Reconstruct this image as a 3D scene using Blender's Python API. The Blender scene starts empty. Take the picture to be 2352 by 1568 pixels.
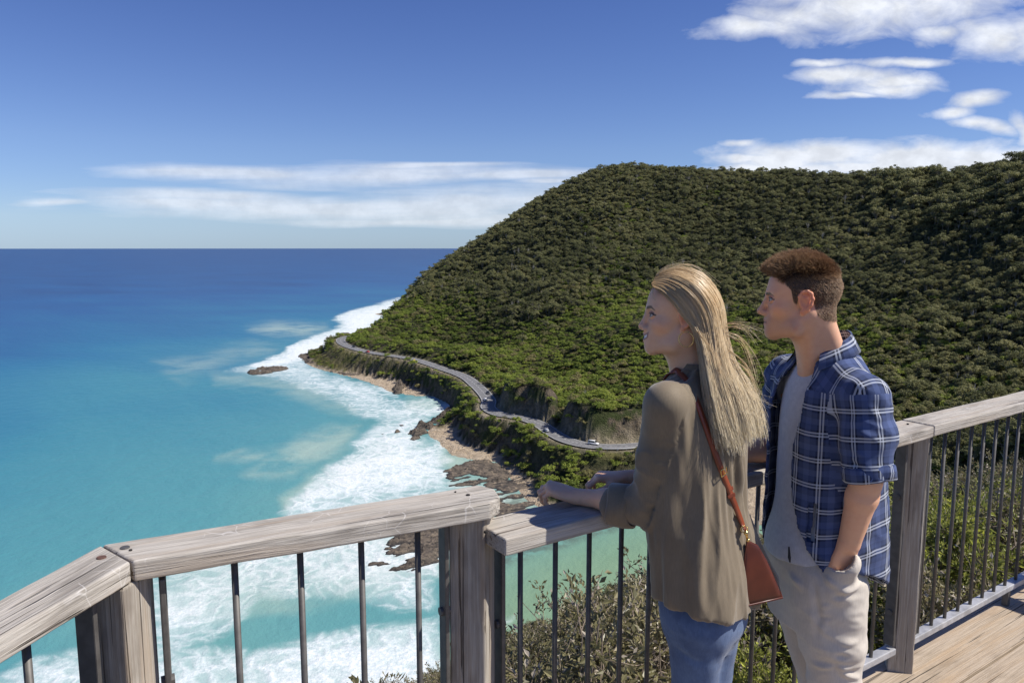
import bpy, bmesh, math, random
import numpy as np
from mathutils import Vector, Matrix, Quaternion
SC = bpy.context.scene
COL = SC.collection
R = math.radians
rng = np.random.default_rng(7)
random.seed(7)

# ------------------------------------------------------------------ camera, sky, sun, exposure
ZC = 1.83                     # eye height of the camera above the deck boards (deck top = z 0)
PITCH = 7.24
FD = 1850.0 * 2352 / 2560     # focal length in units of a 2352 wide picture
cd = bpy.data.cameras.new('camera'); cam = bpy.data.objects.new('camera', cd); COL.objects.link(cam)
cam.location = (0, 0, ZC); cam.rotation_euler = (R(90 - PITCH), 0, 0)
cd.sensor_width = 36.0; cd.lens = 1850.0 / 2560 * 36.0
cd.clip_start = 0.05; cd.clip_end = 120000.0
SC.camera = cam
SC.render.engine = 'CYCLES'
SC.cycles.use_denoising = True
SC.cycles.max_bounces = 6; SC.cycles.diffuse_bounces = 3; SC.cycles.glossy_bounces = 3
SC.cycles.transparent_max_bounces = 8
SC.view_settings.view_transform = 'Standard'; SC.view_settings.look = 'None'
SC.view_settings.exposure = 0.42; SC.view_settings.gamma = 1.0
SUN_AZ, SUN_EL = -9.0, 50.0    # degrees, azimuth measured from +X (right) towards +Y (away)
SUN_DIR = Vector((math.cos(R(SUN_EL)) * math.cos(R(SUN_AZ)), math.cos(R(SUN_EL)) * math.sin(R(SUN_AZ)), math.sin(R(SUN_EL))))
sl = bpy.data.lights.new('sun', 'SUN'); sun = bpy.data.objects.new('sun', sl); COL.objects.link(sun)
sl.energy = 4.4; sl.angle = R(0.53); sl.color = (1.0, 0.95, 0.87)
sun.rotation_euler = SUN_DIR.to_track_quat('Z', 'Y').to_euler()
sun.location = (30, 0, 40)

_CT, _ST = math.cos(R(PITCH)), math.sin(R(PITCH))
def ray(xd, yd):
    """direction of a picture point (2352 wide measure) from the camera"""
    u = (xd - 1176.0) / FD; v = -(yd - 784.0) / FD
    return np.array([u, _CT + v * _ST, -_ST + v * _CT])
def at_z(xd, yd, z):
    d = ray(xd, yd); t = (z - ZC) / d[2]; return np.array([0, 0, ZC]) + d * t
def at_y(xd, yd, Y):
    d = ray(xd, yd); t = Y / d[1]; return np.array([0, 0, ZC]) + d * t
def at_r(xd, yd, r):
    d = ray(xd, yd); t = r / math.hypot(d[0], d[1]); return np.array([0, 0, ZC]) + d * t
def to_pix(P):
    P = np.asarray(P, float); x, y, z = P[..., 0], P[..., 1], P[..., 2] - ZC
    f = np.maximum(y * _CT - z * _ST, 1e-3); u = y * _ST + z * _CT
    return 1176.0 + FD * x / f, 784.0 - FD * u / f

# ------------------------------------------------------------------ node helpers
class NT:
    def __init__(s, tree): s.t = tree; s.n = tree.nodes; s.l = tree.links
    def node(s, typ, props=None, **ins):
        n = s.n.new(typ)
        for k, v in (props or {}).items(): setattr(n, k, v)
        for k, v in ins.items():
            key = int(k[1:]) if (k[0] == 'i' and k[1:].isdigit()) else k.replace('_', ' ')
            s.put(n.inputs[key], v)
        return n
    def put(s, sock, v):
        if isinstance(v, bpy.types.NodeSocket): s.l.new(v, sock)
        elif isinstance(v, bpy.types.Node): s.l.new(v.outputs[0], sock)
        else:
            if hasattr(sock.default_value, '__len__') and len(sock.default_value) == 4 and len(v) == 3: v = (*v, 1)
            sock.default_value = v
    def math(s, op, a, b=None, c=None, clamp=False):
        n = s.n.new('ShaderNodeMath'); n.operation = op; n.use_clamp = clamp
        for i, v in enumerate((a, b, c)):
            if v is not None: s.put(n.inputs[i], v)
        return n.outputs[0]
    def vmath(s, op, a, b=None, c=None):
        n = s.n.new('ShaderNodeVectorMath'); n.operation = op
        for i, v in enumerate((a, b, c)):
            if v is not None: s.put(n.inputs[i], v)
        return n.outputs['Value'] if op in ('LENGTH', 'DOT_PRODUCT', 'DISTANCE') else n.outputs[0]
    def noise(s, vec, scale=5.0, detail=4.0, rough=0.55, dist=0.0, out=0):
        n = s.node('ShaderNodeTexNoise', Scale=scale, Detail=detail, Roughness=rough, Distortion=dist)
        if vec is not None: s.put(n.inputs['Vector'], vec)
        return n.outputs[out]
    def ramp(s, fac, stops, interp='LINEAR'):
        n = s.n.new('ShaderNodeValToRGB'); n.color_ramp.interpolation = interp
        e = n.color_ramp.elements
        while len(e) < len(stops): e.new(0.5)
        for i, (p, c) in enumerate(stops):
            e[i].position = p
            e[i].color = (*c, 1) if hasattr(c, '__len__') and len(c) == 3 else ((c, c, c, 1) if not hasattr(c, '__len__') else c)
        s.put(n.inputs[0], fac); return n.outputs[0]
    def mix(s, fac, a, b, mode='MIX'):
        n = s.n.new('ShaderNodeMix'); n.data_type = 'RGBA'; n.blend_type = mode; n.clamp_factor = True
        s.put(n.inputs[0], fac); s.put(n.inputs[6], a); s.put(n.inputs[7], b); return n.outputs[2]
    def mapr(s, v, a, b, c=0.0, d=1.0, smooth=True):
        n = s.n.new('ShaderNodeMapRange'); n.interpolation_type = 'SMOOTHSTEP' if smooth else 'LINEAR'
        for i, x in enumerate((v, a, b, c, d)): s.put(n.inputs[i], x)
        return n.outputs[0]
    def attr(s, name, out='Fac', typ='GEOMETRY'):
        n = s.n.new('ShaderNodeAttribute'); n.attribute_name = name; n.attribute_type = typ; return n.outputs[out]
    def mapping(s, vec, scale=(1, 1, 1), rot=(0, 0, 0), loc=(0, 0, 0)):
        n = s.node('ShaderNodeMapping', Scale=scale, Rotation=rot, Location=loc); s.put(n.inputs['Vector'], vec); return n.outputs[0]
    def coord(s, which='Object'): return s.n.new('ShaderNodeTexCoord').outputs[which]
    def geo(s, which='Position'): return s.n.new('ShaderNodeNewGeometry').outputs[which]
    def bump(s, h, strength=0.5, dist=0.01, normal=None):
        n = s.node('ShaderNodeBump', Strength=strength, Distance=dist, Height=h)
        if normal is not None: s.put(n.inputs['Normal'], normal)
        return n.outputs[0]
def new_mat(name):
    m = bpy.data.materials.new(name); m.use_nodes = True
    t = NT(m.node_tree); b = m.node_tree.nodes['Principled BSDF']
    return m, t, b
def flat_mat(name, col, rough=0.6, metal=0.0, spec=0.5, var=0.0, scale=20.0):
    m, t, b = new_mat(name)
    b.inputs['Roughness'].default_value = rough; b.inputs['Metallic'].default_value = metal
    b.inputs['Specular IOR Level'].default_value = spec
    if var:
        n = t.noise(t.coord(), scale, 5)
        c = t.mix(t.mapr(n, 0.3, 0.7), [x * (1 - var) for x in col], [min(1, x * (1 + var)) for x in col])
        t.put(b.inputs['Base Color'], c)
    else: b.inputs['Base Color'].default_value = (*col, 1)
    return m

# ------------------------------------------------------------------ mesh + object helpers
def link(o, parent=None):
    COL.objects.link(o)
    if parent is not None: o.parent = parent
    return o
def np_mesh(name, V, F, mats=(), smooth=True, mat_idx=None):
    """V (n,3); F a (m,4)/(m,3) array or a list of such arrays"""
    Fs = F if isinstance(F, (list, tuple)) else [F]
    Fs = [np.asarray(f, np.int32) for f in Fs if len(f)]
    me = bpy.data.meshes.new(name)
    V = np.ascontiguousarray(V, np.float32)
    me.vertices.add(len(V)); me.vertices.foreach_set('co', V.ravel())
    nl = sum(f.size for f in Fs); nf = sum(len(f) for f in Fs)
    me.loops.add(nl); me.loops.foreach_set('vertex_index', np.concatenate([f.ravel() for f in Fs]))
    tot = np.concatenate([np.full(len(f), f.shape[1], np.int32) for f in Fs])
    start = np.concatenate([[0], np.cumsum(tot)[:-1]]).astype(np.int32)
    me.polygons.add(nf); me.polygons.foreach_set('loop_start', start)
    for m in mats: me.materials.append(m)
    if mat_idx is not None: me.polygons.foreach_set('material_index', np.asarray(mat_idx, np.int32))
    me.update(calc_edges=True); me.validate()
    me.polygons.foreach_set('use_smooth', np.full(len(me.polygons), bool(smooth)))
    me.update()
    return me
def add_attr(me, name, arr, domain='POINT', typ=None):
    arr = np.asarray(arr, np.float32)
    typ = typ or ('FLOAT_COLOR' if arr.ndim == 2 and arr.shape[1] == 4 else ('FLOAT_VECTOR' if arr.ndim == 2 else 'FLOAT'))
    a = me.attributes.new(name, typ, domain)
    a.data.foreach_set({'FLOAT': 'value', 'FLOAT_VECTOR': 'vector', 'FLOAT_COLOR': 'color'}[typ], arr.ravel())
def mesh_obj(name, me, parent=None, loc=None):
    o = bpy.data.objects.new(name, me)
    if loc is not None: o.location = loc
    return link(o, parent)
def tag(o, label=None, cat=None, group=None, kind=None):
    if label: o['label'] = label
    if cat: o['category'] = cat
    if group: o['group'] = group
    if kind: o['kind'] = kind
    return o
def empty(name, loc=(0, 0, 0), rz=0.0, **k):
    o = bpy.data.objects.new(name, None); o.empty_display_size = 0.1
    o.location = loc; o.rotation_euler = (0, 0, rz); link(o); return tag(o, **k)
def copy_tree(o, parent=None):
    c = o.copy(); link(c, parent)
    for ch in list(o.children): copy_tree(ch, c)
    return c
class MB:
    """collects simple shaped solids into one mesh"""
    def __init__(s): s.bm = bmesh.new()
    def box(s, c, size, M=None, bev=0.0, seg=2):
        r = bmesh.ops.create_cube(s.bm, size=1.0); vs = r['verts']
        for v in vs: v.co = Vector((v.co.x * size[0], v.co.y * size[1], v.co.z * size[2]))
        if bev:
            es = list({e for v in vs for e in v.link_edges})
            rb = bmesh.ops.bevel(s.bm, geom=es, offset=bev, segments=seg, affect='EDGES', profile=0.6)
            vs = list({v for f in rb['faces'] for v in f.verts} | {v for v in vs if v.is_valid})
        T = Matrix.Translation(Vector(c)) @ (M.to_4x4() if M is not None else Matrix.Identity(4))
        bmesh.ops.transform(s.bm, matrix=T, verts=vs); return vs
    def cyl(s, a, b, r, r2=None, seg=12):
        a, b = Vector(a), Vector(b); d = b - a
        res = bmesh.ops.create_cone(s.bm, cap_ends=True, segments=seg, radius1=r, radius2=r if r2 is None else r2, depth=d.length)
        T = Matrix.Translation((a + b) / 2) @ d.to_track_quat('Z', 'Y').to_matrix().to_4x4()
        bmesh.ops.transform(s.bm, matrix=T, verts=res['verts']); return res['verts']
    def ball(s, c, r, seg=12, scale=(1, 1, 1)):
        res = bmesh.ops.create_uvsphere(s.bm, u_segments=seg, v_segments=max(6, seg * 2 // 3), radius=r)
        for v in res['verts']: v.co = Vector((v.co.x * scale[0], v.co.y * scale[1], v.co.z * scale[2])) + Vector(c)
        return res['verts']
    def build(s, name, mat, parent=None, loc=None, smooth=False):
        me = bpy.data.meshes.new(name); s.bm.normal_update(); s.bm.to_mesh(me); s.bm.free()
        me.materials.append(mat)
        me.polygons.foreach_set('use_smooth', np.full(len(me.polygons), smooth)); me.update()
        return mesh_obj(name, me, parent, loc)

# ------------------------------------------------------------------ numpy noise
def _hash(ix, iy, iz, seed):
    h = (ix.astype(np.int64) * 374761393 + iy.astype(np.int64) * 668265263 + iz.astype(np.int64) * 2147483647 + seed * 1274126177) & 0xFFFFFFFF
    h = ((h ^ (h >> 13)) * 1274126177) & 0xFFFFFFFF
    h = h ^ (h >> 16)
    return (h & 0xFFFF) / 32767.5 - 1.0
def vnoise(P, seed=0):
    P = np.asarray(P, float); i = np.floor(P); f = P - i; i = i.astype(np.int64)
    u = f * f * (3 - 2 * f); o = 0
    for dx in (0, 1):
        wx = u[..., 0] if dx else 1 - u[..., 0]
        for dy in (0, 1):
            wy = u[..., 1] if dy else 1 - u[..., 1]
            for dz in (0, 1):
                wz = u[..., 2] if dz else 1 - u[..., 2]
                o = o + wx * wy * wz * _hash(i[..., 0] + dx, i[..., 1] + dy, i[..., 2] + dz, seed)
    return o
def fbm(P, octv=4, seed=0, gain=0.5):
    P = np.asarray(P, float); a = 1.0; s = 0; t = 0
    for k in range(octv):
        s = s + a * vnoise(P * 2 ** k + k * 17.3, seed + k); t += a; a *= gain
    return s / t
def sstep(x, a, b):
    t = np.clip((x - a) / (b - a), 0, 1); return t * t * (3 - 2 * t)
def seg_dist(P, A, B):
    AB = B - A; t = np.clip(((P - A) @ AB) / max(AB @ AB, 1e-9), 0, 1)
    return np.linalg.norm(P - A - t[:, None] * AB, axis=1), t
def poly_sd(P, poly):
    """signed distance to a closed polygon, negative inside"""
    poly = np.asarray(poly, float); n = len(poly); d = np.full(len(P), 1e9); ins = np.zeros(len(P), bool)
    for k in range(n):
        a, b = poly[k], poly[(k + 1) % n]
        d = np.minimum(d, seg_dist(P, a, b)[0])
        c = (a[1] > P[:, 1]) != (b[1] > P[:, 1])
        xi = (b[0] - a[0]) * (P[:, 1] - a[1]) / ((b[1] - a[1]) if abs(b[1] - a[1]) > 1e-9 else 1e-9) + a[0]
        ins ^= c & (P[:, 0] < xi)
    return np.where(ins, -d, d)
def catmull(pts, n):
    pts = np.asarray(pts, float); P = np.vstack([2 * pts[0] - pts[1], pts, 2 * pts[-1] - pts[-2]]); out = []
    for i in range(1, len(P) - 2):
        t = np.linspace(0, 1, n, endpoint=False)[:, None]
        p0, p1, p2, p3 = P[i - 1], P[i], P[i + 1], P[i + 2]
        out.append(0.5 * (2 * p1 + (p2 - p0) * t + (2 * p0 - 5 * p1 + 4 * p2 - p3) * t ** 2 + (3 * p1 - p0 - 3 * p2 + p3) * t ** 3))
    out.append(pts[-1:]); return np.vstack(out)
# ------------------------------------------------------------------ sky with clouds (directions on the sky, not on the picture)
world = bpy.data.worlds.new('World'); SC.world = world; world.use_nodes = True
wt = NT(world.node_tree); bg = world.node_tree.nodes['Background']
sky = wt.node('ShaderNodeTexSky', dict(sky_type='NISHITA', sun_disc=False, sun_elevation=R(SUN_EL), sun_rotation=R(90 - SUN_AZ),
                                       altitude=100.0, air_density=1.0, dust_density=0.0, ozone_density=3.0))
dirv = wt.coord('Generated')
sep = wt.node('ShaderNodeSeparateXYZ'); wt.put(sep.inputs[0], dirv)
yy = wt.math('MAXIMUM', sep.outputs[1], 0.05)
su = wt.math('DIVIDE', sep.outputs[0], yy); sv = wt.math('DIVIDE', sep.outputs[2], yy)
cmb = wt.node('ShaderNodeCombineXYZ'); wt.put(cmb.inputs[0], su); wt.put(cmb.inputs[1], sv)
UV = cmb.outputs[0]
def cloud_group(blobs, nscale, stretch, amp, lo, hi, seed, detail=6.0):
    """blobs: (x, y, half width, half height) as seen; returns a 0..1 cover"""
    acc = None
    wob = wt.noise(wt.mapping(UV, (stretch[0] * nscale * 0.35, stretch[1] * nscale * 0.35, 1), loc=(seed * 3.1, 0, 0)), 1.0, 3.0, 0.5, out=1)
    wv = wt.vmath('MULTIPLY', wt.vmath('SUBTRACT', wob, (0.5, 0.5, 0.5)), (0.13, 0.05, 0.0))
    puv = wt.vmath('ADD', UV, wv)
    for (x, y, hw, hh) in blobs:
        d = ray(x, y); u0, v0 = d[0] / d[1], d[2] / d[1]; a, b = 1.45 * hw / FD, 1.5 * hh / FD
        q = wt.vmath('MULTIPLY_ADD', puv, (1 / a, 1 / b, 0), (-u0 / a, -v0 / b, 0))
        g = wt.mapr(wt.vmath('LENGTH', q), 1.5, 0.0, 0.0, 1.0, smooth=True)
        acc = g if acc is None else wt.math('MAXIMUM', acc, g)
    n = wt.noise(wt.mapping(UV, (stretch[0] * nscale, stretch[1] * nscale, 1), loc=(seed, seed * 0.7, 0)), 1.0, detail, 0.62, 0.4)
    f = wt.math('ADD', acc, wt.math('MULTIPLY', wt.math('SUBTRACT', n, 0.5), amp))
    f = wt.math('MULTIPLY', f, wt.mapr(acc, 0.0, 0.12))
    return wt.mapr(f, lo, hi, smooth=False)
streak = cloud_group([(560, 392, 250, 14), (860, 398, 330, 20), (1180, 402, 200, 15), (960, 378, 150, 8), (1260, 424, 60, 7),
                      (520, 448, 230, 14), (420, 465, 180, 16), (760, 470, 420, 26), (1050, 475, 330, 32), (1000, 508, 300, 12),
                      (140, 464, 80, 6), (1400, 470, 300, 30)],
                     7.0, (0.8, 9.0), 1.0, 0.14, 0.95, 3.0)
low = cloud_group([(1700, 372, 60, 12), (1790, 378, 90, 22), (1900, 360, 170, 30), (2090, 372, 210, 24), (2250, 370, 240, 28),
                   (2500, 370, 200, 30), (1760, 395, 120, 14), (2000, 395, 300, 12)], 14.0, (1.0, 2.6), 1.1, 0.18, 0.85, 8.0)
puff = cloud_group([(1760, 66, 110, 18), (1860, 45, 120, 32), (2000, 26, 170, 44), (2120, 8, 130, 40), (2150, 84, 60, 14), (2290, 82, 80, 30), (2400, 72, 100, 38),
                    (1900, -60, 200, 60), (2300, -80, 260, 60),
                    (1950, 168, 80, 15), (2050, 182, 80, 13), (1960, 210, 60, 7), (2030, 198, 80, 11), (2235, 226, 62, 16), (2170, 258, 50, 12),
                    (2250, 285, 70, 10), (1900, 138, 40, 6), (2080, 138, 90, 8), (2345, 285, 20, 22), (1700, 320, 24, 7)],
                   16.0, (1.0, 1.9), 1.25, 0.16, 1.02, 5.0)
shade = wt.noise(wt.mapping(UV, (22, 34, 1), loc=(1.3, 0, 0)), 1.0, 4.0, 0.6)
el = wt.mapr(sep.outputs[2], 0.0, 0.36, smooth=False)
tintc = wt.ramp(el, [(0.0, (0.40, 0.57, 1.0)), (0.10, (0.55, 0.66, 0.96)), (0.35, (0.60, 0.67, 0.94)), (1.0, (0.43, 0.51, 0.86))])
skycol = wt.mix(1.0, sky.outputs[0], tintc, 'MULTIPLY')
cl = wt.mapr(shade, 0.3, 0.7, 0.78, 1.0)
CLOUD = 8.6
ccol = wt.node('ShaderNodeCombineXYZ')
for i, k in enumerate((0.95, 0.985, 1.05)): wt.put(ccol.inputs[i], wt.math('MULTIPLY', cl, CLOUD * k))
c1 = wt.mix(wt.math('MULTIPLY', streak, 0.62), skycol, ccol.outputs[0])
c2 = wt.mix(wt.math('MULTIPLY', low, 0.9), c1, ccol.outputs[0])
c3 = wt.mix(wt.math('MULTIPLY', puff, 0.96), c2, ccol.outputs[0])
wt.put(bg.inputs[0], c3)
bg.inputs[1].default_value = 0.088
# ------------------------------------------------------------------ terrain
H_CAM = 105.0
ZS = ZC - H_CAM               # sea level
def c4(X, Y): return ((500 + X / 2.0452) / 1.08844, (700 + Y / 2.0452) / 1.08844)
def sea_pt(p, h=0.0): return at_z(p[0], p[1], ZS + h)
# the coast road: points found on the land with their height above the sea
ROAD = [(800, 285, 17), (745, 292, 16), (719, 308, 16), (735, 330, 16), (790, 352, 16), (870, 372, 16), (960, 386, 16), (1100, 409, 16), (1240, 455, 16), (1350, 495, 16),
        (1410, 540, 16), (1455, 585, 16), (1478, 622, 16), (1474, 655, 16), (1530, 688, 16), (1650, 709, 16), (1740, 742, 16), (1800, 783, 16), (1880, 824, 16),
        (1990, 850, 16), (2120, 857, 16), (2260, 848, 16), (2420, 835, 16), (2650, 815, 17), (2900, 800, 18), (3200, 772, 20), (3480, 742, 22)]
road_ctrl = np.array([sea_pt(c4(X, Y), h) for X, Y, h in ROAD])
ROADP = catmull(road_ctrl, 10)
for _ in range(3): ROADP[1:-1] = (ROADP[:-2] + 2 * ROADP[1:-1] + ROADP[2:]) / 4
COAST = [c4(*p) for p in [(1000, 95), (900, 172), (840, 232), (770, 285), (712, 300), (690, 318), (640, 362), (560, 398), (560, 432), (620, 455), (740, 480), (850, 502), (960, 548), (1040, 575),
         (1100, 570), (1230, 575), (1320, 622), (1300, 668), (1220, 735), (1180, 785), (1190, 802), (1230, 812), (1290, 872), (1450, 912), (1500, 900), (1560, 950), (1620, 1020),
         (1720, 1095), (1735, 1150)]] + [(1330, 1185), (1480, 1195), (1600, 1190), (1720, 1187), (1800, 1186), (1950, 1200), (2120, 1235), (2300, 1290)]
ctrl = []
coast_w = np.array([sea_pt(p) for p in COAST])
for p in coast_w: ctrl.append((p[0], p[1], 0.3))
# off the coast the bed falls away
for k in range(0, len(coast_w) - 8):
    t = coast_w[min(k + 1, len(coast_w) - 1)] - coast_w[max(k - 1, 0)]
    n = np.array([t[1], -t[0]]); n /= np.linalg.norm(n) + 1e-9
    for q, dz in ((28, -5), (90, -10)): ctrl.append((coast_w[k][0] + n[0] * q, coast_w[k][1] + n[1] * q, dz))
for p in road_ctrl[:-1]: ctrl.append((p[0], p[1], p[2] - ZS))
# sand backing and low terraces
for X, Y, h in [(900, 480, 2.5), (1080, 515, 3), (1200, 545, 3), (1260, 745, 3), (1400, 782, 3), (1570, 850, 3), (1640, 965, 3.5), (1710, 1020, 3.5), (1730, 1060, 3.5), (1700, 800, 12), (1800, 880, 11),
                (1950, 960, 9), (2150, 960, 9), (1500, 760, 9), (800, 420, 8), (1000, 450, 9), (1150, 490, 9), (1300, 540, 9), (1420, 620, 9), (660, 390, 7), (700, 345, 13)]:
    p = sea_pt(c4(X, Y), h); ctrl.append((p[0], p[1], h))
for x, y, h in [(1745, 1130, 2), (1745, 1085, 3.5), (1600, 1130, 2.5), (1500, 1130, 4), (1420, 1135, 3), (1900, 1120, 3.5), (2100, 1130, 4)]:
    p = sea_pt((x, y), h); ctrl.append((p[0], p[1], h))
HILL = {900: [(690, 930), (715, 860), (750, 800), (785, 750)],
        960: [(643, 985), (680, 905), (730, 825), (790, 745)],
        1050: [(580, 1040), (625, 965), (680, 875), (750, 775), (815, 690)],
        1200: [(484, 1075), (540, 960), (620, 860), (720, 720), (800, 610), (870, 520)],
        1350: [(400, 1090), (480, 960), (580, 840), (680, 715), (760, 610), (830, 530), (890, 455), (950, 408)],
        1480: [(382, 1090), (480, 950), (580, 820), (680, 690), (738, 590), (790, 530), (870, 465), (940, 405)],
        1650: [(392, 1060), (480, 930), (580, 810), (680, 690), (780, 580), (870, 480), (940, 415)],
        1780: [(398, 1000), (480, 880), (580, 770), (680, 660), (780, 560), (870, 470), (940, 405)],
        1950: [(400, 930), (480, 830), (580, 725), (700, 610), (800, 515), (900, 430), (980, 370)],
        2120: [(396, 860), (480, 765), (580, 665), (700, 560), (800, 475), (900, 400), (1000, 335)],
        2250: [(384, 800), (480, 705), (580, 615), (700, 520), (800, 445), (900, 375), (1000, 315)],
        2400: [(362, 740), (450, 655), (560, 570), (700, 480), (800, 415), (900, 350), (1000, 295)],
        2700: [(330, 690), (450, 580), (600, 480), (750, 400), (900, 325), (1000, 275)],
        3200: [(310, 650), (450, 540), (620, 430), (800, 340), (1000, 255)]}
TREE_TOP = 7.0
for x, rows in HILL.items():
    for k, (y, r) in enumerate(rows):
        p = at_r(x, y, r); ctrl.append((p[0], p[1], p[2] - ZS - TREE_TOP * 0.8))
        if k == 0:
            for dr, dz in ((130, -25), (400, -60)):
                q = at_r(x, y, r + dr); ctrl.append((q[0], q[1], p[2] - ZS + dz))
for x, y, r in [(880, 660, 1080), (840, 640, 1250), (930, 620, 1250), (800, 660, 1000), (980, 590, 1400), (1040, 540, 1500), (860, 700, 1020), (1000, 560, 1750), (820, 690, 900), (870, 690, 960)]:
    p = at_r(x, y, r); ctrl.append((p[0], p[1], -14 if x < 1000 else -6))
for x, y in [(1150, 1360), (1200, 1300), (1300, 1350), (1400, 1300), (1480, 1250), (1600, 1230), (1300, 1265), (1150, 1420), (1720, 1225), (1900, 1260), (2200, 1340), (1200, 1500), (1500, 1400), (1800, 1400), (2100, 1400), (1350, 1450), (1050, 1450), (2350, 1400)]:
    p = sea_pt((x, y)); ctrl.append((p[0], p[1], -6))
ctrl = np.array(ctrl)
def tps_fit(C, lam=2e-4):
    X = C[:, :2] / 500; n = len(X); r2 = ((X[:, None] - X[None]) ** 2).sum(-1)
    K = 0.5 * r2 * np.log(r2 + 1e-12) + lam * np.eye(n); Pm = np.c_[np.ones(n), X]
    A = np.zeros((n + 3, n + 3)); A[:n, :n] = K; A[:n, n:] = Pm; A[n:, :n] = Pm.T
    w = np.linalg.solve(A, np.r_[C[:, 2], 0, 0, 0]); return X, w
TX, TW = tps_fit(ctrl)
def tps_eval(Q):
    out = np.empty(len(Q))
    for s in range(0, len(Q), 20000):
        q = Q[s:s + 20000] / 500; r2 = ((q[:, None] - TX[None]) ** 2).sum(-1)
        out[s:s + 20000] = (0.5 * r2 * np.log(r2 + 1e-12)) @ TW[:-3] + TW[-3] + q @ TW[-2:]
    return out
def near_h(x, y):
    """the slope the lookout stands on: drops away beyond the rails (height above the sea)"""
    n = -0.555 * x + 0.832 * y; a = 0.832 * x + 0.555 * y
    n = np.maximum(n - 1.2, -3); r = np.hypot(x, y)
    z = -0.75 - 0.60 * np.maximum(n, 0) - 0.02 * np.maximum(a, 0) - 0.45 * np.maximum(-x - 1.0, 0) - 0.0014 * np.maximum(r - 25, 0) ** 2
    return z - ZS
def road_near(Q):
    best = np.full(len(Q), 1e9); zz = np.zeros(len(Q)); side = np.zeros(len(Q))
    for k in range(len(ROADP) - 1):
        d, t = seg_dist(Q, ROADP[k, :2], ROADP[k + 1, :2]); m = d < best
        zr = ROADP[k, 2] + (ROADP[k + 1, 2] - ROADP[k, 2]) * t
        best[m] = d[m]; zz[m] = zr[m] - ZS
    return best, zz
SAND = [[c4(*p) for p in q] for q in (
    [(640, 455), (740, 475), (830, 470), (960, 488), (1060, 500), (1150, 525), (1250, 555), (1240, 590), (1080, 590), (960, 560), (850, 520), (740, 490)],
    [(1190, 790), (1215, 760), (1260, 738), (1330, 752), (1420, 785), (1520, 815), (1590, 850), (1600, 890), (1500, 920), (1420, 920), (1280, 890), (1220, 830)],
    [(1560, 955), (1640, 955), (1700, 1000), (1740, 1060), (1740, 1120), (1680, 1100), (1600, 1030)])] + [[(1480, 1105), (1640, 1085), (1800, 1080), (2000, 1085), (2050, 1150), (1950, 1210), (1800, 1205), (1640, 1210), (1400, 1195), (1380, 1160)]]
SAND_W = [np.array([sea_pt(p_, 1.2)[:2] for p_ in pl_]) for pl_ in SAND]
def sand_mask(Q, w=4.0):
    o = np.zeros(len(Q)); wob_ = fbm(np.c_[Q / 9.0, np.zeros(len(Q))], 3, 6) * 3.0
    for pl_ in SAND_W:
        k = np.where((Q > pl_.min(0) - 12).all(1) & (Q < pl_.max(0) + 12).all(1))[0]
        if len(k): o[k] = np.maximum(o[k], sstep(-poly_sd(Q[k], pl_) + wob_[k], -w, w))
    return o
CUTS = [[c4(*p) for p in q] for q in ([(1505, 645), (1560, 600), (1620, 585), (1760, 600), (1850, 640), (1850, 700), (1790, 735), (1640, 700), (1530, 680)],
        [(1830, 800), (1850, 750), (1950, 730), (2120, 715), (2260, 700), (2420, 700), (2440, 815), (2150, 842), (1990, 838), (1890, 815)])]
CUT_W = [np.array([sea_pt(p_, 16)[:2] for p_ in pl_]) for pl_ in CUTS]
def cut_mask(Q):
    o = np.zeros(len(Q))
    for pl_ in CUT_W:
        k = np.where((Q > pl_.min(0) - 15).all(1) & (Q < pl_.max(0) + 15).all(1))[0]
        if len(k): o[k] = np.maximum(o[k], sstep(-poly_sd(Q[k], pl_) + fbm(np.c_[Q[k] / 10.0, np.zeros(len(k))], 2, 4) * 3, -4.0, 7.0))
    return o
def terrain_h(Q):
    """height above sea for world xy points"""
    Q = np.asarray(Q, float); r = np.hypot(Q[:, 0], Q[:, 1])
    far = np.full(len(Q), -6.0); m = r > 120
    if m.any(): far[m] = tps_eval(Q[m])
    far = np.clip(far, -12, 320)
    # small relief: gullies running down the hill
    P3 = np.c_[Q / 120.0, np.zeros(len(Q))]
    rel = fbm(P3, 4, 3); far = far + np.where(far > 14, np.minimum((far - 14) / 25, 1) * rel * (16.0 - 9.0 * sstep(far, 130, 190)), 0)
    far = far + fbm(np.c_[Q / 14.0, np.zeros(len(Q))], 2, 9) * np.clip(far / 8, 0, 1) * 0.8
    nh = near_h(Q[:, 0], Q[:, 1]); nh = nh + fbm(np.c_[Q / 9.0, np.zeros(len(Q))], 3, 5) * np.minimum(r / 30, 1) * 0.9
    h = np.maximum(nh, far)
    ms = sand_mask(Q) * (r > 170); h = h * (1 - ms) + ms * np.clip(h * 0.22, 0.25, 2.4)
    d, zr = road_near(Q); mc_ = cut_mask(Q) * (r > 200); h = h + mc_ * (8.5 + 5.0 * fbm(np.c_[Q / 16.0, np.ones(len(Q))], 3, 12)); b = np.where(mc_ > 0.15, sstep(d, 5.2, 10.5), sstep(d, 7.0, 16.0))
    return np.where(d < 16, zr * (1 - b) + h * b - 0.05 * (1 - b), h)
NPHI, NR = 620, 640
PHI = np.radians(np.linspace(-88, 88, NPHI)); RR = np.exp(np.linspace(math.log(2.2), math.log(1900), NR))
PG, RG = np.meshgrid(PHI, RR); XG, YG = RG * np.sin(PG), RG * np.cos(PG)
HG = terrain_h(np.c_[XG.ravel(), YG.ravel()]).reshape(NR, NPHI)
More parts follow.
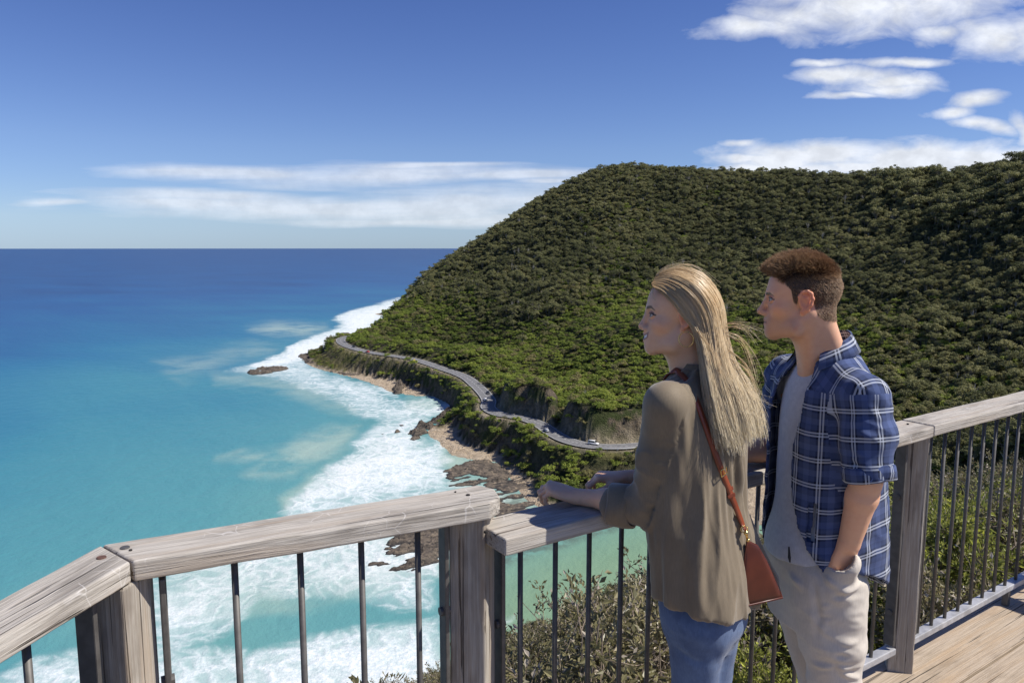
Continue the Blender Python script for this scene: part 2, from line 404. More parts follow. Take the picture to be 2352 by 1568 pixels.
def h_at(x, y):
    ph = np.arctan2(x, y); r = np.maximum(np.hypot(x, y), 2.3)
    fi = (ph - PHI[0]) / (PHI[1] - PHI[0]); fj = (np.log(r) - math.log(2.2)) / (math.log(1900 / 2.2) / (NR - 1))
    i = np.clip(fi.astype(int), 0, NPHI - 2); j = np.clip(fj.astype(int), 0, NR - 2); a = np.clip(fi - i, 0, 1); b = np.clip(fj - j, 0, 1)
    return (HG[j, i] * (1 - a) + HG[j, i + 1] * a) * (1 - b) + (HG[j + 1, i] * (1 - a) + HG[j + 1, i + 1] * a) * b
def grid_faces(nr, nc):
    a = (np.arange(nr - 1)[:, None] * nc + np.arange(nc - 1)[None]).ravel()
    return np.c_[a, a + 1, a + nc + 1, a + nc]
TV = np.c_[XG.ravel(), YG.ravel(), HG.ravel() + ZS]
_tv0 = np.c_[XG.ravel(), YG.ravel(), HG.ravel() + ZS]
PX, PY = to_pix(TV); TP = np.c_[PX, PY]; TR = RG.ravel()
def soft(P, poly, w=6.0, amp=6.0, seed=0, world=None):
    d = poly_sd(P, poly)
    if world is not None: d = d + fbm(np.c_[world[:, :2] / 9.0, np.zeros(len(P))], 3, seed) * amp
    return sstep(-d, -w, w)
farm = TR > 150
def tmask(polys, w=5, amp=5, seed=0):
    o = np.zeros(len(TP)); idx = np.where(farm)[0]
    for pl in polys: o[idx] = np.maximum(o[idx], soft(TP[idx], pl, w, amp, seed, TV[idx]))
    return o
ROCK = [[c4(*p) for p in q] for q in ([(1500, 650), (1545, 590), (1600, 555), (1700, 540), (1800, 570), (1850, 610), (1840, 690), (1770, 725), (1640, 700), (1530, 680)],
        [(1800, 800), (1825, 745), (1900, 712), (2000, 700), (2120, 680), (2200, 650), (2330, 620), (2420, 660), (2420, 830), (2150, 838), (1990, 832), (1890, 810)],
        [(1150, 415), (1190, 375), (1230, 385), (1235, 440), (1190, 435)], [(785, 300), (800, 255), (830, 240), (900, 300), (960, 330), (1000, 360), (920, 365), (850, 350)],
        [(2420, 800), (2600, 660), (2800, 640), (2900, 700), (2900, 800), (2600, 810)])]
SCRUB = [[c4(*p) for p in q] for q in ([(690, 320), (640, 365), (560, 405), (600, 445), (740, 470), (860, 470), (960, 480), (900, 400), (820, 365), (750, 345)],
         [(1040, 500), (1150, 470), (1050, 420), (960, 420)], [(2050, 880), (2300, 850), (2300, 885), (2100, 890)], [(1250, 480), (1370, 510), (1420, 560), (1390, 560), (1280, 520)])]
a_sand = sand_mask(TV[:, :2]) * farm; a_rock = tmask(ROCK, 5, 7, 2); a_dry = tmask(SCRUB, 5, 6, 4)
a_sand = np.maximum(a_sand, np.where(farm, sstep(-HG.ravel(), -1.6, -0.6), 0))
dR, _ = road_near(TV[:, :2]); a_verge = sstep(-dR, -8.5, -5.8)
gr = np.hypot(*np.gradient(HG, axis=(0, 1)) / np.array([np.gradient(RR)[:, None] * np.ones((1, NPHI)), (RR * (PHI[1] - PHI[0]))[:, None] * np.ones((1, NPHI))])).ravel()
steep = sstep(gr, 0.42, 0.7) * sstep(-HG.ravel(), -13.0, -8.0) * farm
mcut = cut_mask(TV[:, :2]) * farm; a_rock = np.maximum(a_rock * 0.35, np.minimum(1, mcut * 1.6) * sstep(gr, 0.40, 0.75))
a_rock = np.maximum(a_rock, steep * (0.55 + 0.45 * sstep(fbm(TV / 25.0, 2, 8), -0.3, 0.3))); a_sand = a_sand * (1 - sstep(gr, 0.35, 0.6))
a_trees = (1 - a_sand) * (1 - a_rock * 0.86) * (1 - sstep(-dR, -9.5, -6.5)) * np.where(HG.ravel() > 1.8, 1, 0)
tm = np_mesh('hills', TV, grid_faces(NR, NPHI))
for nm, a in (('sand', a_sand), ('rock', a_rock), ('dry', a_dry), ('verge', a_verge)): add_attr(tm, nm, a)
m, t, b = new_mat('hill_ground'); P = t.geo()
n1 = t.noise(P, 0.25, 6, 0.6); n2 = t.noise(P, 0.06, 4); n3 = t.noise(P, 1.3, 6, 0.65)
c = t.mix(t.mapr(n1, 0.35, 0.65), (0.035, 0.042, 0.018), (0.075, 0.080, 0.035))
c = t.mix(t.math('MULTIPLY', t.attr('dry'), t.mapr(n1, 0.3, 0.6)), c, (0.19, 0.175, 0.06))
rk = t.mix(t.mapr(n1, 0.35, 0.65), (0.065, 0.057, 0.047), (0.18, 0.15, 0.115)); rk = t.mix(t.mapr(n3, 0.40, 0.75), rk, (0.24, 0.18, 0.12))
rk = t.mix(t.mapr(n2, 0.52, 0.60), rk, (0.06, 0.075, 0.028))
c = t.mix(t.attr('rock'), c, rk)
sd = t.mix(t.mapr(n1, 0.3, 0.7), (0.50, 0.39, 0.27), (0.66, 0.54, 0.40))
c = t.mix(t.attr('sand'), c, sd)
c = t.mix(t.math('MULTIPLY', t.attr('verge'), 0.85), c, t.mix(t.mapr(n1, 0.4, 0.6), (0.25, 0.22, 0.14), (0.40, 0.34, 0.24)))
t.put(b.inputs['Base Color'], c); b.inputs['Roughness'].default_value = 0.95; b.inputs['Specular IOR Level'].default_value = 0.1
t.put(b.inputs['Normal'], t.bump(t.math('ADD', n3, t.math('MULTIPLY', n1, 2.0)), 1.0, 2.2))
tm.materials.append(m)
tag(mesh_obj('hills', tm), kind='structure')

# ------------------------------------------------------------------ sea
E_PHI = np.radians(np.linspace(-62, 62, 560))
yrow = np.concatenate([np.linspace(567.2, 569.5, 6)[:-1], np.linspace(569.5, 1720, 800)])
ang = np.arctan((yrow - 784) / FD) + R(PITCH)
ER = np.minimum(H_CAM / np.tan(np.maximum(ang, 1e-4)), 70000.0)[::-1]
EP, EE = np.meshgrid(E_PHI, ER); SV = np.c_[(EE * np.sin(EP)).ravel(), (EE * np.cos(EP)).ravel(), np.full(EP.size, ZS)]
SX, SY = to_pix(SV); SP = np.c_[SX, SY]
# warped coordinates make the painted outlines of foam and sand clouds ragged
wob = lambda s, amp, seed: np.c_[fbm(np.c_[SV[:, :2] / s, np.zeros(len(SV))], 4, seed), fbm(np.c_[SV[:, :2] / s, np.full(len(SV), 9.0)], 4, seed + 50)] * amp
persp = np.clip((SY - 560) / 300, 0.12, 1.6)[:, None]
SPw = SP + wob(60, 1, 1) * np.array([26, 13]) * persp + wob(14, 1, 2) * np.array([9, 5]) * persp
def smask(polys, w=10):
    o = np.zeros(len(SP))
    for pl, s in polys:
        pl = np.asarray(pl, float); lo, hi = pl.min(0) - 60, pl.max(0) + 60
        k = np.where((SPw > lo).all(1) & (SPw < hi).all(1))[0]
        if len(k): dd_ = -poly_sd(SPw[k], pl); o[k] = np.maximum(o[k], s * (0.55 * sstep(dd_, -w, w) + 0.45 * sstep(dd_, -w, w * 4.5)))
    return o
def band(pts, w0):
    pts = np.array(pts, float); t = np.gradient(pts, axis=0); n = np.c_[-t[:, 1], t[:, 0]]; n /= np.linalg.norm(n, axis=1)[:, None]
    w = np.full(len(pts), w0) * np.sin(np.linspace(0.25, np.pi - 0.25, len(pts)))
    return np.vstack([pts + n * w[:, None], (pts - n * w[:, None])[::-1]])
C = lambda *q: [c4(*p) for p in q]
foam = smask([(C((660, 205), (760, 160), (960, 110), (1040, 90), (940, 200), (840, 290), (700, 320), (640, 375), (560, 420), (470, 440), (380, 470), (300, 470), (260, 440), (400, 380), (490, 300), (640, 262), (730, 228)), 0.95)], 6)
foam = np.maximum(foam, smask([(C((150, 470), (300, 420), (500, 400), (560, 440), (700, 490), (700, 560), (480, 540), (300, 500)), 0.62),
    (C((480, 470), (740, 482), (860, 520), (960, 600), (1230, 580), (1340, 620), (1310, 670), (1150, 740), (980, 740), (800, 690), (650, 620), (500, 560)), 0.58),
    (C((1200, 830), (1290, 870), (1330, 900), (1250, 960), (1210, 900)), 0.45), (C((1240, 1000), (1400, 1010), (1580, 1080), (1560, 1140), (1240, 1110)), 0.38), (C((860, 545), (960, 555), (1000, 590), (930, 590), (850, 575)), 0.9), (C((1100, 640), (1240, 600), (1330, 615), (1320, 660), (1200, 690), (1060, 690)), 0.78)], 12))
foam = np.maximum(foam, smask([(C((1230, 690), (1100, 690), (1000, 720), (860, 780), (760, 840), (660, 930), (570, 1020), (480, 1120), (420, 1200), (450, 1230), (900, 1180), (1100, 1100), (1250, 1070), (1300, 980), (1250, 900), (1220, 815), (1100, 830), (1150, 760)), 0.76),
    (C((760, 860), (900, 800), (1100, 820), (1190, 830), (1180, 930), (1080, 1020), (900, 1080), (700, 1060), (640, 1000)), 0.90),
    (band(C((930, 1120), (1000, 1080), (1080, 1030), (1140, 960), (1190, 890)), 6), 1.0)], 14))
foam = np.maximum(foam, smask([([(330, 1330), (480, 1270), (640, 1200), (760, 1150), (900, 1110), (1060, 1110), (1080, 1220), (1000, 1330), (1000, 1400), (900, 1400), (800, 1370), (600, 1370), (520, 1450), (420, 1500), (330, 1580)], 0.52),
    ([(760, 1290), (840, 1240), (1010, 1210), (1010, 1330), (900, 1330), (800, 1320)], 0.80), ([(440, 1300), (640, 1260), (820, 1240), (830, 1290), (700, 1310), (500, 1340)], 0.70),
    (band([(520, 1372), (560, 1356), (600, 1338), (625, 1322)], 7), 1.0), (band([(780, 1310), (830, 1290), (870, 1270)], 6), 0.95),
    ([(-60, 1600), (60, 1520), (200, 1490), (380, 1480), (560, 1480), (560, 1720), (-60, 1720)], 0.56), ([(540, 1500), (700, 1450), (860, 1430), (1010, 1405), (1030, 1720), (540, 1720)], 0.73),
    ([(1110, 1230), (1250, 1200), (1260, 1230), (1120, 1290)], 0.35), ([(1115, 1420), (1200, 1400), (1180, 1430), (1110, 1470)], 0.5)], 16))
far_line = smask([(band([(560, 571.2), (800, 571.0), (1080, 572.0)], 1.6), 0.5)], 1.2)
plume = smask([(band(C((250, 245), (380, 248), (500, 252), (640, 246)), 16), 0.9), (C((0, 380), (120, 345), (280, 320), (420, 330), (360, 380), (200, 420), (60, 470), (-60, 500), (-120, 420)), 0.45),
    (band(C((60, 915), (200, 895), (320, 880), (420, 850)), 11), 0.8), (C((330, 880), (500, 800), (700, 742), (840, 745), (800, 800), (640, 900), (500, 980), (300, 1000), (220, 990), (300, 930)), 0.75),
    (C((60, 470), (260, 480), (500, 520), (760, 640), (900, 700), (860, 720), (600, 650), (300, 560), (80, 520)), 0.6), (C((450, 1200), (440, 1090), (600, 960), (700, 860), (640, 1000), (520, 1140)), 0.8),
    ([(350, 1330), (520, 1260), (700, 1210), (900, 1180), (1000, 1200), (1000, 1330), (700, 1400), (350, 1440)], 0.5), (C((1050, 590), (1250, 590), (1300, 640), (1100, 650)), 0.8), (C((1180, 800), (1300, 830), (1480, 890), (1560, 930), (1300, 960), (1220, 900)), 0.95), (C((1250, 980), (1560, 1000), (1720, 1090), (1740, 1180), (1300, 1180)), 0.95), ([(880, 1225), (1110, 1190), (1240, 1170), (1240, 1215), (1110, 1260), (1000, 1330)], 0.7), (C((-250, 400), (0, 380), (60, 480), (-100, 520)), 0.4), (C((600, 960), (900, 800), (1000, 820), (800, 1050), (500, 1160), (450, 1120)), 0.5)], 14)
lagoon = smask([([(1060, 1380), (1120, 1300), (1300, 1235), (1480, 1180), (1650, 1165), (2300, 1200), (2300, 1720), (1000, 1720), (1010, 1500)], 1.0)], 26)
reef = smask([([(1110, 1262), (1200, 1238), (1320, 1216), (1450, 1190), (1440, 1212), (1340, 1240), (1220, 1285), (1110, 1312)], 0.85), (C((1230, 840), (1290, 830), (1400, 850), (1330, 880), (1250, 870)), 0.6),
    (C((1560, 1060), (1720, 1090), (1740, 1170), (1500, 1200), (1500, 1080)), 0.7), ([(1620, 1205), (1700, 1195), (1700, 1215), (1620, 1222)], 0.3)], 10)
shal = np.interp(SY, [566, 572, 600, 650, 700, 760, 850, 1000, 1200, 1400], [0.03, 0.04, 0.07, 0.14, 0.27, 0.43, 0.60, 0.77, 0.95, 1.0])
shal = np.clip(shal + (SX - 500) / 2600 * np.interp(SY, [566, 640, 760], [0, 0.3, 1]), 0, 1)
sm = np_mesh('sea', SV, grid_faces(len(ER), len(E_PHI)))
for nm, a in (('foam', foam), ('plume', plume), ('lagoon', lagoon), ('reef', reef), ('shal', shal)): add_attr(sm, nm, a)
m, t, b = new_mat('sea_water'); P = t.geo()
rotP = t.mapping(P, (1, 1, 1), (0, 0, R(-38)))
st = t.noise(t.mapping(rotP, (0.010, 0.0022, 1)), 1.0, 5, 0.6); st2 = t.noise(t.mapping(P, (0.0035, 0.006, 1)), 1.0, 4, 0.55)
sh = t.math('ADD', t.attr('shal'), t.math('ADD', t.math('MULTIPLY', t.math('SUBTRACT', st, 0.5), 0.22), t.math('MULTIPLY', t.math('SUBTRACT', st2, 0.5), 0.40)))
c = t.ramp(sh, [(0.0, (0.011, 0.042, 0.135)), (0.2, (0.012, 0.075, 0.205)), (0.42, (0.020, 0.140, 0.245)), (0.65, (0.046, 0.205, 0.262)), (0.85, (0.082, 0.258, 0.280)), (1.0, (0.125, 0.300, 0.288))])
pn = t.noise(t.mapping(P, (0.03, 0.03, 1)), 1.0, 6, 0.62)
c = t.mix(t.math('MULTIPLY', t.attr('plume'), t.mapr(pn, 0.25, 0.62)), c, (0.42, 0.50, 0.40))
lg = t.mix(t.mapr(st2, 0.3, 0.7), (0.185, 0.285, 0.170), (0.255, 0.345, 0.205)); c = t.mix(t.math('MULTIPLY', t.attr('lagoon'), 0.92), c, lg)
rn = t.noise(P, 0.16, 6, 0.65); c = t.mix(t.math('MULTIPLY', t.attr('reef'), t.mapr(rn, 0.36, 0.55)), c, (0.10, 0.11, 0.085))
# foam: thick where the density is high, torn into lace and streaks where it is low
w1 = t.noise(P, 0.05, 3, 0.5, out=1)
Pw = t.vmath('ADD', P, t.vmath('MULTIPLY', t.vmath('SUBTRACT', w1, (0.5, 0.5, 0.5)), (26, 26, 0)))
f1 = t.noise(t.mapping(Pw, (0.085, 0.085, 1), (0, 0, 0.6)), 1.0, 8, 0.66)
vor = t.node('ShaderNodeTexVoronoi', dict(feature='DISTANCE_TO_EDGE'), Scale=0.16); t.put(vor.inputs['Vector'], Pw)
lace = t.mapr(vor.outputs[0], 0.0, 0.35, 1.0, 0.0)
f3 = t.noise(P, 0.9, 5, 0.7)
fv = t.math('ADD', t.math('MULTIPLY', f1, 0.68), t.math('ADD', t.math('MULTIPLY', lace, 0.17), t.math('MULTIPLY', f3, 0.15)))
fd = t.attr('foam'); thr = t.mapr(fd, 0.0, 1.0, 0.84, 0.26, smooth=False)
fm = t.mapr(t.math('SUBTRACT', fv, thr), -0.27, 0.27)
fm = t.math('MULTIPLY', fm, t.mapr(fd, 0.02, 0.3))
fcol = t.mix(t.mapr(f3, 0.35, 0.65), (0.54, 0.61, 0.63), (0.76, 0.775, 0.775))
fcol = t.mix(t.math('MULTIPLY', t.attr('plume'), 0.35), fcol, (0.60, 0.58, 0.50))
c = t.mix(t.math('MULTIPLY', t.mapr(fd, 0.05, 0.70), 0.80), c, (0.42, 0.535, 0.515))
c = t.mix(fm, c, fcol)
t.put(b.inputs['Base Color'], c)
b.inputs['IOR'].default_value = 1.33; b.inputs['Specular IOR Level'].default_value = 0.28
t.put(b.inputs['Roughness'], t.math('ADD', 0.32, t.math('MULTIPLY', fm, 0.6)))
wv = t.noise(t.mapping(P, (0.13, 0.09, 1), (0, 0, 0.5)), 1.0, 7, 0.66); wv2 = t.noise(t.mapping(rotP, (0.03, 0.006, 1)), 1.0, 3, 0.5)
hgt = t.math('ADD', t.math('MULTIPLY', wv, 1.6), t.math('ADD', t.math('MULTIPLY', fm, 0.5), t.math('MULTIPLY', wv2, 1.5)))
t.put(b.inputs['Normal'], t.bump(hgt, 0.55, 1.0))
sm.materials.append(m)
tag(mesh_obj('sea', sm), kind='structure')

# ------------------------------------------------------------------ road
def ribbon(pts, off0, off1, dz):
    t_ = np.gradient(pts[:, :2], axis=0); n = np.c_[t_[:, 1], -t_[:, 0]]; n /= np.linalg.norm(n, axis=1)[:, None]
    L = np.c_[pts[:, :2] + n * off0, pts[:, 2] + dz]; Rr = np.c_[pts[:, :2] + n * off1, pts[:, 2] + dz]
    V = np.empty((2 * len(pts), 3)); V[0::2] = L; V[1::2] = Rr; a = np.arange(len(pts) - 1) * 2
    return V, np.c_[a, a + 1, a + 3, a + 2]
m, t, b = new_mat('asphalt'); n = t.noise(t.geo(), 0.5, 6, 0.6)
t.put(b.inputs['Base Color'], t.mix(t.mapr(n, 0.3, 0.7), (0.13, 0.13, 0.132), (0.19, 0.187, 0.185))); b.inputs['Roughness'].default_value = 0.85
V, F = ribbon(ROADP, -4.4, 4.4, 0.55)
tag(mesh_obj('road', np_mesh('road', V, F, [m])), kind='structure')
pm = flat_mat('road_paint', (0.75, 0.75, 0.73), 0.7)
Vs, Fs, nn = [], [], 0
for o0, o1 in ((-3.95, -3.82), (3.82, 3.95)):
    V, F = ribbon(ROADP, o0, o1, 0.57); Vs.append(V); Fs.append(F + nn); nn += len(V)
for k in range(0, len(ROADP) - 2, 2):
    V, F = ribbon(ROADP[k:k + 2], -0.08, 0.08, 0.57); Vs.append(V); Fs.append(F + nn); nn += len(V)
tag(mesh_obj('road_markings', np_mesh('road_markings', np.vstack(Vs), np.vstack(Fs), [pm])), kind='structure')
# ------------------------------------------------------------------ trees
def leaf_mat(name, c0, c1, transl=0.25, rough=0.6, spec=0.25, c2=None):
    m, t, b = new_mat(name); out = m.node_tree.nodes['Material Output']
    f = t.attr('tone'); ti = t.attr('tint', typ='INSTANCER')
    c = t.mix(f, c0, c1)
    if c2 is not None: c = t.mix(t.mapr(f, 0.86, 0.9), c, c2)
    h = t.node('ShaderNodeHueSaturation'); t.put(h.inputs['Color'], c)
    t.put(h.inputs['Value'], t.mapr(ti, 0, 1, 0.62, 1.5, smooth=False)); t.put(h.inputs['Hue'], t.mapr(ti, 0, 1, 0.515, 0.485, smooth=False))
    c = h.outputs[0]
    t.put(b.inputs['Base Color'], c); b.inputs['Roughness'].default_value = rough; b.inputs['Specular IOR Level'].default_value = spec
    if transl:
        tr = t.node('ShaderNodeBsdfTranslucent'); t.put(tr.inputs[0], c)
        mx = t.node('ShaderNodeMixShader'); mx.inputs[0].default_value = transl
        t.put(mx.inputs[1], b.outputs[0]); t.put(mx.inputs[2], tr.outputs[0]); t.put(out.inputs[0], mx.outputs[0])
    return m
def rand_dirs(n, g):
    v = g.normal(size=(n, 3)); return v / np.linalg.norm(v, axis=1)[:, None]
def leaf_quads(C, N, size, asp, g, jit=0.6):
    """one small quad for each centre C, facing roughly N"""
    n = len(C); N = N + rand_dirs(n, g) * jit; N /= np.linalg.norm(N, axis=1)[:, None]
    T = np.cross(N, rand_dirs(n, g)); T /= np.linalg.norm(T, axis=1)[:, None] + 1e-9; B = np.cross(N, T)
    s = (size * g.uniform(0.65, 1.35, n))[:, None]
    V = np.stack([C - T * s - B * s * asp * 0.35, C - B * s * asp * 0.0 + T * s * 0.1 - B * s * asp, C + T * s, C + B * s * asp + T * s * 0.05], 1)
    return V.reshape(-1, 3), np.arange(4 * n).reshape(n, 4)
def tube(pts, rad, k=6):
    pts = np.asarray(pts, float); n = len(pts); T = np.gradient(pts, axis=0); T /= np.linalg.norm(T, axis=1)[:, None] + 1e-9
    ref = np.where(np.abs(T[:, 2:3]) > 0.9, np.array([[1.0, 0, 0]]), np.array([[0, 0, 1.0]])); A = np.cross(T, ref); A /= np.linalg.norm(A, axis=1)[:, None]; B = np.cross(T, A)
    th = np.linspace(0, 2 * np.pi, k, endpoint=False); rad = np.broadcast_to(rad, (n,))
    V = pts[:, None] + rad[:, None, None] * (np.cos(th)[None, :, None] * A[:, None] + np.sin(th)[None, :, None] * B[:, None])
    i = np.arange(n - 1)[:, None] * k; j = np.arange(k)[None]; jn = (j + 1) % k
    F = np.stack([i + j, i + jn, i + k + jn, i + k + j], -1).reshape(-1, 4)
    return V.reshape(-1, 3), F
def tree_mesh(name, seed, hgt, crad, cbase, nclump, nleaf, lsize, mats, flat=0.75, shell=0.68):
    g = np.random.default_rng(seed); Vs, Fs, mi, tone, n0 = [], [], [], [], 0
    def add(V, F, k, tn):
        nonlocal n0
        Vs.append(V); Fs.append(F + n0); n0 += len(V); mi.append(np.full(len(F), k)); tone.append(tn)
    top = np.array([g.normal() * 0.1 * crad, g.normal() * 0.1 * crad, hgt * 0.8])
    V, F = tube(catmull([(0, 0, -1.2), (g.normal() * 0.2, g.normal() * 0.2, hgt * 0.35), top], 3), np.linspace(hgt * 0.028, hgt * 0.008, 7), 5); add(V, F, 1, g.uniform(0, 1, len(F)))
    for _ in range(nclump):
        d = rand_dirs(1, g)[0]; d[2] = abs(d[2]) * 1.1 - 0.25; rr = g.uniform(0.45, 0.95)
        c = np.array([d[0] * crad * rr, d[1] * crad * rr, cbase + (hgt - cbase) * (0.42 + 0.5 * d[2] * rr)])
        r = crad * g.uniform(0.26, 0.5)
        st = np.array([0, 0, hgt * g.uniform(0.25, 0.5)])
        V, F = tube(np.array([st, (st + c) / 2 + [0, 0, -0.04 * hgt], c]), [hgt * 0.012, hgt * 0.008, hgt * 0.003], 4); add(V, F, 1, g.uniform(0, 1, len(F)))
        dd = rand_dirs(nleaf, g); dd[:, 2] = np.where(dd[:, 2] < -0.3, -dd[:, 2], dd[:, 2])
        rad = r * (shell + (1 - shell) * g.uniform(-1, 1, nleaf))[:, None]
        C = c + dd * rad * np.array([1, 1, flat])
        V, F = leaf_quads(C, dd + [0, 0, 0.25], lsize, 0.62, g, 0.70); add(V, F, 0, np.clip(g.normal(0.5, 0.25, len(F)), 0, 1))
    me = np_mesh(name, np.vstack(Vs), np.vstack(Fs), mats, False, np.concatenate(mi)); add_attr(me, 'tone', np.concatenate(tone), 'FACE'); return me
bark = flat_mat('grey_bark', (0.16, 0.15, 0.12), 0.9, var=0.3, scale=3.0)
euc_leaf = leaf_mat('eucalypt_leaf', (0.13, 0.14, 0.060), (0.29, 0.285, 0.125), 0.45)
shr_leaf = leaf_mat('coastal_shrub_leaf', (0.115, 0.165, 0.032), (0.275, 0.325, 0.062), 0.45)
ol_leaf = leaf_mat('olive_scrub_leaf', (0.135, 0.137, 0.055), (0.29, 0.265, 0.11), 0.45)
EUC = [tree_mesh('eucalypt_tree', 10 + k, hg, cr, hg * 0.30, nc, 52, 0.31, [euc_leaf, bark], 0.62) for k, (hg, cr, nc) in enumerate([(9.5, 4.0, 15), (8.0, 3.7, 13), (10.5, 4.2, 17), (7.5, 4.3, 14)])]
SHR = [tree_mesh('coastal_shrub', 30 + k, hg, cr, 0.3, nc, 48, 0.25, [shr_leaf, bark], 0.75) for k, (hg, cr, nc) in enumerate([(3.8, 2.9, 13), (3.2, 3.1, 12), (4.4, 2.8, 14)])]
OLV = [tree_mesh('olive_shrub', 40 + k, hg, cr, 0.4, nc, 46, 0.26, [ol_leaf, bark], 0.72) for k, (hg, cr, nc) in enumerate([(4.6, 3.0, 12), (3.8, 3.2, 12)])]
# scatter
g = np.random.default_rng(21)
NC = 300000
ph = g.uniform(R(-27), R(52), NC); r = np.sqrt(g.uniform(155 ** 2, 1500 ** 2, NC))
x, y = r * np.sin(ph), r * np.cos(ph)
fi = (ph - PHI[0]) / (PHI[1] - PHI[0]); fj = (np.log(r) - math.log(2.2)) / (math.log(1900 / 2.2) / (NR - 1))
gi, gj = np.round(fi).astype(int), np.round(fj).astype(int)
h = h_at(x, y)
ok = g.uniform(0, 1, NC) < a_trees.reshape(NR, NPHI)[gj, gi]
# what can be seen over nearer ground (with slack, so a step aside still finds trees)
elev = (HG + ZS - ZC) / RG; run = np.maximum.accumulate(elev, axis=0)
ok &= ((h + 12 + ZS - ZC) / r) > run[np.maximum(gj - 3, 0), gi] - 0.01
tp = to_pix(np.c_[x, y, h + ZS + 3])
dry = a_dry.reshape(NR, NPHI)[gj, gi]; ok &= g.uniform(0, 1, NC) > dry * 0.72
hid = ((h + 9 + ZS - ZC) / r) < run[np.maximum(gj - 3, 0), gi]
zone = fbm(np.c_[x / 120, y / 120, np.zeros(NC)], 3, 77)
# bright coastal scrub low down and on the near spur, grey-green eucalypt forest above
up = np.interp(h, [0, 30, 70, 140], [-0.9, -0.35, 0.25, 0.8]) + zone * 0.75 + g.normal(0, 0.22, NC) + np.where((tp[0] > 1950), 0.25, 0) 
kind = np.where(up > 0.12, 0, np.where(g.uniform(0, 1, NC) < 0.80, 1, 2)); kind = np.where((kind == 0) & (g.uniform(0, 1, NC) < 0.16), 2, kind)
# thin to the crown size, with a coarse occupancy grid
idx = np.where(ok)[0]; g.shuffle(idx); seen = set(); keep = []
cell = np.where(kind == 0, 3.2, 2.6) * np.where(r > 700, 1.25, 1.0)
for i in idx:
    c = cell[i]; key = (kind[i] == 0, int(x[i] // c), int(y[i] // c))
    if key in seen: continue
    seen.add(key); keep.append(i)
keep = np.array(keep)
scl = np.clip(g.lognormal(0, 0.40, NC), 0.45, 2.1) * np.where(kind == 0, 0.56, 0.68) * np.where(r > 700, 1.15, 1.0) * np.where((tp[0] > 2000) & (tp[1] < 520), 1.45, 1.0) * np.where(dry > 0.4, 0.6, 1.0)
tint = np.clip(0.5 + 0.55 * fbm(np.c_[x / 70, y / 70, np.ones(NC)], 3, 5) + g.normal(0, 0.24, NC), 0, 1)
proto = np.where(kind == 0, g.integers(0, 4, NC), np.where(kind == 1, 4 + g.integers(0, 3, NC), 7 + g.integers(0, 2, NC)))
rot = g.uniform(0, 6.28, NC)
dead_bark = flat_mat('bleached_bark', (0.42, 0.39, 0.34), 0.9, var=0.25, scale=3.0)
DEAD = [tree_mesh('bare_tree', 80, 8.0, 3.2, 2.6, 15, 3, 0.22, [ol_leaf, dead_bark], 0.7)]
PROTO = EUC + SHR + OLV + DEAD; proto = np.where((kind == 0) & (g.uniform(0, 1, NC) < 0.07), 9, proto)
inview = (tp[0] > 700) & (tp[0] < 2352) & (tp[1] > 360) & (tp[1] < 1250) & ~hid
# the picture's people stand in front of these, so their trees are taken from elsewhere first
block = ((tp[0] > 1480) & (tp[0] < 1700) & (tp[1] > 650)) | ((tp[0] > 1790) & (tp[0] < 2060) & (tp[1] > 600))
app = scl * np.array([9.5, 8, 10.5, 7.5, 3.8, 3.2, 4.4, 4.6, 3.8, 0.001])[proto] / r
sel = np.zeros(NC, bool); sel[keep] = True
KIND_LABEL = {0: ('eucalypt_tree', 'tree', 'grey-green eucalypt among the forest on the hillside across the river', 'eucalypts on the hillside'),
              1: ('coastal_shrub', 'shrub', 'rounded bright green coastal shrub on the slope beside the road', 'green shrubs along the coast road'),
              2: ('olive_shrub', 'shrub', 'dull olive green shrub scattered between the greener scrub and trees', 'olive shrubs on the hillside')}
first = {}
single = np.zeros(NC, bool)
for kd, cnt in ((0, 290), (1, 290), (2, 200)):
    cand = keep[(kind[keep] == kd) & inview[keep] & ~block[keep]]
    top_ = cand[np.argsort(-app[cand])][:cnt]; single[top_] = True
    nm, cat, lab, grp = KIND_LABEL[kd]
    for i in top_:
        o = bpy.data.objects.new(nm, PROTO[proto[i]]); o.location = (x[i], y[i], h[i] + ZS); o.rotation_euler = (0, 0, rot[i]); o.scale = (scl[i],) * 3
        o['tint'] = float(tint[i]); link(o); tag(o, lab, cat, grp); first.setdefault(int(proto[i]), o)
for k, me in enumerate(PROTO):
    if k not in first:
        i = keep[proto[keep] == k][0]; single[i] = True; nm, cat, lab, grp = KIND_LABEL[kind[i]] if k < 9 else ('bare_tree', 'tree', 'bleached bare tree with almost no leaves standing in the hillside forest', None)
        o = bpy.data.objects.new(nm, me); o.location = (x[i], y[i], h[i] + ZS); o['tint'] = float(tint[i]); link(o); tag(o, lab, cat, grp); first[k] = o
rest = keep[~single[keep]]
pm_ = bpy.data.meshes.new('forest')
pm_.vertices.add(len(rest)); pm_.vertices.foreach_set('co', np.c_[x[rest], y[rest], h[rest] + ZS].astype(np.float32).ravel())
for nm, a in (('scl', scl), ('rotz', rot), ('idx', proto), ('tint_v', tint)): add_attr(pm_, nm, a[rest])
fo = mesh_obj('forest', pm_); tag(fo, 'dense eucalypt forest and scrub covering the hill above the coast road', 'forest', kind='stuff')
ng = bpy.data.node_groups.new('forest_scatter', 'GeometryNodeTree')
ng.interface.new_socket('Geometry', in_out='INPUT', socket_type='NodeSocketGeometry'); ng.interface.new_socket('Geometry', in_out='OUTPUT', socket_type='NodeSocketGeometry')
L = ng.links.new; gin = ng.nodes.new('NodeGroupInput'); gout = ng.nodes.new('NodeGroupOutput'); jn = ng.nodes.new('GeometryNodeJoinGeometry')
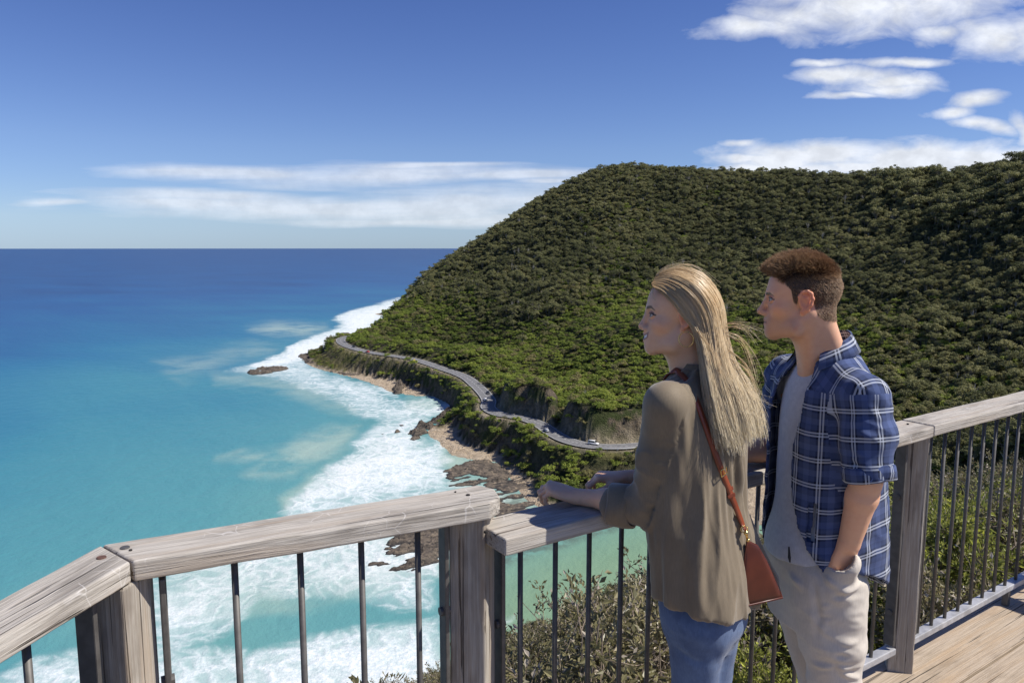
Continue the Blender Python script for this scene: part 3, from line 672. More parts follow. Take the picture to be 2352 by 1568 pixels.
def named(n_):
    a = ng.nodes.new('GeometryNodeInputNamedAttribute'); a.data_type = 'FLOAT'; a.inputs[0].default_value = n_; return a.outputs[0]
cx = ng.nodes.new('ShaderNodeCombineXYZ'); L(named('rotz'), cx.inputs[2])
for k in range(len(PROTO)):
    oi = ng.nodes.new('GeometryNodeObjectInfo'); oi.inputs[0].default_value = first[k]; oi.transform_space = 'ORIGINAL'
    oi.inputs['As Instance'].default_value = True
    cp = ng.nodes.new('FunctionNodeCompare'); cp.data_type = 'FLOAT'; cp.operation = 'EQUAL'; L(named('idx'), cp.inputs[0]); cp.inputs[1].default_value = k; cp.inputs['Epsilon'].default_value = 0.1
    ip = ng.nodes.new('GeometryNodeInstanceOnPoints'); L(gin.outputs[0], ip.inputs['Points']); L(cp.outputs[0], ip.inputs['Selection']); L(oi.outputs['Geometry'], ip.inputs['Instance'])
    L(cx.outputs[0], ip.inputs['Rotation']); L(named('scl'), ip.inputs['Scale'])
    sa = ng.nodes.new('GeometryNodeStoreNamedAttribute'); sa.data_type = 'FLOAT'; sa.domain = 'INSTANCE'; sa.inputs['Name'].default_value = 'tint'
    L(ip.outputs[0], sa.inputs[0]); L(named('tint_v'), sa.inputs['Value']); L(sa.outputs[0], jn.inputs[0])
L(jn.outputs[0], gout.inputs[0])
md = fo.modifiers.new('scatter', 'NODES'); md.node_group = ng
print('trees', len(keep), 'single', single.sum())
# ------------------------------------------------------------------ rocks along the shore
m, t, b = new_mat('shore_rock'); P = t.geo(); n1 = t.noise(t.mapping(P, (0.10, 0.55, 1.2), (0, 0, 0.5)), 1.0, 7, 0.65); n2 = t.noise(P, 0.5, 6, 0.65)
zz = t.node('ShaderNodeSeparateXYZ'); t.put(zz.inputs[0], P)
c = t.mix(t.mapr(n1, 0.35, 0.62), (0.035, 0.030, 0.026), (0.14, 0.112, 0.085)); c = t.mix(t.math('MULTIPLY', t.mapr(n2, 0.5, 0.7), t.attr('tan')), c, (0.36, 0.28, 0.19))
c = t.mix(t.mapr(zz.outputs[2], ZS + 0.5, ZS + 0.1), c, (0.030, 0.027, 0.025))
t.put(b.inputs['Base Color'], c); b.inputs['Roughness'].default_value = 0.7; b.inputs['Specular IOR Level'].default_value = 0.35
t.put(b.inputs['Normal'], t.bump(t.math('ADD', n1, n2), 1.0, 0.8)); rock_mat = m
def rock(poly, H, seed, label, tan=0.3, res=0.8, cut=0.35, edge=5.0):
    W_ = np.array([sea_pt(p)[:2] for p in poly]); lo, hi = W_.min(0) - 6, W_.max(0) + 6
    nx, ny = int((hi[0] - lo[0]) / res) + 2, int((hi[1] - lo[1]) / res) + 2
    X, Y = np.meshgrid(np.linspace(lo[0], hi[0], nx), np.linspace(lo[1], hi[1], ny)); Q = np.c_[X.ravel(), Y.ravel()]
    Q3 = np.c_[Q, np.full(len(Q), seed * 3.7)]
    d = -poly_sd(Q, W_) + fbm(Q3 / 6.0, 3, seed) * 3.5
    ang = 0.5; u = Q[:, 0] * math.cos(ang) + Q[:, 1] * math.sin(ang); v = -Q[:, 0] * math.sin(ang) + Q[:, 1] * math.cos(ang)
    ridge = 1 - np.abs(fbm(np.c_[u / 14, v / 3.6, np.full(len(u), seed)], 4, seed + 3)) * 2
    saw = ((v / 2.6 + fbm(np.c_[u / 9, v / 9, np.zeros(len(u))], 2, seed + 8) * 1.5) % 1.0)
    frag = np.clip(fbm(np.c_[u / 11, v / 5.0, np.full(len(u), seed + 2.0)], 4, seed + 21) * 2.6 + 0.98, 0, 1.3)
    h = H * sstep(d, 0, edge) * (0.18 + 0.55 * ridge + 0.27 * saw) * frag + fbm(Q3 / 1.7, 2, seed + 5) * 0.25 * min(H, 2) - cut * H * (1 - sstep(d, 0, edge * 1.5)) - 0.30
    F = grid_faces(ny, nx); keep_ = (h[F] > -0.5).any(1); F = F[keep_]; used = np.unique(F); mp = np.full(len(h), -1); mp[used] = np.arange(len(used))
    c0 = W_.mean(0); V = np.c_[Q[used] - c0, np.maximum(h[used], -1.5)]
    me = np_mesh('rock_outcrop', V, mp[F], [rock_mat], False); add_attr(me, 'tan', np.full(len(V), tan) + fbm(V / 8.0, 2, seed) * 0.5)
    return tag(mesh_obj('rock_outcrop', me, loc=(c0[0], c0[1], ZS)), label, 'rock', 'rocks along the shore')
rock(C((225, 478), (300, 448), (360, 442), (440, 438), (475, 450), (410, 472), (320, 486), (240, 488)), 2.4, 1, 'long low dark reef of rocks lying out in the surf off the point', 0.0)
rock(C((485, 392), (560, 370), (640, 395), (600, 440), (540, 430), (500, 412)), 3.0, 2, 'dark boulders at the tip of the point below the road', 0.1)
rock(C((685, 278), (795, 276), (785, 292), (690, 294)), 3.0, 3, 'thin dark line of rocks in the surf beyond the road bend', 0.0)
rock(C((955, 562), (1000, 532), (1065, 532), (1055, 582), (985, 588)), 5.0, 4, 'lone blocky rock standing on the far strip of sand', 0.25)
rock(C((1230, 556), (1330, 566), (1420, 550), (1465, 600), (1400, 668), (1330, 655), (1310, 620)), 4.0, 5, 'dark rocky point directly below the sharp bend of the road', 0.1)
rock(C((1020, 800), (1120, 735), (1205, 690), (1300, 652), (1340, 690), (1310, 742), (1225, 748), (1170, 795), (1095, 828)), 5.0, 6, 'big slanting grey rock ledge at the end of the middle beach', 0.2)
rock(C((975, 790), (1000, 738), (1065, 728), (1055, 765), (1010, 790)), 4.0, 7, 'pair of dark boulders washed by foam beside the slanting ledge', 0.0)
rock(C((890, 800), (945, 768), (965, 782), (930, 802)), 3.0, 8, 'small dark boulder farthest out in the foam of the bay', 0.0)
rock(C((1215, 975), (1310, 932), (1450, 912), (1570, 922), (1610, 995), (1590, 1060), (1400, 1060), (1250, 1065), (1230, 1010)), 2.0, 9, 'broad brown rock shelf between the foam and the sand below the scrub', 0.45, cut=0.2)
rock(C((1075, 1062), (1200, 1036), (1228, 1046), (1110, 1070)), 1.8, 10, 'narrow dark rock streak in the white water off the brown shelf', 0.0)
rock([(1105, 1110), (1230, 1085), (1262, 1140), (1250, 1185), (1150, 1190), (1090, 1180)], 1.2, 11, 'flat tan rock platform seen just past the chamfered rail end', 0.8, cut=0.1)
rock([(840, 1298), (875, 1236), (930, 1215), (1060, 1185), (1080, 1260), (1000, 1300), (940, 1318), (870, 1318)], 2.2, 12, 'brown weedy rock reef in the foam left of the cracked timber post', 0.35, res=0.8)
rock([(760, 1262), (800, 1250), (850, 1252), (800, 1270)], 1.2, 13, 'scatter of small rocks in white water left of the weedy reef', 0.1, res=0.7)
rock([(1120, 1258), (1220, 1240), (1320, 1222), (1300, 1240), (1200, 1268), (1120, 1285)], 0.7, 14, 'low wet reef at the mouth of the green lagoon', 0.2, res=0.8)
rock(C((1110, 800), (1160, 790), (1150, 806)), 1.6, 15, 'small rock awash just off the middle beach', 0.0)
rock(C((985, 860), (1020, 852), (1010, 872)), 1.4, 16, 'single small rock in thick foam below the two boulders', 0.0)
rock(C((1500, 895), (1560, 880), (1640, 880), (1600, 920), (1530, 925)), 2.4, 17, 'dark boulders between the middle beach and the scrub', 0.2)
rock(C((1095, 770), (1150, 735), (1190, 750), (1140, 800)), 3.0, 21, 'low rocks between the slanting ledge and the middle beach sand', 0.2)
rock(C((1240, 745), (1320, 742), (1420, 775), (1500, 800), (1480, 815), (1380, 800), (1290, 770)), 1.2, 22, 'line of stones along the back of the middle beach', 0.6, cut=0.6, edge=3.0)
rock(C((640, 450), (760, 470), (860, 480), (850, 495), (740, 488), (630, 465)), 1.4, 23, 'stony foreshore below the headland beside the far beach', 0.5, cut=0.5, edge=3.0)
rock(C((440, 415), (475, 405), (490, 418), (460, 425)), 1.8, 24, 'small dark rock in the surf just off the tip boulders', 0.0)
rock(C((635, 290), (660, 286), (665, 293), (640, 296)), 1.8, 25, 'tiny dark rock in the surf off the far bend', 0.0)
rock(C((780, 540), (830, 532), (850, 542), (800, 548)), 1.4, 26, 'flat rock awash in the shallow bay off the far beach', 0.0)
# ------------------------------------------------------------------ cars on the coast road
tyre_m = flat_mat('tyre', (0.02, 0.02, 0.02), 0.9); glass_m = flat_mat('car_glass', (0.015, 0.018, 0.02), 0.08, spec=0.8); lamp_m = flat_mat('car_lamp', (0.75, 0.72, 0.68), 0.2); rim_m = flat_mat('wheel_rim', (0.45, 0.45, 0.46), 0.35, 0.8)
def road_at(p, off):
    """ground point and heading on the road nearest a found point, moved off to one lane"""
    q = sea_pt(c4(*p), 16)[:2]; k = int(np.argmin(((ROADP[:, :2] - q) ** 2).sum(1))); k = min(max(k, 1), len(ROADP) - 2)
    d = ROADP[k + 1, :2] - ROADP[k - 1, :2]; d /= np.linalg.norm(d); n = np.array([d[1], -d[0]])
    s = (q - ROADP[k, :2]) @ d; base = ROADP[k, :2] + d * s + n * off
    return (base[0], base[1], ROADP[k, 2] + 0.565), math.atan2(d[1], d[0])
def car(p, off, flip, colr, label, van=False):
    loc, hd = road_at(p, off); root = empty('parked_car' if False else 'car', loc, hd + (math.pi if flip else 0), label=label, cat='car', group='cars on the coast road')
    paint = flat_mat('car_paint', colr, 0.25, spec=0.6)
    L_, H_ = (5.0, 1.95) if van else (4.5, 1.5)
    prof = [(-L_ / 2, 0.35), (-L_ / 2 + 0.03, 0.95), (-L_ / 2 + (0.1 if van else 0.5), 1.0), (L_ / 2 - 1.25, 0.98), (L_ / 2 - 0.15, 0.80), (L_ / 2, 0.55), (L_ / 2 - 0.05, 0.33)]
    cab = [(-L_ / 2 + (0.06 if van else 0.35), 0.97), (-L_ / 2 + (0.2 if van else 0.95), H_ - 0.02), (L_ / 2 - (1.75 if van else 2.2), H_), (L_ / 2 - 1.2, 0.97)]
    def extr(pr, w, wt_):
        bm = bmesh.new(); A = [bm.verts.new((x_, -w, z_)) for x_, z_ in pr]; f = bm.faces.new(A)
        r_ = bmesh.ops.extrude_face_region(bm, geom=[f]); up = [v for v in r_['geom'] if isinstance(v, bmesh.types.BMVert)]
        for v in up: v.co.y = w
        for v in bm.verts:
            if v.co.z > 1.1: v.co.y *= wt_
        bmesh.ops.recalc_face_normals(bm, faces=bm.faces[:]); return bm
    bm = extr(prof, 0.89, 1); bmesh.ops.bevel(bm, geom=bm.edges[:], offset=0.07, segments=3, affect='EDGES')
    mb = MB(); mb.bm.free(); mb.bm = bm; mb.build('body', paint, root, smooth=True)
    bm = extr(cab, 0.83, 0.86); bmesh.ops.bevel(bm, geom=bm.edges[:], offset=0.05, segments=2, affect='EDGES'); mb = MB(); mb.bm.free(); mb.bm = bm; mb.build('roof', paint, root, smooth=True)
    def inset(p0, p1, p2, p3, off_): pass
    bm = extr([(cab[0][0] + 0.3, 1.03), (cab[1][0] + 0.12, H_ - 0.1), (cab[2][0] - 0.02, H_ - 0.09), (cab[3][0] - 0.28, 1.03)], 0.845, 0.865); mb = MB(); mb.bm.free(); mb.bm = bm; mb.build('side_window', glass_m, root)
    mb = MB(); fx = [(cab[2][0] + 0.07, H_ - 0.07), (cab[3][0] + 0.035, 1.02)]
    v = [mb.bm.verts.new(q_) for q_ in ((fx[0][0], -0.62, fx[0][1]), (fx[0][0], 0.62, fx[0][1]), (fx[1][0], 0.74, fx[1][1]), (fx[1][0], -0.74, fx[1][1]))]; f = mb.bm.faces.new(v); bmesh.ops.solidify(mb.bm, geom=[f], thickness=0.03); mb.build('windscreen', glass_m, root)
    mb = MB(); rx = [(cab[1][0] - 0.05, H_ - 0.12), (cab[0][0] - 0.02, 1.05)]
    v = [mb.bm.verts.new(q_) for q_ in ((rx[0][0], 0.60, rx[0][1]), (rx[0][0], -0.60, rx[0][1]), (rx[1][0], -0.70, rx[1][1]), (rx[1][0], 0.70, rx[1][1]))]; f = mb.bm.faces.new(v); bmesh.ops.solidify(mb.bm, geom=[f], thickness=0.03); mb.build('rear_window', glass_m, root)
    for sx in (-1, 1):
        for sy in (-1, 1):
            mb = MB(); mb.cyl((sx * L_ * 0.3, sy * 0.70, 0.32), (sx * L_ * 0.3, sy * 0.92, 0.32), 0.32, seg=16); w_ = mb.build('wheel', tyre_m, root, smooth=False)
            mb = MB(); mb.cyl((sx * L_ * 0.3, sy * 0.90, 0.32), (sx * L_ * 0.3, sy * 0.93, 0.32), 0.19, seg=12); mb.build('rim', rim_m, w_)
        mb = MB(); mb.box((L_ / 2 - 0.09, sx * 0.62, 0.68), (0.12, 0.34, 0.13), bev=0.03); mb.build('headlight', lamp_m, root)
    return root
car((2022, 838), -2.1, False, (0.80, 0.80, 0.79), 'white van on the near straight of the coast road', True)
car((1797, 776), 2.1, True, (0.42, 0.44, 0.47), 'silver car heading down the road behind the white van')
car((1505, 618), 2.1, True, (0.80, 0.80, 0.80), 'small white car just past the sharp bend of the road')
car((1462, 585), -2.1, False, (0.03, 0.033, 0.04), 'black car entering the sharp bend of the road')
car((872, 371), 2.1, True, (0.45, 0.04, 0.03), 'red car on the far stretch of road near the headland')
car((788, 346), -2.1, False, (0.035, 0.04, 0.05), 'dark car farthest away where the road rounds the headland')
# guard rail, marker posts, signs beside the road
zinc = flat_mat('zinc_guard_rail', (0.55, 0.55, 0.54), 0.5, 0.3); white_p = flat_mat('white_post', (0.8, 0.8, 0.78), 0.6); yel = flat_mat('yellow_sign', (0.75, 0.52, 0.03), 0.6)
i0 = int(np.argmin(((ROADP[:, :2] - sea_pt(c4(2040, 862), 16)[:2]) ** 2).sum(1))); seg_ = ROADP[i0:i0 + 36]
def side_off(P_, o): 
    t_ = np.gradient(P_[:, :2], axis=0); n = np.c_[t_[:, 1], -t_[:, 0]]; n /= np.linalg.norm(n, axis=1)[:, None]; return np.c_[P_[:, :2] + n * o, P_[:, 2]]
G = side_off(seg_, 5.2); gc = G[0].copy(); root = empty('guard_rail', tuple(gc), label='long grey guard rail on posts along the seaward edge of the near road', cat='guard rail')
V, F = tube(G - gc + [0, 0, 1.15], 0.17, 6); mesh_obj('beam', np_mesh('beam', V * np.array([1, 1, 1]), F, [zinc]), root)
for k in range(0, len(G), 3):
    mb = MB(); q = G[k] - gc; mb.box((q[0], q[1], 0.55), (0.14, 0.14, 1.3), bev=0.02); mb.build('post', zinc, root)
pick = [(1180, 448, 5.4), (1420, 545, 5.4), (1640, 690, -6.6), (1757, 727, -6.6), (1330, 480, -6.6), (1000, 385, -6.6), (2135, 872, 5.4)]
for X, Y, o_ in pick:
    loc, hd = road_at((X, Y), o_); mb = MB(); mb.box((0, 0, 0.5), (0.14, 0.10, 1.1), bev=0.02); mb.box((0, 0, 0.86), (0.16, 0.12, 0.16), bev=0.02)
    tag(mb.build('marker_post', white_p, loc=(loc[0], loc[1], loc[2] - 0.2)), 'white roadside marker post at the edge of the coast road', 'marker post', 'marker posts along the coast road')
for X, Y, o_, mt, lb in ((1140, 422, 7.8, yel, 'yellow roadside warning sign on the seaward side of the road'), (1640, 683, -8.5, white_p, 'small white sign on a post at the foot of the grey rock cutting')):
    loc, hd = road_at((X, Y), o_); root = empty('road_sign', loc, hd, label=lb, cat='sign')
    mb = MB(); mb.cyl((0, 0, -0.3), (0, 0, 2.4), 0.05); mb.build('pole', zinc, root); mb = MB(); mb.box((0.06, 0, 2.2), (0.04, 1.0, 1.0), Matrix.Rotation(R(45 if mt is yel else 0), 3, 'X'), 0.01); mb.build('board', mt, root)
# ------------------------------------------------------------------ weathered timber lookout: deck, posts, handrails, steel panels
def wood_mat(name, base=(0.34, 0.305, 0.26), dark=(0.15, 0.13, 0.11), light=(0.56, 0.52, 0.46), warm=0.0, scratch=0.6):
    """grain runs along the object's local X"""
    m, t, b = new_mat(name); P = t.coord('Object')
    g1 = t.noise(t.mapping(P, (1.6, 46, 46)), 1.0, 6, 0.65, 0.25); g2 = t.noise(t.mapping(P, (5, 190, 190)), 1.0, 4, 0.6)
    blot = t.noise(t.mapping(P, (3.0, 9, 9)), 1.0, 4, 0.6)
    c = t.mix(t.mapr(g1, 0.34, 0.66), base, t.mix(0.35, base, light)); c = t.mix(t.math('MULTIPLY', t.mapr(g2, 0.44, 0.60), 0.65), c, light)
    c = t.mix(t.math('MULTIPLY', t.mapr(blot, 0.48, 0.72), 0.6), c, dark)
    crack = t.mapr(t.noise(t.mapping(P, (1.1, 75, 75), loc=(3, 1, 2)), 1.0, 3, 0.5, 0.3), 0.62, 0.66)
    c = t.mix(t.math('MULTIPLY', crack, 0.85), c, (0.06, 0.05, 0.042))
    if warm: c = t.mix(t.math('MULTIPLY', t.mapr(t.noise(t.mapping(P, (1.2, 20, 20), loc=(7, 0, 0)), 1.0, 3), 0.5, 0.7), warm), c, (0.42, 0.29, 0.17))
    if scratch:
        w = t.noise(P, 9.0, 2, 0.5, out=1); wp = t.vmath('ADD', P, t.vmath('MULTIPLY', t.vmath('SUBTRACT', w, (0.5, 0.5, 0.5)), (0.05, 0.05, 0.05)))
        v = t.node('ShaderNodeTexVoronoi', dict(feature='DISTANCE_TO_EDGE'), Scale=13.0); t.put(v.inputs['Vector'], wp)
        sc = t.math('MULTIPLY', t.mapr(v.outputs[0], 0.0, 0.022, 1.0, 0.0), t.mapr(t.noise(P, 6.5, 2), 0.52, 0.62))
        c = t.mix(t.math('MULTIPLY', sc, scratch), c, (0.62, 0.59, 0.55))
    t.put(b.inputs['Base Color'], c); b.inputs['Roughness'].default_value = 0.8; b.inputs['Specular IOR Level'].default_value = 0.25
    h = t.math('ADD', t.math('MULTIPLY', g1, 1.0), t.math('ADD', t.math('MULTIPLY', g2, 0.4), t.math('MULTIPLY', crack, -1.3)))
    t.put(b.inputs['Normal'], t.bump(h, 0.9, 0.006)); return m
rail_wood = wood_mat('weathered_rail_wood', warm=0.25)
post_wood = wood_mat('weathered_post_wood', (0.33, 0.29, 0.24), (0.14, 0.11, 0.085), (0.48, 0.44, 0.38), 0.3, 0.0)
deck_wood = wood_mat('deck_board_wood', (0.36, 0.285, 0.205), (0.21, 0.16, 0.11), (0.50, 0.41, 0.31), 0.5, 0.15)
steel = flat_mat('galvanised_steel', (0.115, 0.108, 0.10), 0.55, 0.35, var=0.18, scale=30.0)
steel_lt = flat_mat('worn_steel', (0.42, 0.42, 0.43), 0.5, 0.3, var=0.25, scale=14.0)
rust = flat_mat('rusty_bolt', (0.16, 0.085, 0.06), 0.7, 0.3, var=0.3, scale=90.0)
hole = flat_mat('dark_hole', (0.02, 0.017, 0.015), 0.9)
RD = np.array([0.832, 0.555]); RN = np.array([-0.555, 0.832])       # along / out across the long right hand rail
TOP_HI, TOP_LO, TH = 1.175, 1.10, 0.047
def prism(poly, z0, z1, bev=0.006):
    """plan polygon (counter-clockwise) pulled up from z0 to z1 with softened edges"""
    bm = bmesh.new(); vs = [bm.verts.new((p[0], p[1], z0)) for p in poly]; f = bm.faces.new(vs)
    r = bmesh.ops.extrude_face_region(bm, geom=[f]); up = [v for v in r['geom'] if isinstance(v, bmesh.types.BMVert)]
    for v in up: v.co.z = z1
    bmesh.ops.recalc_face_normals(bm, faces=bm.faces[:])
    bmesh.ops.bevel(bm, geom=bm.edges[:], offset=bev, segments=3, affect='EDGES', profile=0.5); return bm
def rail_obj(name, poly, top, axis, mat, **k):
    """a handrail plank; its local X runs along the grain"""
    poly = np.array(poly); o0 = poly.mean(0); a = np.array(axis) / np.linalg.norm(axis); nrm = np.array([-a[1], a[0]])
    loc = [((p - o0) @ a, (p - o0) @ nrm) for p in poly]
    bm = prism(loc, -TH, 0.0)
    # subdivide along the grain and waver the edges a little, as old sawn timber does
    long_ = [e for e in bm.edges if abs(e.verts[0].co.x - e.verts[1].co.x) > 0.15]
    bmesh.ops.subdivide_edges(bm, edges=long_, cuts=24, use_grid_fill=True)
    for v in bm.verts:
        q = np.array([[v.co.x * 6 + o0[0] * 9, v.co.y * 9, v.co.z * 9]]); d = vnoise(q, 4)[0] * 0.0016 + vnoise(q * 3.7, 6)[0] * 0.0008
        v.co.y += d; v.co.z += d * 0.8
    me = bpy.data.meshes.new(name); bm.normal_update(); bm.to_mesh(me); bm.free(); me.materials.append(mat)
    me.polygons.foreach_set('use_smooth', np.zeros(len(me.polygons), bool))
    o = mesh_obj(name, me, loc=(o0[0], o0[1], top)); o.rotation_euler = (0, 0, math.atan2(a[1], a[0])); return tag(o, **k)
# corner of the two high rails and their ends, in plan
cf, ci = np.array([-0.914, 1.577]), np.array([-0.800, 1.486])           # mitre, far and inner
e1f, e1i = cf - np.array([0.047, 0.26]) * 4.6, ci - np.array([0.060, 0.272]) * 4.4
r2f, r2i = np.array([-0.116, 1.990]), np.array([-0.055, 1.848])
d2 = (r2f - cf) / np.linalg.norm(r2f - cf)
g_ = 0.0012
rl1 = rail_obj('handrail', [e1f, e1i, ci - [0.0004, 0.0022], cf - [0.0006, 0.0022]], TOP_HI, [0.055, 0.266], rail_wood,
               label='weathered grey handrail plank at the left, running in to the mitred corner', cat='handrail', group='timber handrails of the lookout')
rl2 = rail_obj('handrail', [cf + [0.0015, 0], ci + [0.002, 0.0005], r2i, r2i + [0.024, 0.045], r2f + [0.068, -0.028], r2f + [0.022, 0.004]], TOP_HI, d2, rail_wood,
               label='short scratched grey handrail plank with a chamfered end, above the brown cracked post', cat='handrail', group='timber handrails of the lookout')
W = 0.138
def rail34(s): return np.array([-0.075, 1.93]) + RD * s                   # far edge of the long rail
S_P4 = 2.09
rl3 = rail_obj('handrail', [rail34(-0.03), rail34(-0.03) - RN * 0.15, rail34(S_P4 - 0.004) - RN * W, rail34(S_P4 - 0.004)], TOP_LO, RD, rail_wood,
               label='lower grey handrail plank the couple lean on, between two posts', cat='handrail', group='timber handrails of the lookout')
rl4 = rail_obj('handrail', [rail34(S_P4), rail34(S_P4) - RN * W, rail34(S_P4 + 1.66) - RN * W, rail34(S_P4 + 1.66)], TOP_LO + 0.003, RD, rail_wood,
               label='pale sunlit handrail plank receding to the right beyond the man', cat='handrail', group='timber handrails of the lookout')
def fix_bolt(parent, wx, wy, r=0.010, mat=None, name='bolt'):
    b_ = MB(); M_ = parent.matrix_basis.inverted() @ Vector((wx, wy, parent.location.z))
    b_.cyl((M_.x, M_.y, -0.002), (M_.x, M_.y, 0.0028), r, r * 0.85, 14); b_.build(name, mat or rust, parent, smooth=False)
for o_, x_, y_, r_, m_ in ((rl2, *at_z(287, 1258, TOP_HI)[:2], 0.011, steel), (rl1, *at_z(233, 1281, TOP_HI)[:2], 0.011, rust), (rl2, *at_z(300, 1264, TOP_HI)[:2], 0.004, hole),
                           (rl2, *at_z(1075, 1137, TOP_HI)[:2], 0.006, hole), (rl2, *at_z(1046, 1130, TOP_HI)[:2], 0.003, hole), (rl3, *at_z(1116, 1221, TOP_LO)[:2], 0.006, hole), (rl4, *at_z(2085, 975, TOP_LO)[:2], 0.005, hole)):
    fix_bolt(o_, x_, y_, r_, m_, 'bolt' if m_ is not hole else 'nail_hole')
def post(cx, cy, ang, size, z0, z1, **k):
    """local X = grain = up, so the wood pattern follows the post"""
    bm = bmesh.new(); bmesh.ops.create_cube(bm, size=1.0)
    for v in bm.verts: v.co = Vector((v.co.x * (z1 - z0), v.co.y * size, v.co.z * size))
    bmesh.ops.bevel(bm, geom=bm.edges[:], offset=0.006, segments=3, affect='EDGES', profile=0.5)
    bmesh.ops.subdivide_edges(bm, edges=[e for e in bm.edges if abs(e.verts[0].co.x - e.verts[1].co.x) > 0.3], cuts=40, use_grid_fill=True)
    for v in bm.verts:
        q = np.array([[v.co.x * 5 + cx * 7, v.co.y * 9, v.co.z * 9]]); d = vnoise(q, 14)[0] * 0.0018 + vnoise(q * 4.1, 16)[0] * 0.0012
        v.co.y += d; v.co.z += d
    me = bpy.data.meshes.new('railing_post'); bm.normal_update(); bm.to_mesh(me); bm.free(); me.materials.append(post_wood)
    o = mesh_obj('railing_post', me); M = Matrix.Rotation(ang, 4, 'Z') @ Matrix(((0, 0, 1, 0), (0, 1, 0, 0), (1, 0, 0, 0), (0, 0, 0, 1))) @ Matrix.Rotation(math.pi, 4, 'Z')
    o.matrix_world = Matrix.Translation((cx, cy, (z0 + z1) / 2)) @ M
    return tag(o, k.get('label'), 'post', 'posts of the lookout railing')
P1, P2, P4 = np.array([-0.845, 1.515]), np.array([-0.108, 1.912]), np.array([1.70, 3.055])
post(*P1, R(-12), 0.095, -0.5, TOP_HI - TH - 0.001, label='grey timber post under the mitred handrail corner, its right side sunlit')
post(*P2, R(-14), 0.10, -0.5, TOP_HI - TH - 0.001, label='brown cracked timber post under the chamfered end of the short handrail')
post(*P4, R(-17), 0.10, -0.02, TOP_LO - TH - 0.001, label='tall rough sawn timber post behind the man, standing on the deck')
rail_obj('handrail', [rail34(S_P4 + 1.665), rail34(S_P4 + 1.665) - RN * 2.4, rail34(S_P4 + 1.665) - RN * 2.4 + RD * W, rail34(S_P4 + 1.665) + RD * W], TOP_LO + 0.003, RN, rail_wood,  # out of view, added so its shadow falls across the deck boards
         label='unseen handrail plank added to cast shadow on the deck, turning back along its right side', cat='handrail', group='timber handrails of the lookout')
PC = rail34(S_P4 + 1.73) - RN * 0.075
post(*PC, R(33.7), 0.10, -0.02, TOP_LO - TH - 0.001, label='unseen timber post added at the corner of the shadow-casting right handrail')  # unseen corner post, added along with the shadow-casting rail
# steel panels between the posts
def panel(name, A, B, top, n, first, label, z0=0.10, bar=True, step=None):
    """frame bars and round balusters from plan point A to B"""
    A, B = np.array(A), np.array(B); d = B - A; L = np.linalg.norm(d); d = d / L; ang = math.atan2(d[1], d[0]); Rz = Matrix.Rotation(ang, 3, 'Z')
    root = empty(name, (A[0], A[1], 0), label=label, cat='fence', group='steel baluster fences of the lookout')
    bb = MB(); bb.box((d[0] * L / 2, d[1] * L / 2, z0), (L, 0.045, 0.028), Rz, 0.004); bb.build('bottom_rail', steel_lt, root)
    if bar:
        for s in (0.022, L - 0.022):
            eb = MB(); eb.box((d[0] * s, d[1] * s, (top + z0) / 2 + 0.008), (0.012, 0.046, top - z0 - 0.045), Rz, 0.003); o = eb.build('end_bar', steel, root)
            bt = MB(); q = np.array([d[0] * s, d[1] * s]); bt.cyl((q[0] - d[0] * 0.014, q[1] - d[1] * 0.014, 0.28), (q[0] + d[0] * 0.014, q[1] + d[1] * 0.014, 0.28), 0.012, seg=10); bt.build('bolt', steel, o)
            bt = MB(); bt.cyl((q[0] - d[0] * 0.014, q[1] - d[1] * 0.014, top - 0.26), (q[0] + d[0] * 0.014, q[1] + d[1] * 0.014, top - 0.26), 0.012, seg=10); bt.build('bolt', steel, o)
    for s in first:
        r_ = MB(); r_.cyl((d[0] * s, d[1] * s, z0 + 0.012), (d[0] * s, d[1] * s, top), 0.0078, seg=14); r_.build('baluster', steel, root, smooth=True)
    return root
def along(xd, A, d):
    """distance along a plan line where the picture column xd crosses it (at mid height of the bars)"""
    k = ray(xd, 1350); k = k[:2] / k[1]
    # A + d s  =  k * y
    s = (k[0] * A[1] - A[0]) / (d[0] - k[0] * d[1]); return s
mid2a, mid2b = P1 + d2 * 0.06, P2 - d2 * 0.06
dd_ = (mid2b - mid2a) / np.linalg.norm(mid2b - mid2a)
panel('baluster_fence', mid2a, mid2b, TOP_HI - TH - 0.001, 0, [along(x_, mid2a, dd_) for x_ in (374, 541, 692, 832, 961)], 'short steel baluster fence with five bars, left of the brown cracked post')
d1 = np.array([0.055, 0.266]); d1 /= np.linalg.norm(d1); m1b = P1 - d1 * 0.06 + [-0.012, 0]; m1a = m1b - d1 * 1.1
panel('baluster_fence', m1a, m1b, TOP_HI - TH - 0.001, 0, [1.1 - 0.045 - 0.122 * k for k in range(1, 8)], 'steel baluster fence at the left edge below the sloping sunlit handrail')
m3a = P2 + np.array([0.055, 0.025]); m3b = P4 - RD * 0.065 + RN * 0.0
d3 = (m3b - m3a) / np.linalg.norm(m3b - m3a); L3 = np.linalg.norm(m3b - m3a)
panel('baluster_fence', m3a, m3b, TOP_LO - TH - 0.001, 0, [along(x_, m3a, d3) for x_ in (1195, 1275, 1352, 1425, 1490)] + [along(1490, m3a, d3) + 0.128 * k for k in range(1, 11) if along(1490, m3a, d3) + 0.128 * k < L3 - 0.06],
      'long steel baluster fence behind the couple, between the two timber posts')
m4a = P4 + RD * 0.07; m4b = P4 + RD * 1.56
s0 = along(2118, m4a, RD)
fence4 = panel('baluster_fence', m4a, m4b, TOP_LO - TH + 0.002, 0, [0.075 + 0.121 * k for k in range(0, 12)], 'steel baluster fence beyond the man, its bars receding to the right')
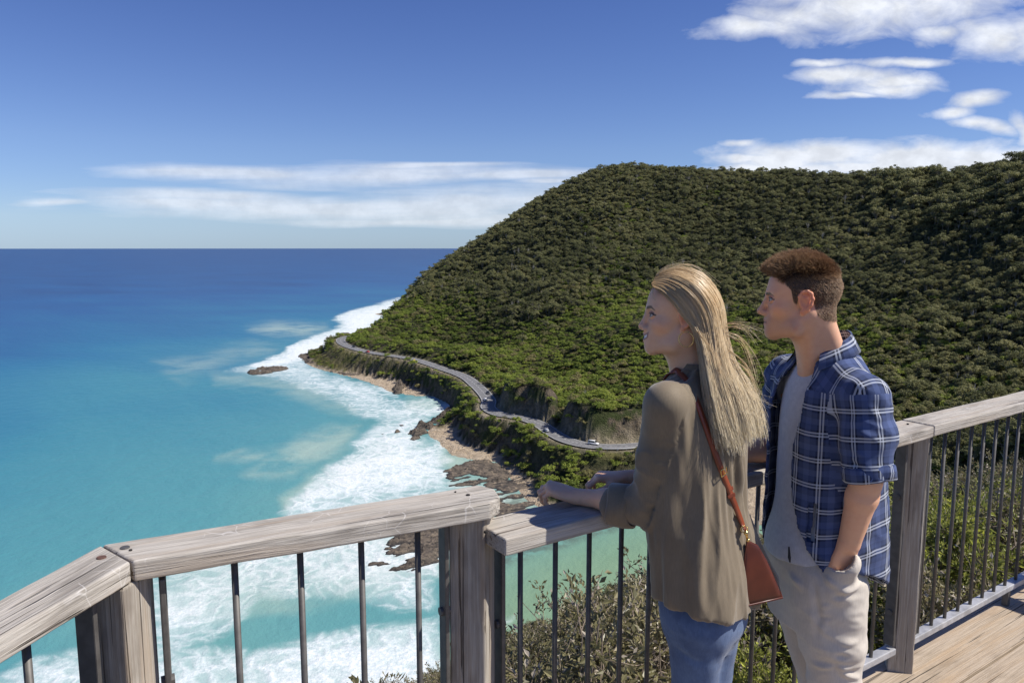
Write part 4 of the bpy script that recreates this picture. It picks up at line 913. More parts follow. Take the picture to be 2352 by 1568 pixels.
panel('baluster_fence', PC - RN * 0.07, PC - RN * 2.2, TOP_LO - TH - 0.001, 0, [0.08 + 0.121 * k for k in range(17)], 'unseen steel baluster fence added below the turned rail to cast shadow on the deck')  # unseen fence, added so its bars shadow the deck too
# deck boards, running with the long rail; a wide edge board then the rest
ft = MB(); q = P4 + RD * 1.02; ft.box((q[0], q[1], 0.045), (0.03, 0.03, 0.09), Matrix.Rotation(math.atan2(RD[1], RD[0]), 3, 'Z'), 0.003)
o = ft.build('support', steel, fence4, loc=(-m4a[0], -m4a[1], 0))
BW, GAP = 0.282, 0.010
deck = empty('deck', (0, 0, 0)); tag(deck, kind='structure')
e0 = np.array([-0.075, 1.93]) - RN * 0.02
for k in range(11):
    off = -(k * (BW + GAP)) - BW / 2 + 0.045
    o0 = e0 + RN * off + RD * 1.2
    bm = bmesh.new(); bmesh.ops.create_cube(bm, size=1.0); Lb = 6.2
    for v in bm.verts: v.co = Vector((v.co.x * Lb, v.co.y * BW, v.co.z * 0.04))
    bmesh.ops.bevel(bm, geom=bm.edges[:], offset=0.004, segments=2, affect='EDGES')
    me = bpy.data.meshes.new('deck_board'); bm.to_mesh(me); bm.free(); me.materials.append(deck_wood)
    o = mesh_obj('deck_board', me, deck, (o0[0] + RD[0] * ((k * 37) % 11) * 0.03, o0[1] + RD[1] * ((k * 37) % 11) * 0.03, -0.02 - 0.0007 * (k % 3))); o.rotation_euler = (0, 0, math.atan2(RD[1], RD[0]))
jo = MB()
for s in (-1.0, 0.2, 1.4, 2.6, 3.8):
    q = e0 + RD * s - RN * 1.5; jo.box((q[0], q[1], -0.14), (0.05, 3.1, 0.19), Matrix.Rotation(math.atan2(RD[1], RD[0]), 3, 'Z'))
jo.build('joist', post_wood, deck)
# ------------------------------------------------------------------ shrubs on the slope just beyond the rails
def bush_mesh(name, seed, hgt, rad, nst, ntw, nlf, lsz, asp, mats, spread=0.55, up=0.3, droop=0.0):
    """many thin stems fanning from the base, side twigs, narrow leaves along them"""
    g = np.random.default_rng(seed); Vs, Fs, mi, tone, n0 = [], [], [], [], 0
    def add(V, F, k, tn):
        nonlocal n0
        Vs.append(V); Fs.append(F + n0); n0 += len(V); mi.append(np.full(len(F), k)); tone.append(tn)
    LC, LN, LD = [], [], []
    for s in range(nst):
        a = g.uniform(0, 6.28); lean = abs(g.normal(0, spread)); tip = np.array([math.cos(a) * rad * lean, math.sin(a) * rad * lean, hgt * g.uniform(0.6, 1.0) * (1 - 0.25 * min(lean, 1.6))])
        base = np.array([math.cos(a), math.sin(a), 0]) * rad * 0.15 * g.uniform(0, 1)
        midp = base * 0.5 + tip * 0.5 + g.normal(0, 0.05 * rad, 3) + [0, 0, 0.08 * hgt]
        P = catmull([base - [0, 0, 0.3], midp, tip], 5); V, F = tube(P, np.linspace(0.013, 0.004, len(P)) * (hgt / 1.5) ** 0.5, 4); add(V, F, 1, g.uniform(0, 1, len(F)))
        for w in range(ntw):
            u = g.uniform(0.35, 1.0); q = P[min(int(u * (len(P) - 1)), len(P) - 1)]
            d = rand_dirs(1, g)[0] + [math.cos(a) * 0.4, math.sin(a) * 0.4, up]; d /= np.linalg.norm(d); L = g.uniform(0.14, 0.34) * hgt ** 0.5
            T = np.array([q, q + d * L * 0.5 + g.normal(0, 0.02, 3), q + d * L]); V, F = tube(T, [0.004, 0.003, 0.0016], 3); add(V, F, 1, g.uniform(0, 1, len(F)))
            k = nlf; uu = g.uniform(0.15, 1.0, k)[:, None]; LC.append(q + d * L * uu + g.normal(0, 0.018, (k, 3))); LD.append(d + rand_dirs(k, g) * 0.9 + [0, 0, -droop])
    C = np.vstack(LC); D = np.vstack(LD); D /= np.linalg.norm(D, axis=1)[:, None]; n = len(C)
    N = rand_dirs(n, g) + [0, 0, 0.5]; S = np.cross(D, N); S /= np.linalg.norm(S, axis=1)[:, None] + 1e-9; N = np.cross(S, D)
    ln = (lsz * g.uniform(0.6, 1.35, n))[:, None]; w = ln * asp
    V = np.stack([C, C + D * ln * 0.45 + S * w + N * w * 0.4, C + D * ln - N * ln * 0.12, C + D * ln * 0.45 - S * w + N * w * 0.4], 1).reshape(-1, 3)
    add(V, np.arange(4 * n).reshape(n, 4), 0, g.uniform(0, 1, n))
    me = np_mesh(name, np.vstack(Vs), np.vstack(Fs), mats, False, np.concatenate(mi)); add_attr(me, 'tone', np.concatenate(tone), 'FACE'); return me
twig = flat_mat('dry_twig', (0.21, 0.165, 0.125), 0.85, var=0.3, scale=40.0)
gr_leaf = leaf_mat('grey_brown_leaf', (0.145, 0.132, 0.060), (0.31, 0.275, 0.135), 0.35, 0.42, 0.5, (0.52, 0.45, 0.36))
gn_leaf = leaf_mat('fresh_green_leaf', (0.145, 0.165, 0.036), (0.33, 0.35, 0.078), 0.38, 0.5, 0.4, (0.42, 0.44, 0.07))
dk_leaf = leaf_mat('dark_green_leaf', (0.060, 0.080, 0.026), (0.16, 0.175, 0.058), 0.3, 0.45, 0.5, (0.30, 0.25, 0.12))
BGREY = [bush_mesh('grey_shrub', 50 + k, 1.6, 1.15, 34, 12, 15, 0.062, 0.24, [gr_leaf, twig]) for k in range(2)]
BGREEN = [bush_mesh('green_shrub', 60 + k, 1.5, 1.0, 36, 13, 17, 0.052, 0.24, [gn_leaf, twig], 0.5, 0.6) for k in range(2)]
BDARK = [bush_mesh('dark_shrub', 70 + k, 2.3, 1.3, 34, 14, 15, 0.085, 0.21, [dk_leaf, twig], 0.5, 0.3, 0.4) for k in range(2)]
gb = np.random.default_rng(5); nb = 0; placed = []
BUSH_LABEL = {'grey_shrub': ('twiggy grey-brown shrub with dry shining leaves on the slope below the rails', 'grey-brown shrubs below the lookout'),
              'green_shrub': ('fresh yellow-green shrub on the slope below the rails', 'yellow-green shrubs below the lookout'),
              'dark_shrub': ('taller dark green shrub on the slope below the rails', 'dark green shrubs below the lookout')}
def put_bush(x_, y_, me, sc):
    o = bpy.data.objects.new(me.name.split('.')[0], me); nm = me.name.split('.')[0]
    o.location = (x_, y_, float(h_at(np.array([x_]), np.array([y_]))[0]) + ZS - 0.1); o.rotation_euler = (0, 0, gb.uniform(0, 6.28)); o.scale = (sc, sc, sc * gb.uniform(0.85, 1.1))
    o['tint'] = float(gb.uniform(0.2, 0.8)); link(o); tag(o, BUSH_LABEL[nm][0], 'shrub', BUSH_LABEL[nm][1]); return o
for tr_ in range(9000):
    ph_ = gb.uniform(R(-30), R(48)); rr_ = math.exp(gb.uniform(math.log(2.6), math.log(42))); x_, y_ = rr_ * math.sin(ph_), rr_ * math.cos(ph_)
    out = -0.555 * x_ + 0.832 * y_ - 1.647
    if out < 0.95 or (x_ < -0.2 and y_ < 3.5): continue
    sp = 0.62 + 0.022 * rr_
    if any((x_ - a) ** 2 + (y_ - b) ** 2 < (sp + c) ** 2 * 0.5 for a, b, c in placed): continue
    pd = math.degrees(ph_)
    zv = vnoise(np.array([[x_ / 3.2, y_ / 3.2, 0.5]]), 8)[0]
    if pd > 9 and zv > -0.12 and rr_ < 9: kind_ = BGREEN
    elif pd > 23 and rr_ < 9.0 and zv > -0.55 and (x_ * 7.3 + y_ * 3.1) % 1.0 < 0.72: kind_ = BGREEN
    elif pd > 22 and zv < -0.40: kind_ = BDARK
    elif rr_ > 14 and zv > 0.1: kind_ = BDARK
    elif zv > 0.30: kind_ = BGREEN
    else: kind_ = BGREY
    s_ = gb.uniform(0.78, 1.15) * (1 + 0.012 * rr_) * (0.62 if out < 1.5 else 1.0) * (1.18 if pd > 24 else 1.0) * (0.8 if pd < -4 else 1.0)
    # the scrub stays below the view over the cove: shorter plants where the bank is low
    zg = float(h_at(np.array([x_]), np.array([y_]))[0]) + ZS; ht = {'g': 1.6}.get('g') if kind_ is not BDARK else 2.3
    tx_, ty_ = to_pix(np.array([x_, y_, zg + ht * s_])); lim = np.interp(tx_, [900, 1120, 1300, 1480, 1640, 1790, 2060, 2352], [1565, 1480, 1385, 1300, 1240, 1200, 1085, 1045])
    while ty_ < lim and s_ > 0.42: s_ *= 0.92; tx_, ty_ = to_pix(np.array([x_, y_, zg + ht * s_]))
    if ty_ < lim - 12: continue
    placed.append((x_, y_, sp)); put_bush(x_, y_, kind_[gb.integers(0, 2)], s_); nb += 1
print('bushes', nb)
# ------------------------------------------------------------------ smooth solids: blended shapes turned into one skin
def unit(v): v = np.asarray(v, float); return v / (np.linalg.norm(v) + 1e-12)
class Sdf:
    """blended solids; every shape = (function, centre, reach, blend, kind)"""
    def __init__(s): s.p = []
    def _add(s, fn, c, Rr, k, op='u'): s.p.append((fn, np.asarray(c, float), Rr, k, op)); return s
    def cap(s, a, b, r1, r2=None, k=0.02, n=None, st=1.0, op='u'):
        a, b = np.asarray(a, float), np.asarray(b, float); r2 = r1 if r2 is None else r2; ab = b - a; L2 = max(ab @ ab, 1e-12); n = None if n is None else unit(n)
        def fn(P):
            q = P - a; t = np.clip(q @ ab / L2, 0, 1); v = q - t[:, None] * ab
            if n is not None: v = v - (v @ n)[:, None] * n * (1 - 1 / st)
            return np.sqrt((v * v).sum(1)) - (r1 + (r2 - r1) * t)
        return s._add(fn, (a + b) / 2, math.sqrt(L2) / 2 + max(r1, r2) * max(st, 1), k, op)
    def chain(s, pts, rad, k=0.02, **kw):
        for i in range(len(pts) - 1): s.cap(pts[i], pts[i + 1], rad[i], rad[i + 1], k, **kw)
        return s
    def ell(s, c, r, M=None, k=0.02, op='u'):
        c, r = np.asarray(c, float), np.asarray(r, float); M = np.eye(3) if M is None else np.asarray(M, float)   # M columns = axes
        def fn(P):
            q = (P - c) @ M; k0 = np.sqrt(((q / r) ** 2).sum(1)); k1 = np.sqrt(((q / r ** 2) ** 2).sum(1)) + 1e-9; return k0 * (k0 - 1) / k1
        return s._add(fn, c, r.max(), k, op)
    def loft(s, rows, lft, fwd, k=0.03, pw=2.3, op='u', twist=None):
        """rows: (z, cx, cy, half width along lft, half depth along fwd) from low to high"""
        A = np.array(rows, float); zz = np.linspace(A[0, 0], A[-1, 0], 160); D = catmull(A, 24); o = np.argsort(D[:, 0]); D = D[o]
        D = np.stack([np.interp(zz, D[:, 0], D[:, i]) for i in range(5)], 1); lft, fwd = np.asarray(lft, float)[:2], np.asarray(fwd, float)[:2]; z0, z1 = A[0, 0], A[-1, 0]
        def fn(P):
            g = [np.interp(P[:, 2], zz, D[:, i]) for i in range(1, 5)]; q = P[:, :2] - np.stack(g[:2], 1); u = np.abs(q @ lft) / g[2]; v = np.abs(q @ fwd) / g[3]
            rr = (u ** pw + v ** pw) ** (1 / pw); d = (rr - 1) * np.minimum(g[2], g[3]); return np.maximum(d, np.maximum(P[:, 2] - z1, z0 - P[:, 2]))
        c = np.array([A[:, 1].mean(), A[:, 2].mean(), (z0 + z1) / 2]); return s._add(fn, c, math.hypot((z1 - z0) / 2, max(A[:, 3].max(), A[:, 4].max()) + 0.05), k, op)
    def cut(s, fn): return s._add(fn, (0, 0, 0), 1e9, 0.0, 'x')          # keep where fn < 0
    def eval(s, P, c=None, half=None):
        d = np.full(len(P), 0.5)
        for fn, pc, pr, k, op in s.p:
            if c is not None and np.linalg.norm(c - pc) > pr + half + k + 0.02: continue
            e = fn(P)
            if op == 'u':
                h = np.maximum(k - np.abs(d - e), 0) / max(k, 1e-9); d = np.minimum(d, e) - h * h * k * 0.25
            elif op == 's':
                h = np.maximum(k - np.abs(-e - d), 0) / max(k, 1e-9); d = np.maximum(d, -e) + h * h * k * 0.25
            else: d = np.maximum(d, e)
        return d
    def mesh(s, res, box=None, post=None, n=14):
        us = [(c, r) for _, c, r, k, op in s.p if op == 'u']; lo = np.min([c - r for c, r in us], 0) - 0.03; hi = np.max([c + r for c, r in us], 0) + 0.03
        if box is not None: lo = np.maximum(lo, np.array(box[0]) - 0.004); hi = np.minimum(hi, np.array(box[1]) + 0.004)
        bs = n * res; nb = np.ceil((hi - lo) / bs).astype(int); I = np.stack(np.meshgrid(*[np.arange(k) for k in nb], indexing='ij'), -1).reshape(-1, 3)
        Cc = lo + (I + 0.5) * bs; half = bs * 0.5 * math.sqrt(3)
        dc = s.eval(Cc) if post is None else post(s.eval(Cc), Cc)
        I = I[np.abs(dc) < half * 1.25 + 0.012]; g1 = np.arange(-1, n + 1); G = np.stack(np.meshgrid(g1, g1, g1, indexing='ij'), -1).reshape(-1, 3); m = n + 2
        VK, VP, FK = [], [], []
        def key(a): return (a[..., 0].astype(np.int64) << 40) + (a[..., 1].astype(np.int64) << 20) + a[..., 2].astype(np.int64)
        for i in I:
            base = i * n; P = lo + (base + G) * res; c = lo + (i + 0.5) * bs
            D = s.eval(P, c, half + res * 2)
            if post is not None: D = post(D, P)
            D = D.reshape(m, m, m); ins = D < 0
            if ins.all() or not ins.any(): continue
            w = np.zeros((m - 1,) * 3); acc = np.zeros((m - 1,) * 3 + (3,)); off = np.stack(np.meshgrid(*[np.arange(m - 1)] * 3, indexing='ij'), -1).astype(float)
            cr = [(dx, dy, dz) for dx in (0, 1) for dy in (0, 1) for dz in (0, 1)]
            for a in cr:
                for ax in range(3):
                    if a[ax]: continue
                    b = list(a); b[ax] = 1
                    d0 = D[a[0]:m - 1 + a[0], a[1]:m - 1 + a[1], a[2]:m - 1 + a[2]]; d1 = D[b[0]:m - 1 + b[0], b[1]:m - 1 + b[1], b[2]:m - 1 + b[2]]
                    x_ = (d0 < 0) != (d1 < 0)
                    if not x_.any(): continue
                    t = np.where(x_, d0 / np.where(x_, d0 - d1, 1), 0); p = np.zeros(3)
                    e = np.array(a, float) + np.zeros(x_.shape + (3,)); e[..., ax] = t; acc += e * x_[..., None]; w += x_
            on = w > 0; cell = np.argwhere(on); VK.append(key(cell - 1 + base + 8)); VP.append(lo + (base - 1 + cell + acc[on] / w[on][:, None]) * res)
            for ax in range(3):
                sl0 = [slice(1, m - 1)] * 3; sl1 = list(sl0); sl1[ax] = slice(2, m)
                a0, a1 = ins[tuple(sl0)], ins[tuple(sl1)]; e = np.argwhere(a0 != a1)
                if not len(e): continue
                fl = a0[tuple(e.T)]; e = e + 1; u, v = [(1, 2), (2, 0), (0, 1)][ax]
                q = []
                for du, dv in ((-1, -1), (0, -1), (0, 0), (-1, 0)):
                    z = e.copy(); z[:, u] += du; z[:, v] += dv; q.append(key(z - 1 + base + 8))
                Q = np.stack(q, 1); Q[~fl] = Q[~fl][:, ::-1]; FK.append(Q)
        VK = np.concatenate(VK); VP = np.concatenate(VP); F = np.concatenate(FK); uk, first_ = np.unique(VK, return_index=True); V = VP[first_]; ix = np.searchsorted(uk, F)
        okf = (uk[np.clip(ix, 0, len(uk) - 1)] == F).all(1); F = np.clip(ix, 0, len(uk) - 1)[okf]
        if box is not None:
            cen = V[F].mean(1); F = F[((cen >= box[0]) & (cen <= box[1])).all(1)]
        us_ = np.unique(F); mp = np.full(len(V), -1); mp[us_] = np.arange(len(us_)); return V[us_], mp[F]
def drop_inside(V, F, boxes):
    cen = V[F].mean(1); k = np.ones(len(F), bool)
    for lo, hi in boxes: k &= ~((cen > lo) & (cen < hi)).all(1)
    F = F[k]; u = np.unique(F); mp = np.full(len(V), -1); mp[u] = np.arange(len(u)); return V[u], mp[F]
def smooth_v(V, F, it=1, lam=0.5):
    E = np.vstack([F[:, [0, 1]], F[:, [1, 2]], F[:, [2, 3]], F[:, [3, 0]]]); E = np.vstack([E, E[:, ::-1]])
    for _ in range(it):
        S_ = np.zeros_like(V); np.add.at(S_, E[:, 0], V[E[:, 1]]); c = np.bincount(E[:, 0], minlength=len(V)); V = V + lam * (S_ / np.maximum(c, 1)[:, None] - V)
    return V
def normals(V, F):
    n = np.cross(V[F[:, 2]] - V[F[:, 0]], V[F[:, 3]] - V[F[:, 1]]); N = np.zeros_like(V)
    for j in range(4): np.add.at(N, F[:, j], n)
    return N / (np.linalg.norm(N, axis=1)[:, None] + 1e-12)
def folds(V, lines, N=None):
    """hand placed creases: (polyline, amplitude, width); returns the push along the normal"""
    o = np.zeros(len(V))
    for pts, amp, w in lines:
        pts = np.asarray(pts, float); best = np.full(len(V), 1e9); tt = np.zeros(len(V))
        for i in range(len(pts) - 1):
            d, t = seg_dist(V, pts[i], pts[i + 1]); m_ = d < best; best[m_] = d[m_]; tt[m_] = (i + t[m_]) / (len(pts) - 1)
        x = best / w; o += amp * (np.exp(-x * x) * 1.5 - 0.5 * np.exp(-x * x / 4)) * np.sin(np.pi * np.clip(tt * 0.9 + 0.05, 0, 1)) ** 0.6
    return o
class Frame:
    """local head space (x forward, y left, z up) placed in the world"""
    def __init__(s, C, f, up=(0, 0, 1), sc=1.0):
        f = unit(f); u = unit(np.asarray(up, float) - np.dot(up, f) * f); s.C, s.M, s.s = np.asarray(C, float), np.stack([f, np.cross(u, f), u], 1), sc
    def w(s, p): return s.C + s.M @ (np.asarray(p, float) * s.s)
    def wv(s, P): return s.C + (np.asarray(P, float) * s.s) @ s.M.T
    def loc(s, P): return ((P - s.C) @ s.M) / s.s
def head(S, H, g):
    """face and skull into solid S; g holds the person's own proportions"""
    w, sc, M = H.w, H.s, H.M
    def E(c, r, k=0.02, op='u', R_=None): S.ell(w(c), np.array(r) * sc, M if R_ is None else M @ R_, k * sc, op)
    def Cp(a, b, r1, r2=None, k=0.012, op='u'): S.cap(w(a), w(b), r1 * sc, None if r2 is None else r2 * sc, k * sc, op=op)
    j, nz, br, ch = g['jaw'], g['nose'], g['brow'], g['chin']
    E((-0.010, 0, 0.030), (0.094, 0.0745, 0.084)); E((0.030, 0, 0.032), (0.060, 0.064, 0.062), 0.03)
    E((0.038, 0, -0.030), (0.053, 0.054 * j, 0.070), 0.03); E((0.030, 0, -0.068), (0.052, 0.047 * j, 0.034), 0.03)
    for s in (1, -1):
        E((0.054, s * 0.040, -0.026), (0.027, 0.024, 0.021), 0.025)                               # cheek
        Cp((0.000, s * 0.053 * j, -0.058), (0.020, s * 0.050 * j, -0.084), 0.016, 0.015, 0.03); Cp((0.020, s * 0.050 * j, -0.084), (0.074, s * 0.014, -0.101), 0.015, 0.014, 0.03)
        Cp((0.084, s * 0.012, 0.017), (0.072, s * 0.044, 0.017), 0.009 + br, 0.006 + br, 0.02)    # brow
    E((0.076, 0, -0.100), (0.017 + ch, 0.019, 0.015), None or 0.02)
    E((0.076, 0, -0.066), (0.0215, 0.031, 0.028), 0.02)                                          # mouth mound
    for s in (1, -1): E((0.097, s * 0.031, 0.000), (0.020, 0.0175, 0.0115), 0.016, 's')            # sockets
    Cp((0.089, 0, 0.010), (0.1085 + nz, 0, -0.034), 0.0072, 0.0088, 0.012); E((0.1080 + nz, 0, -0.0385), (0.0108, 0.0105, 0.0090), 0.010)
    for s in (1, -1):
        E((0.0975 + nz * 0.5, s * 0.0115, -0.043), (0.0105, 0.0075, 0.0075), 0.008)
        E((0.1015 + nz * 0.6, s * 0.0060, -0.0505), (0.0050, 0.0032, 0.0040), 0.003, 's')
        E((0.0745, s * 0.0315, -0.001), (0.0128, 0.0128, 0.0128), 0.002)                         # eyeball
        pts = [(0.0800, s * 0.0185, 0.0005), (0.0874, s * 0.026, 0.0046), (0.0866, s * 0.034, 0.0050), (0.0795, s * 0.0430, 0.0010)]
        for a, b in zip(pts[:-1], pts[1:]): Cp(a, b, 0.0030, 0.0030, 0.006)                       # upper lid
        pts = [(0.0800, s * 0.0185, -0.0035), (0.0862, s * 0.027, -0.0066), (0.0852, s * 0.035, -0.0064), (0.0790, s * 0.0430, -0.0012)]
        for a, b in zip(pts[:-1], pts[1:]): Cp(a, b, 0.0026, 0.0026, 0.006)                       # lower lid
    lp = g.get('lip', 1.0); sm = g.get('smile', 0.0)
    for s in (1, -1):
        Cp((0.0965, 0, -0.0615 + sm * 0.002), (0.0865 - sm * 0.007, s * (0.023 + sm * 0.004), -0.0665 + sm * 0.009), 0.0052 * lp, 0.0024, 0.006); Cp((0.0945, 0, -0.0755 - sm * 0.002), (0.0860 - sm * 0.007, s * (0.021 + sm * 0.005), -0.0685 + sm * 0.007), 0.0060 * lp, 0.0024, 0.006)
        Cp((0.098, 0, -0.0688), (0.0845 - sm * 0.008, s * (0.0235 + sm * 0.004), -0.0685 + sm * 0.0095), 0.0014 + sm * 0.0030, 0.0009 + sm * 0.001, 0.003, 's')
    if sm: E((0.0820, 0, -0.0665), (0.0112, 0.0235, 0.009), 0.001)                                 # teeth
    for s in (1, -1):                                                                          # ears
        y = 0.0735
        rim = [(0.010, y, -0.004), (0.011, y + 0.003, 0.011), (0.004, y + 0.007, 0.023), (-0.008, y + 0.010, 0.027), (-0.019, y + 0.012, 0.020), (-0.0235, y + 0.013, 0.005), (-0.0195, y + 0.012, -0.012), (-0.009, y + 0.006, -0.026), (0.002, y + 0.001, -0.033)]
        rim = [(a, s * b, c) for a, b, c in rim]; E((-0.004, s * (y + 0.002), -0.003), (0.017, 0.0055, 0.026), 0.006)
        for a, b in zip(rim[:-1], rim[1:]): Cp(a, b, 0.0042, 0.0042, 0.004)
        E((-0.001, s * (y + 0.0095), -0.008), (0.0085, 0.006, 0.0115), 0.004, 's'); Cp((-0.008, s * (y + 0.008), 0.012), (0.002, s * (y + 0.008), 0.016), 0.0035, 0.003, 0.003, 's')
        E((0.001, s * (y + 0.000), -0.033), (0.006, 0.005, 0.008), 0.006)
def hand(S, W, d, up, side, curl, k=0.006, sc=1.0, thumb=1, spread=0.0):
    """a hand from wrist W: d = along the palm, up = back of the hand, side = towards the thumb; curl = bends (deg) at three finger joints"""
    d, up, side = unit(d), unit(up), unit(side); W = np.asarray(W, float); K = W + d * 0.088 * sc
    for i, (off, L) in enumerate([(0.030, 0.088), (0.010, 0.096), (-0.010, 0.090), (-0.029, 0.072)]):
        r = (0.0086 if i < 3 else 0.0075) * sc; p = K + side * off * sc - d * (0.0, -0.003, 0.002, 0.010)[i] * sc; S.cap(W + side * off * 0.55 * sc, p, 0.0125 * sc, 0.0105 * sc, 0.014)
        a = 0.0; q = p; L *= sc
        for seg_l, cr in zip((0.45, 0.30, 0.25), curl[i] if hasattr(curl[0], '__len__') else curl):
            a += R(cr); dr = d * math.cos(a) - up * math.sin(a) + side * spread * (1.5 - i); q2 = q + unit(dr) * L * seg_l; S.cap(q, q2, r, r * 0.90, k * 0.7); r *= 0.92; q = q2
    S.ell(W + d * 0.046 * sc, np.array([0.048, 0.036, 0.0125]) * sc, np.stack([d, side, up], 1), 0.012)
    if thumb:
        b = W + d * 0.022 * sc + side * 0.024 * sc - up * 0.006 * sc; t1 = b + (d * 0.72 + side * 0.6 - up * 0.35) * 0.042 * sc; t2 = t1 + (d * 0.9 + side * 0.2 - up * 0.35) * 0.032 * sc; t3 = t2 + (d * 0.95 - side * 0.05 - up * 0.3) * 0.026 * sc
        S.cap(b, t1, 0.0150 * sc, 0.0110 * sc, 0.012); S.cap(t1, t2, 0.0105 * sc, 0.0095 * sc, 0.005); S.cap(t2, t3, 0.0095 * sc, 0.0078 * sc, 0.004)
# ------------------------------------------------------------------ materials for people
def skin_mat(name):
    m, t, b = new_mat(name); a = t.attr('skin', 'Color'); P = t.coord('Object')
    n = t.noise(P, 60, 4, 0.6); n2 = t.noise(P, 420, 2, 0.5)
    c = t.mix(t.math('MULTIPLY', t.mapr(n, 0.35, 0.7), 0.16), a, t.mix(1.0, a, (0.80, 0.55, 0.48, 1), 'MULTIPLY'))
    t.put(b.inputs['Base Color'], c); t.put(b.inputs['Roughness'], t.mapr(t.attr('wet'), 0, 1, 0.48, 0.12, smooth=False)); b.inputs['Specular IOR Level'].default_value = 0.42
    b.inputs['Subsurface Weight'].default_value = 0.14; b.inputs['Subsurface Radius'].default_value = (0.010, 0.0035, 0.0018); b.inputs['Subsurface Scale'].default_value = 1.0
    t.put(b.inputs['Normal'], t.bump(n2, 0.10, 0.001)); return m
def cloth_mat(name, c0, c1, scale=900, rough=0.85, bump=0.25, big=8.0, sheen=0.15):
    m, t, b = new_mat(name); P = t.coord('Object'); n = t.noise(P, big, 4, 0.6); w = t.noise(P, scale, 2, 0.6); w2 = t.noise(t.mapping(P, (1, 1, 0.15)), scale * 0.35, 2, 0.6)
    c = t.mix(t.mapr(n, 0.3, 0.7), c0, c1); c = t.mix(t.math('MULTIPLY', t.mapr(w2, 0.35, 0.65), 0.25), c, [x * 0.72 for x in c0])
    t.put(b.inputs['Base Color'], c); b.inputs['Roughness'].default_value = rough; b.inputs['Specular IOR Level'].default_value = 0.2
    b.inputs['Sheen Weight'].default_value = sheen; t.put(b.inputs['Normal'], t.bump(t.math('ADD', w, w2), bump, 0.001)); return m
skin_m = skin_mat('skin')
olive_m = cloth_mat('olive_shirt_cloth', (0.188, 0.146, 0.094), (0.230, 0.180, 0.118), rough=0.62, sheen=0.3)
jean_m = cloth_mat('blue_denim', (0.062, 0.100, 0.205), (0.115, 0.175, 0.31), 700, 0.9, 0.5, 14.0)
chino_m = cloth_mat('beige_cotton', (0.58, 0.515, 0.435), (0.64, 0.575, 0.49), 800, 0.9, 0.3)
tee_m = cloth_mat('grey_marl_cotton', (0.54, 0.545, 0.585), (0.62, 0.625, 0.66), 1200, 0.95, 0.3, 60.0)
shoe_m = flat_mat('white_shoe', (0.6, 0.58, 0.55), 0.6); shoe2_m = flat_mat('brown_shoe', (0.16, 0.09, 0.05), 0.6); sole_m = flat_mat('shoe_sole', (0.55, 0.52, 0.47), 0.8)
gold_m = flat_mat('gold_metal', (0.75, 0.52, 0.20), 0.25, 1.0)
t_ = NT(olive_m.node_tree); b_ = olive_m.node_tree.nodes['Principled BSDF']; src_ = b_.inputs['Base Color'].links[0].from_socket
t_.put(b_.inputs['Base Color'], t_.mix(t_.math('MULTIPLY', t_.attr('seam'), 0.45), src_, (0.05, 0.04, 0.028)))
def leather():
    m, t, b = new_mat('tan_leather'); P = t.coord('Object'); n = t.noise(P, 9, 4); g = t.noise(P, 500, 3)
    t.put(b.inputs['Base Color'], t.mix(t.mapr(n, 0.3, 0.7), (0.175, 0.036, 0.016), (0.26, 0.062, 0.026))); b.inputs['Roughness'].default_value = 0.38; b.inputs['Specular IOR Level'].default_value = 0.5
    t.put(b.inputs['Normal'], t.bump(g, 0.12, 0.001)); return m
leather_m = leather(); bag_m = leather(); bag_m.name = 'shaded_tan_leather'  # pouch copy of the strap leather, darkened to put shade into its colour
for n_ in bag_m.node_tree.nodes:
    if n_.bl_idname == 'ShaderNodeMix': n_.inputs[6].default_value = (0.070, 0.014, 0.007, 1); n_.inputs[7].default_value = (0.120, 0.027, 0.012, 1)
def plaid():
    m, t, b = new_mat('blue_plaid_cotton'); s = t.node('ShaderNodeSeparateXYZ'); t.put(s.inputs[0], t.attr('plaid', 'Vector')); PER = 0.074
    def axis(o, ph):
        x = t.math('FRACT', t.math('ADD', t.math('DIVIDE', o, PER), ph))
        def line(c_, w): return t.mapr(t.math('ABSOLUTE', t.math('SUBTRACT', x, c_)), w, w + 0.014, 1.0, 0.0)
        return t.math('MAXIMUM', line(0.30, 0.022), line(0.41, 0.022)), line(0.355, 0.16), line(0.84, 0.11)
    wu, bu, du = axis(s.outputs[0], 0.1); wv, bv, dv = axis(s.outputs[1], 0.35)
    c = t.mix(t.noise(t.coord(), 20, 3), (0.042, 0.062, 0.140), (0.060, 0.084, 0.180))
    c = t.mix(t.math('MULTIPLY', t.math('ADD', bu, bv), 0.48), c, (0.012, 0.015, 0.030)); c = t.mix(t.math('MULTIPLY', t.math('ADD', du, dv), 0.42), c, (0.095, 0.130, 0.27))
    c = t.mix(t.math('MULTIPLY', wu, 0.50), c, (0.62, 0.66, 0.74)); c = t.mix(t.math('MULTIPLY', wv, 0.52), c, (0.66, 0.70, 0.78))
    t.put(b.inputs['Base Color'], c); b.inputs['Roughness'].default_value = 0.9; b.inputs['Specular IOR Level'].default_value = 0.15; b.inputs['Sheen Weight'].default_value = 0.1
    w = t.noise(t.coord(), 900, 2); t.put(b.inputs['Normal'], t.bump(w, 0.25, 0.001)); return m
plaid_m = plaid()
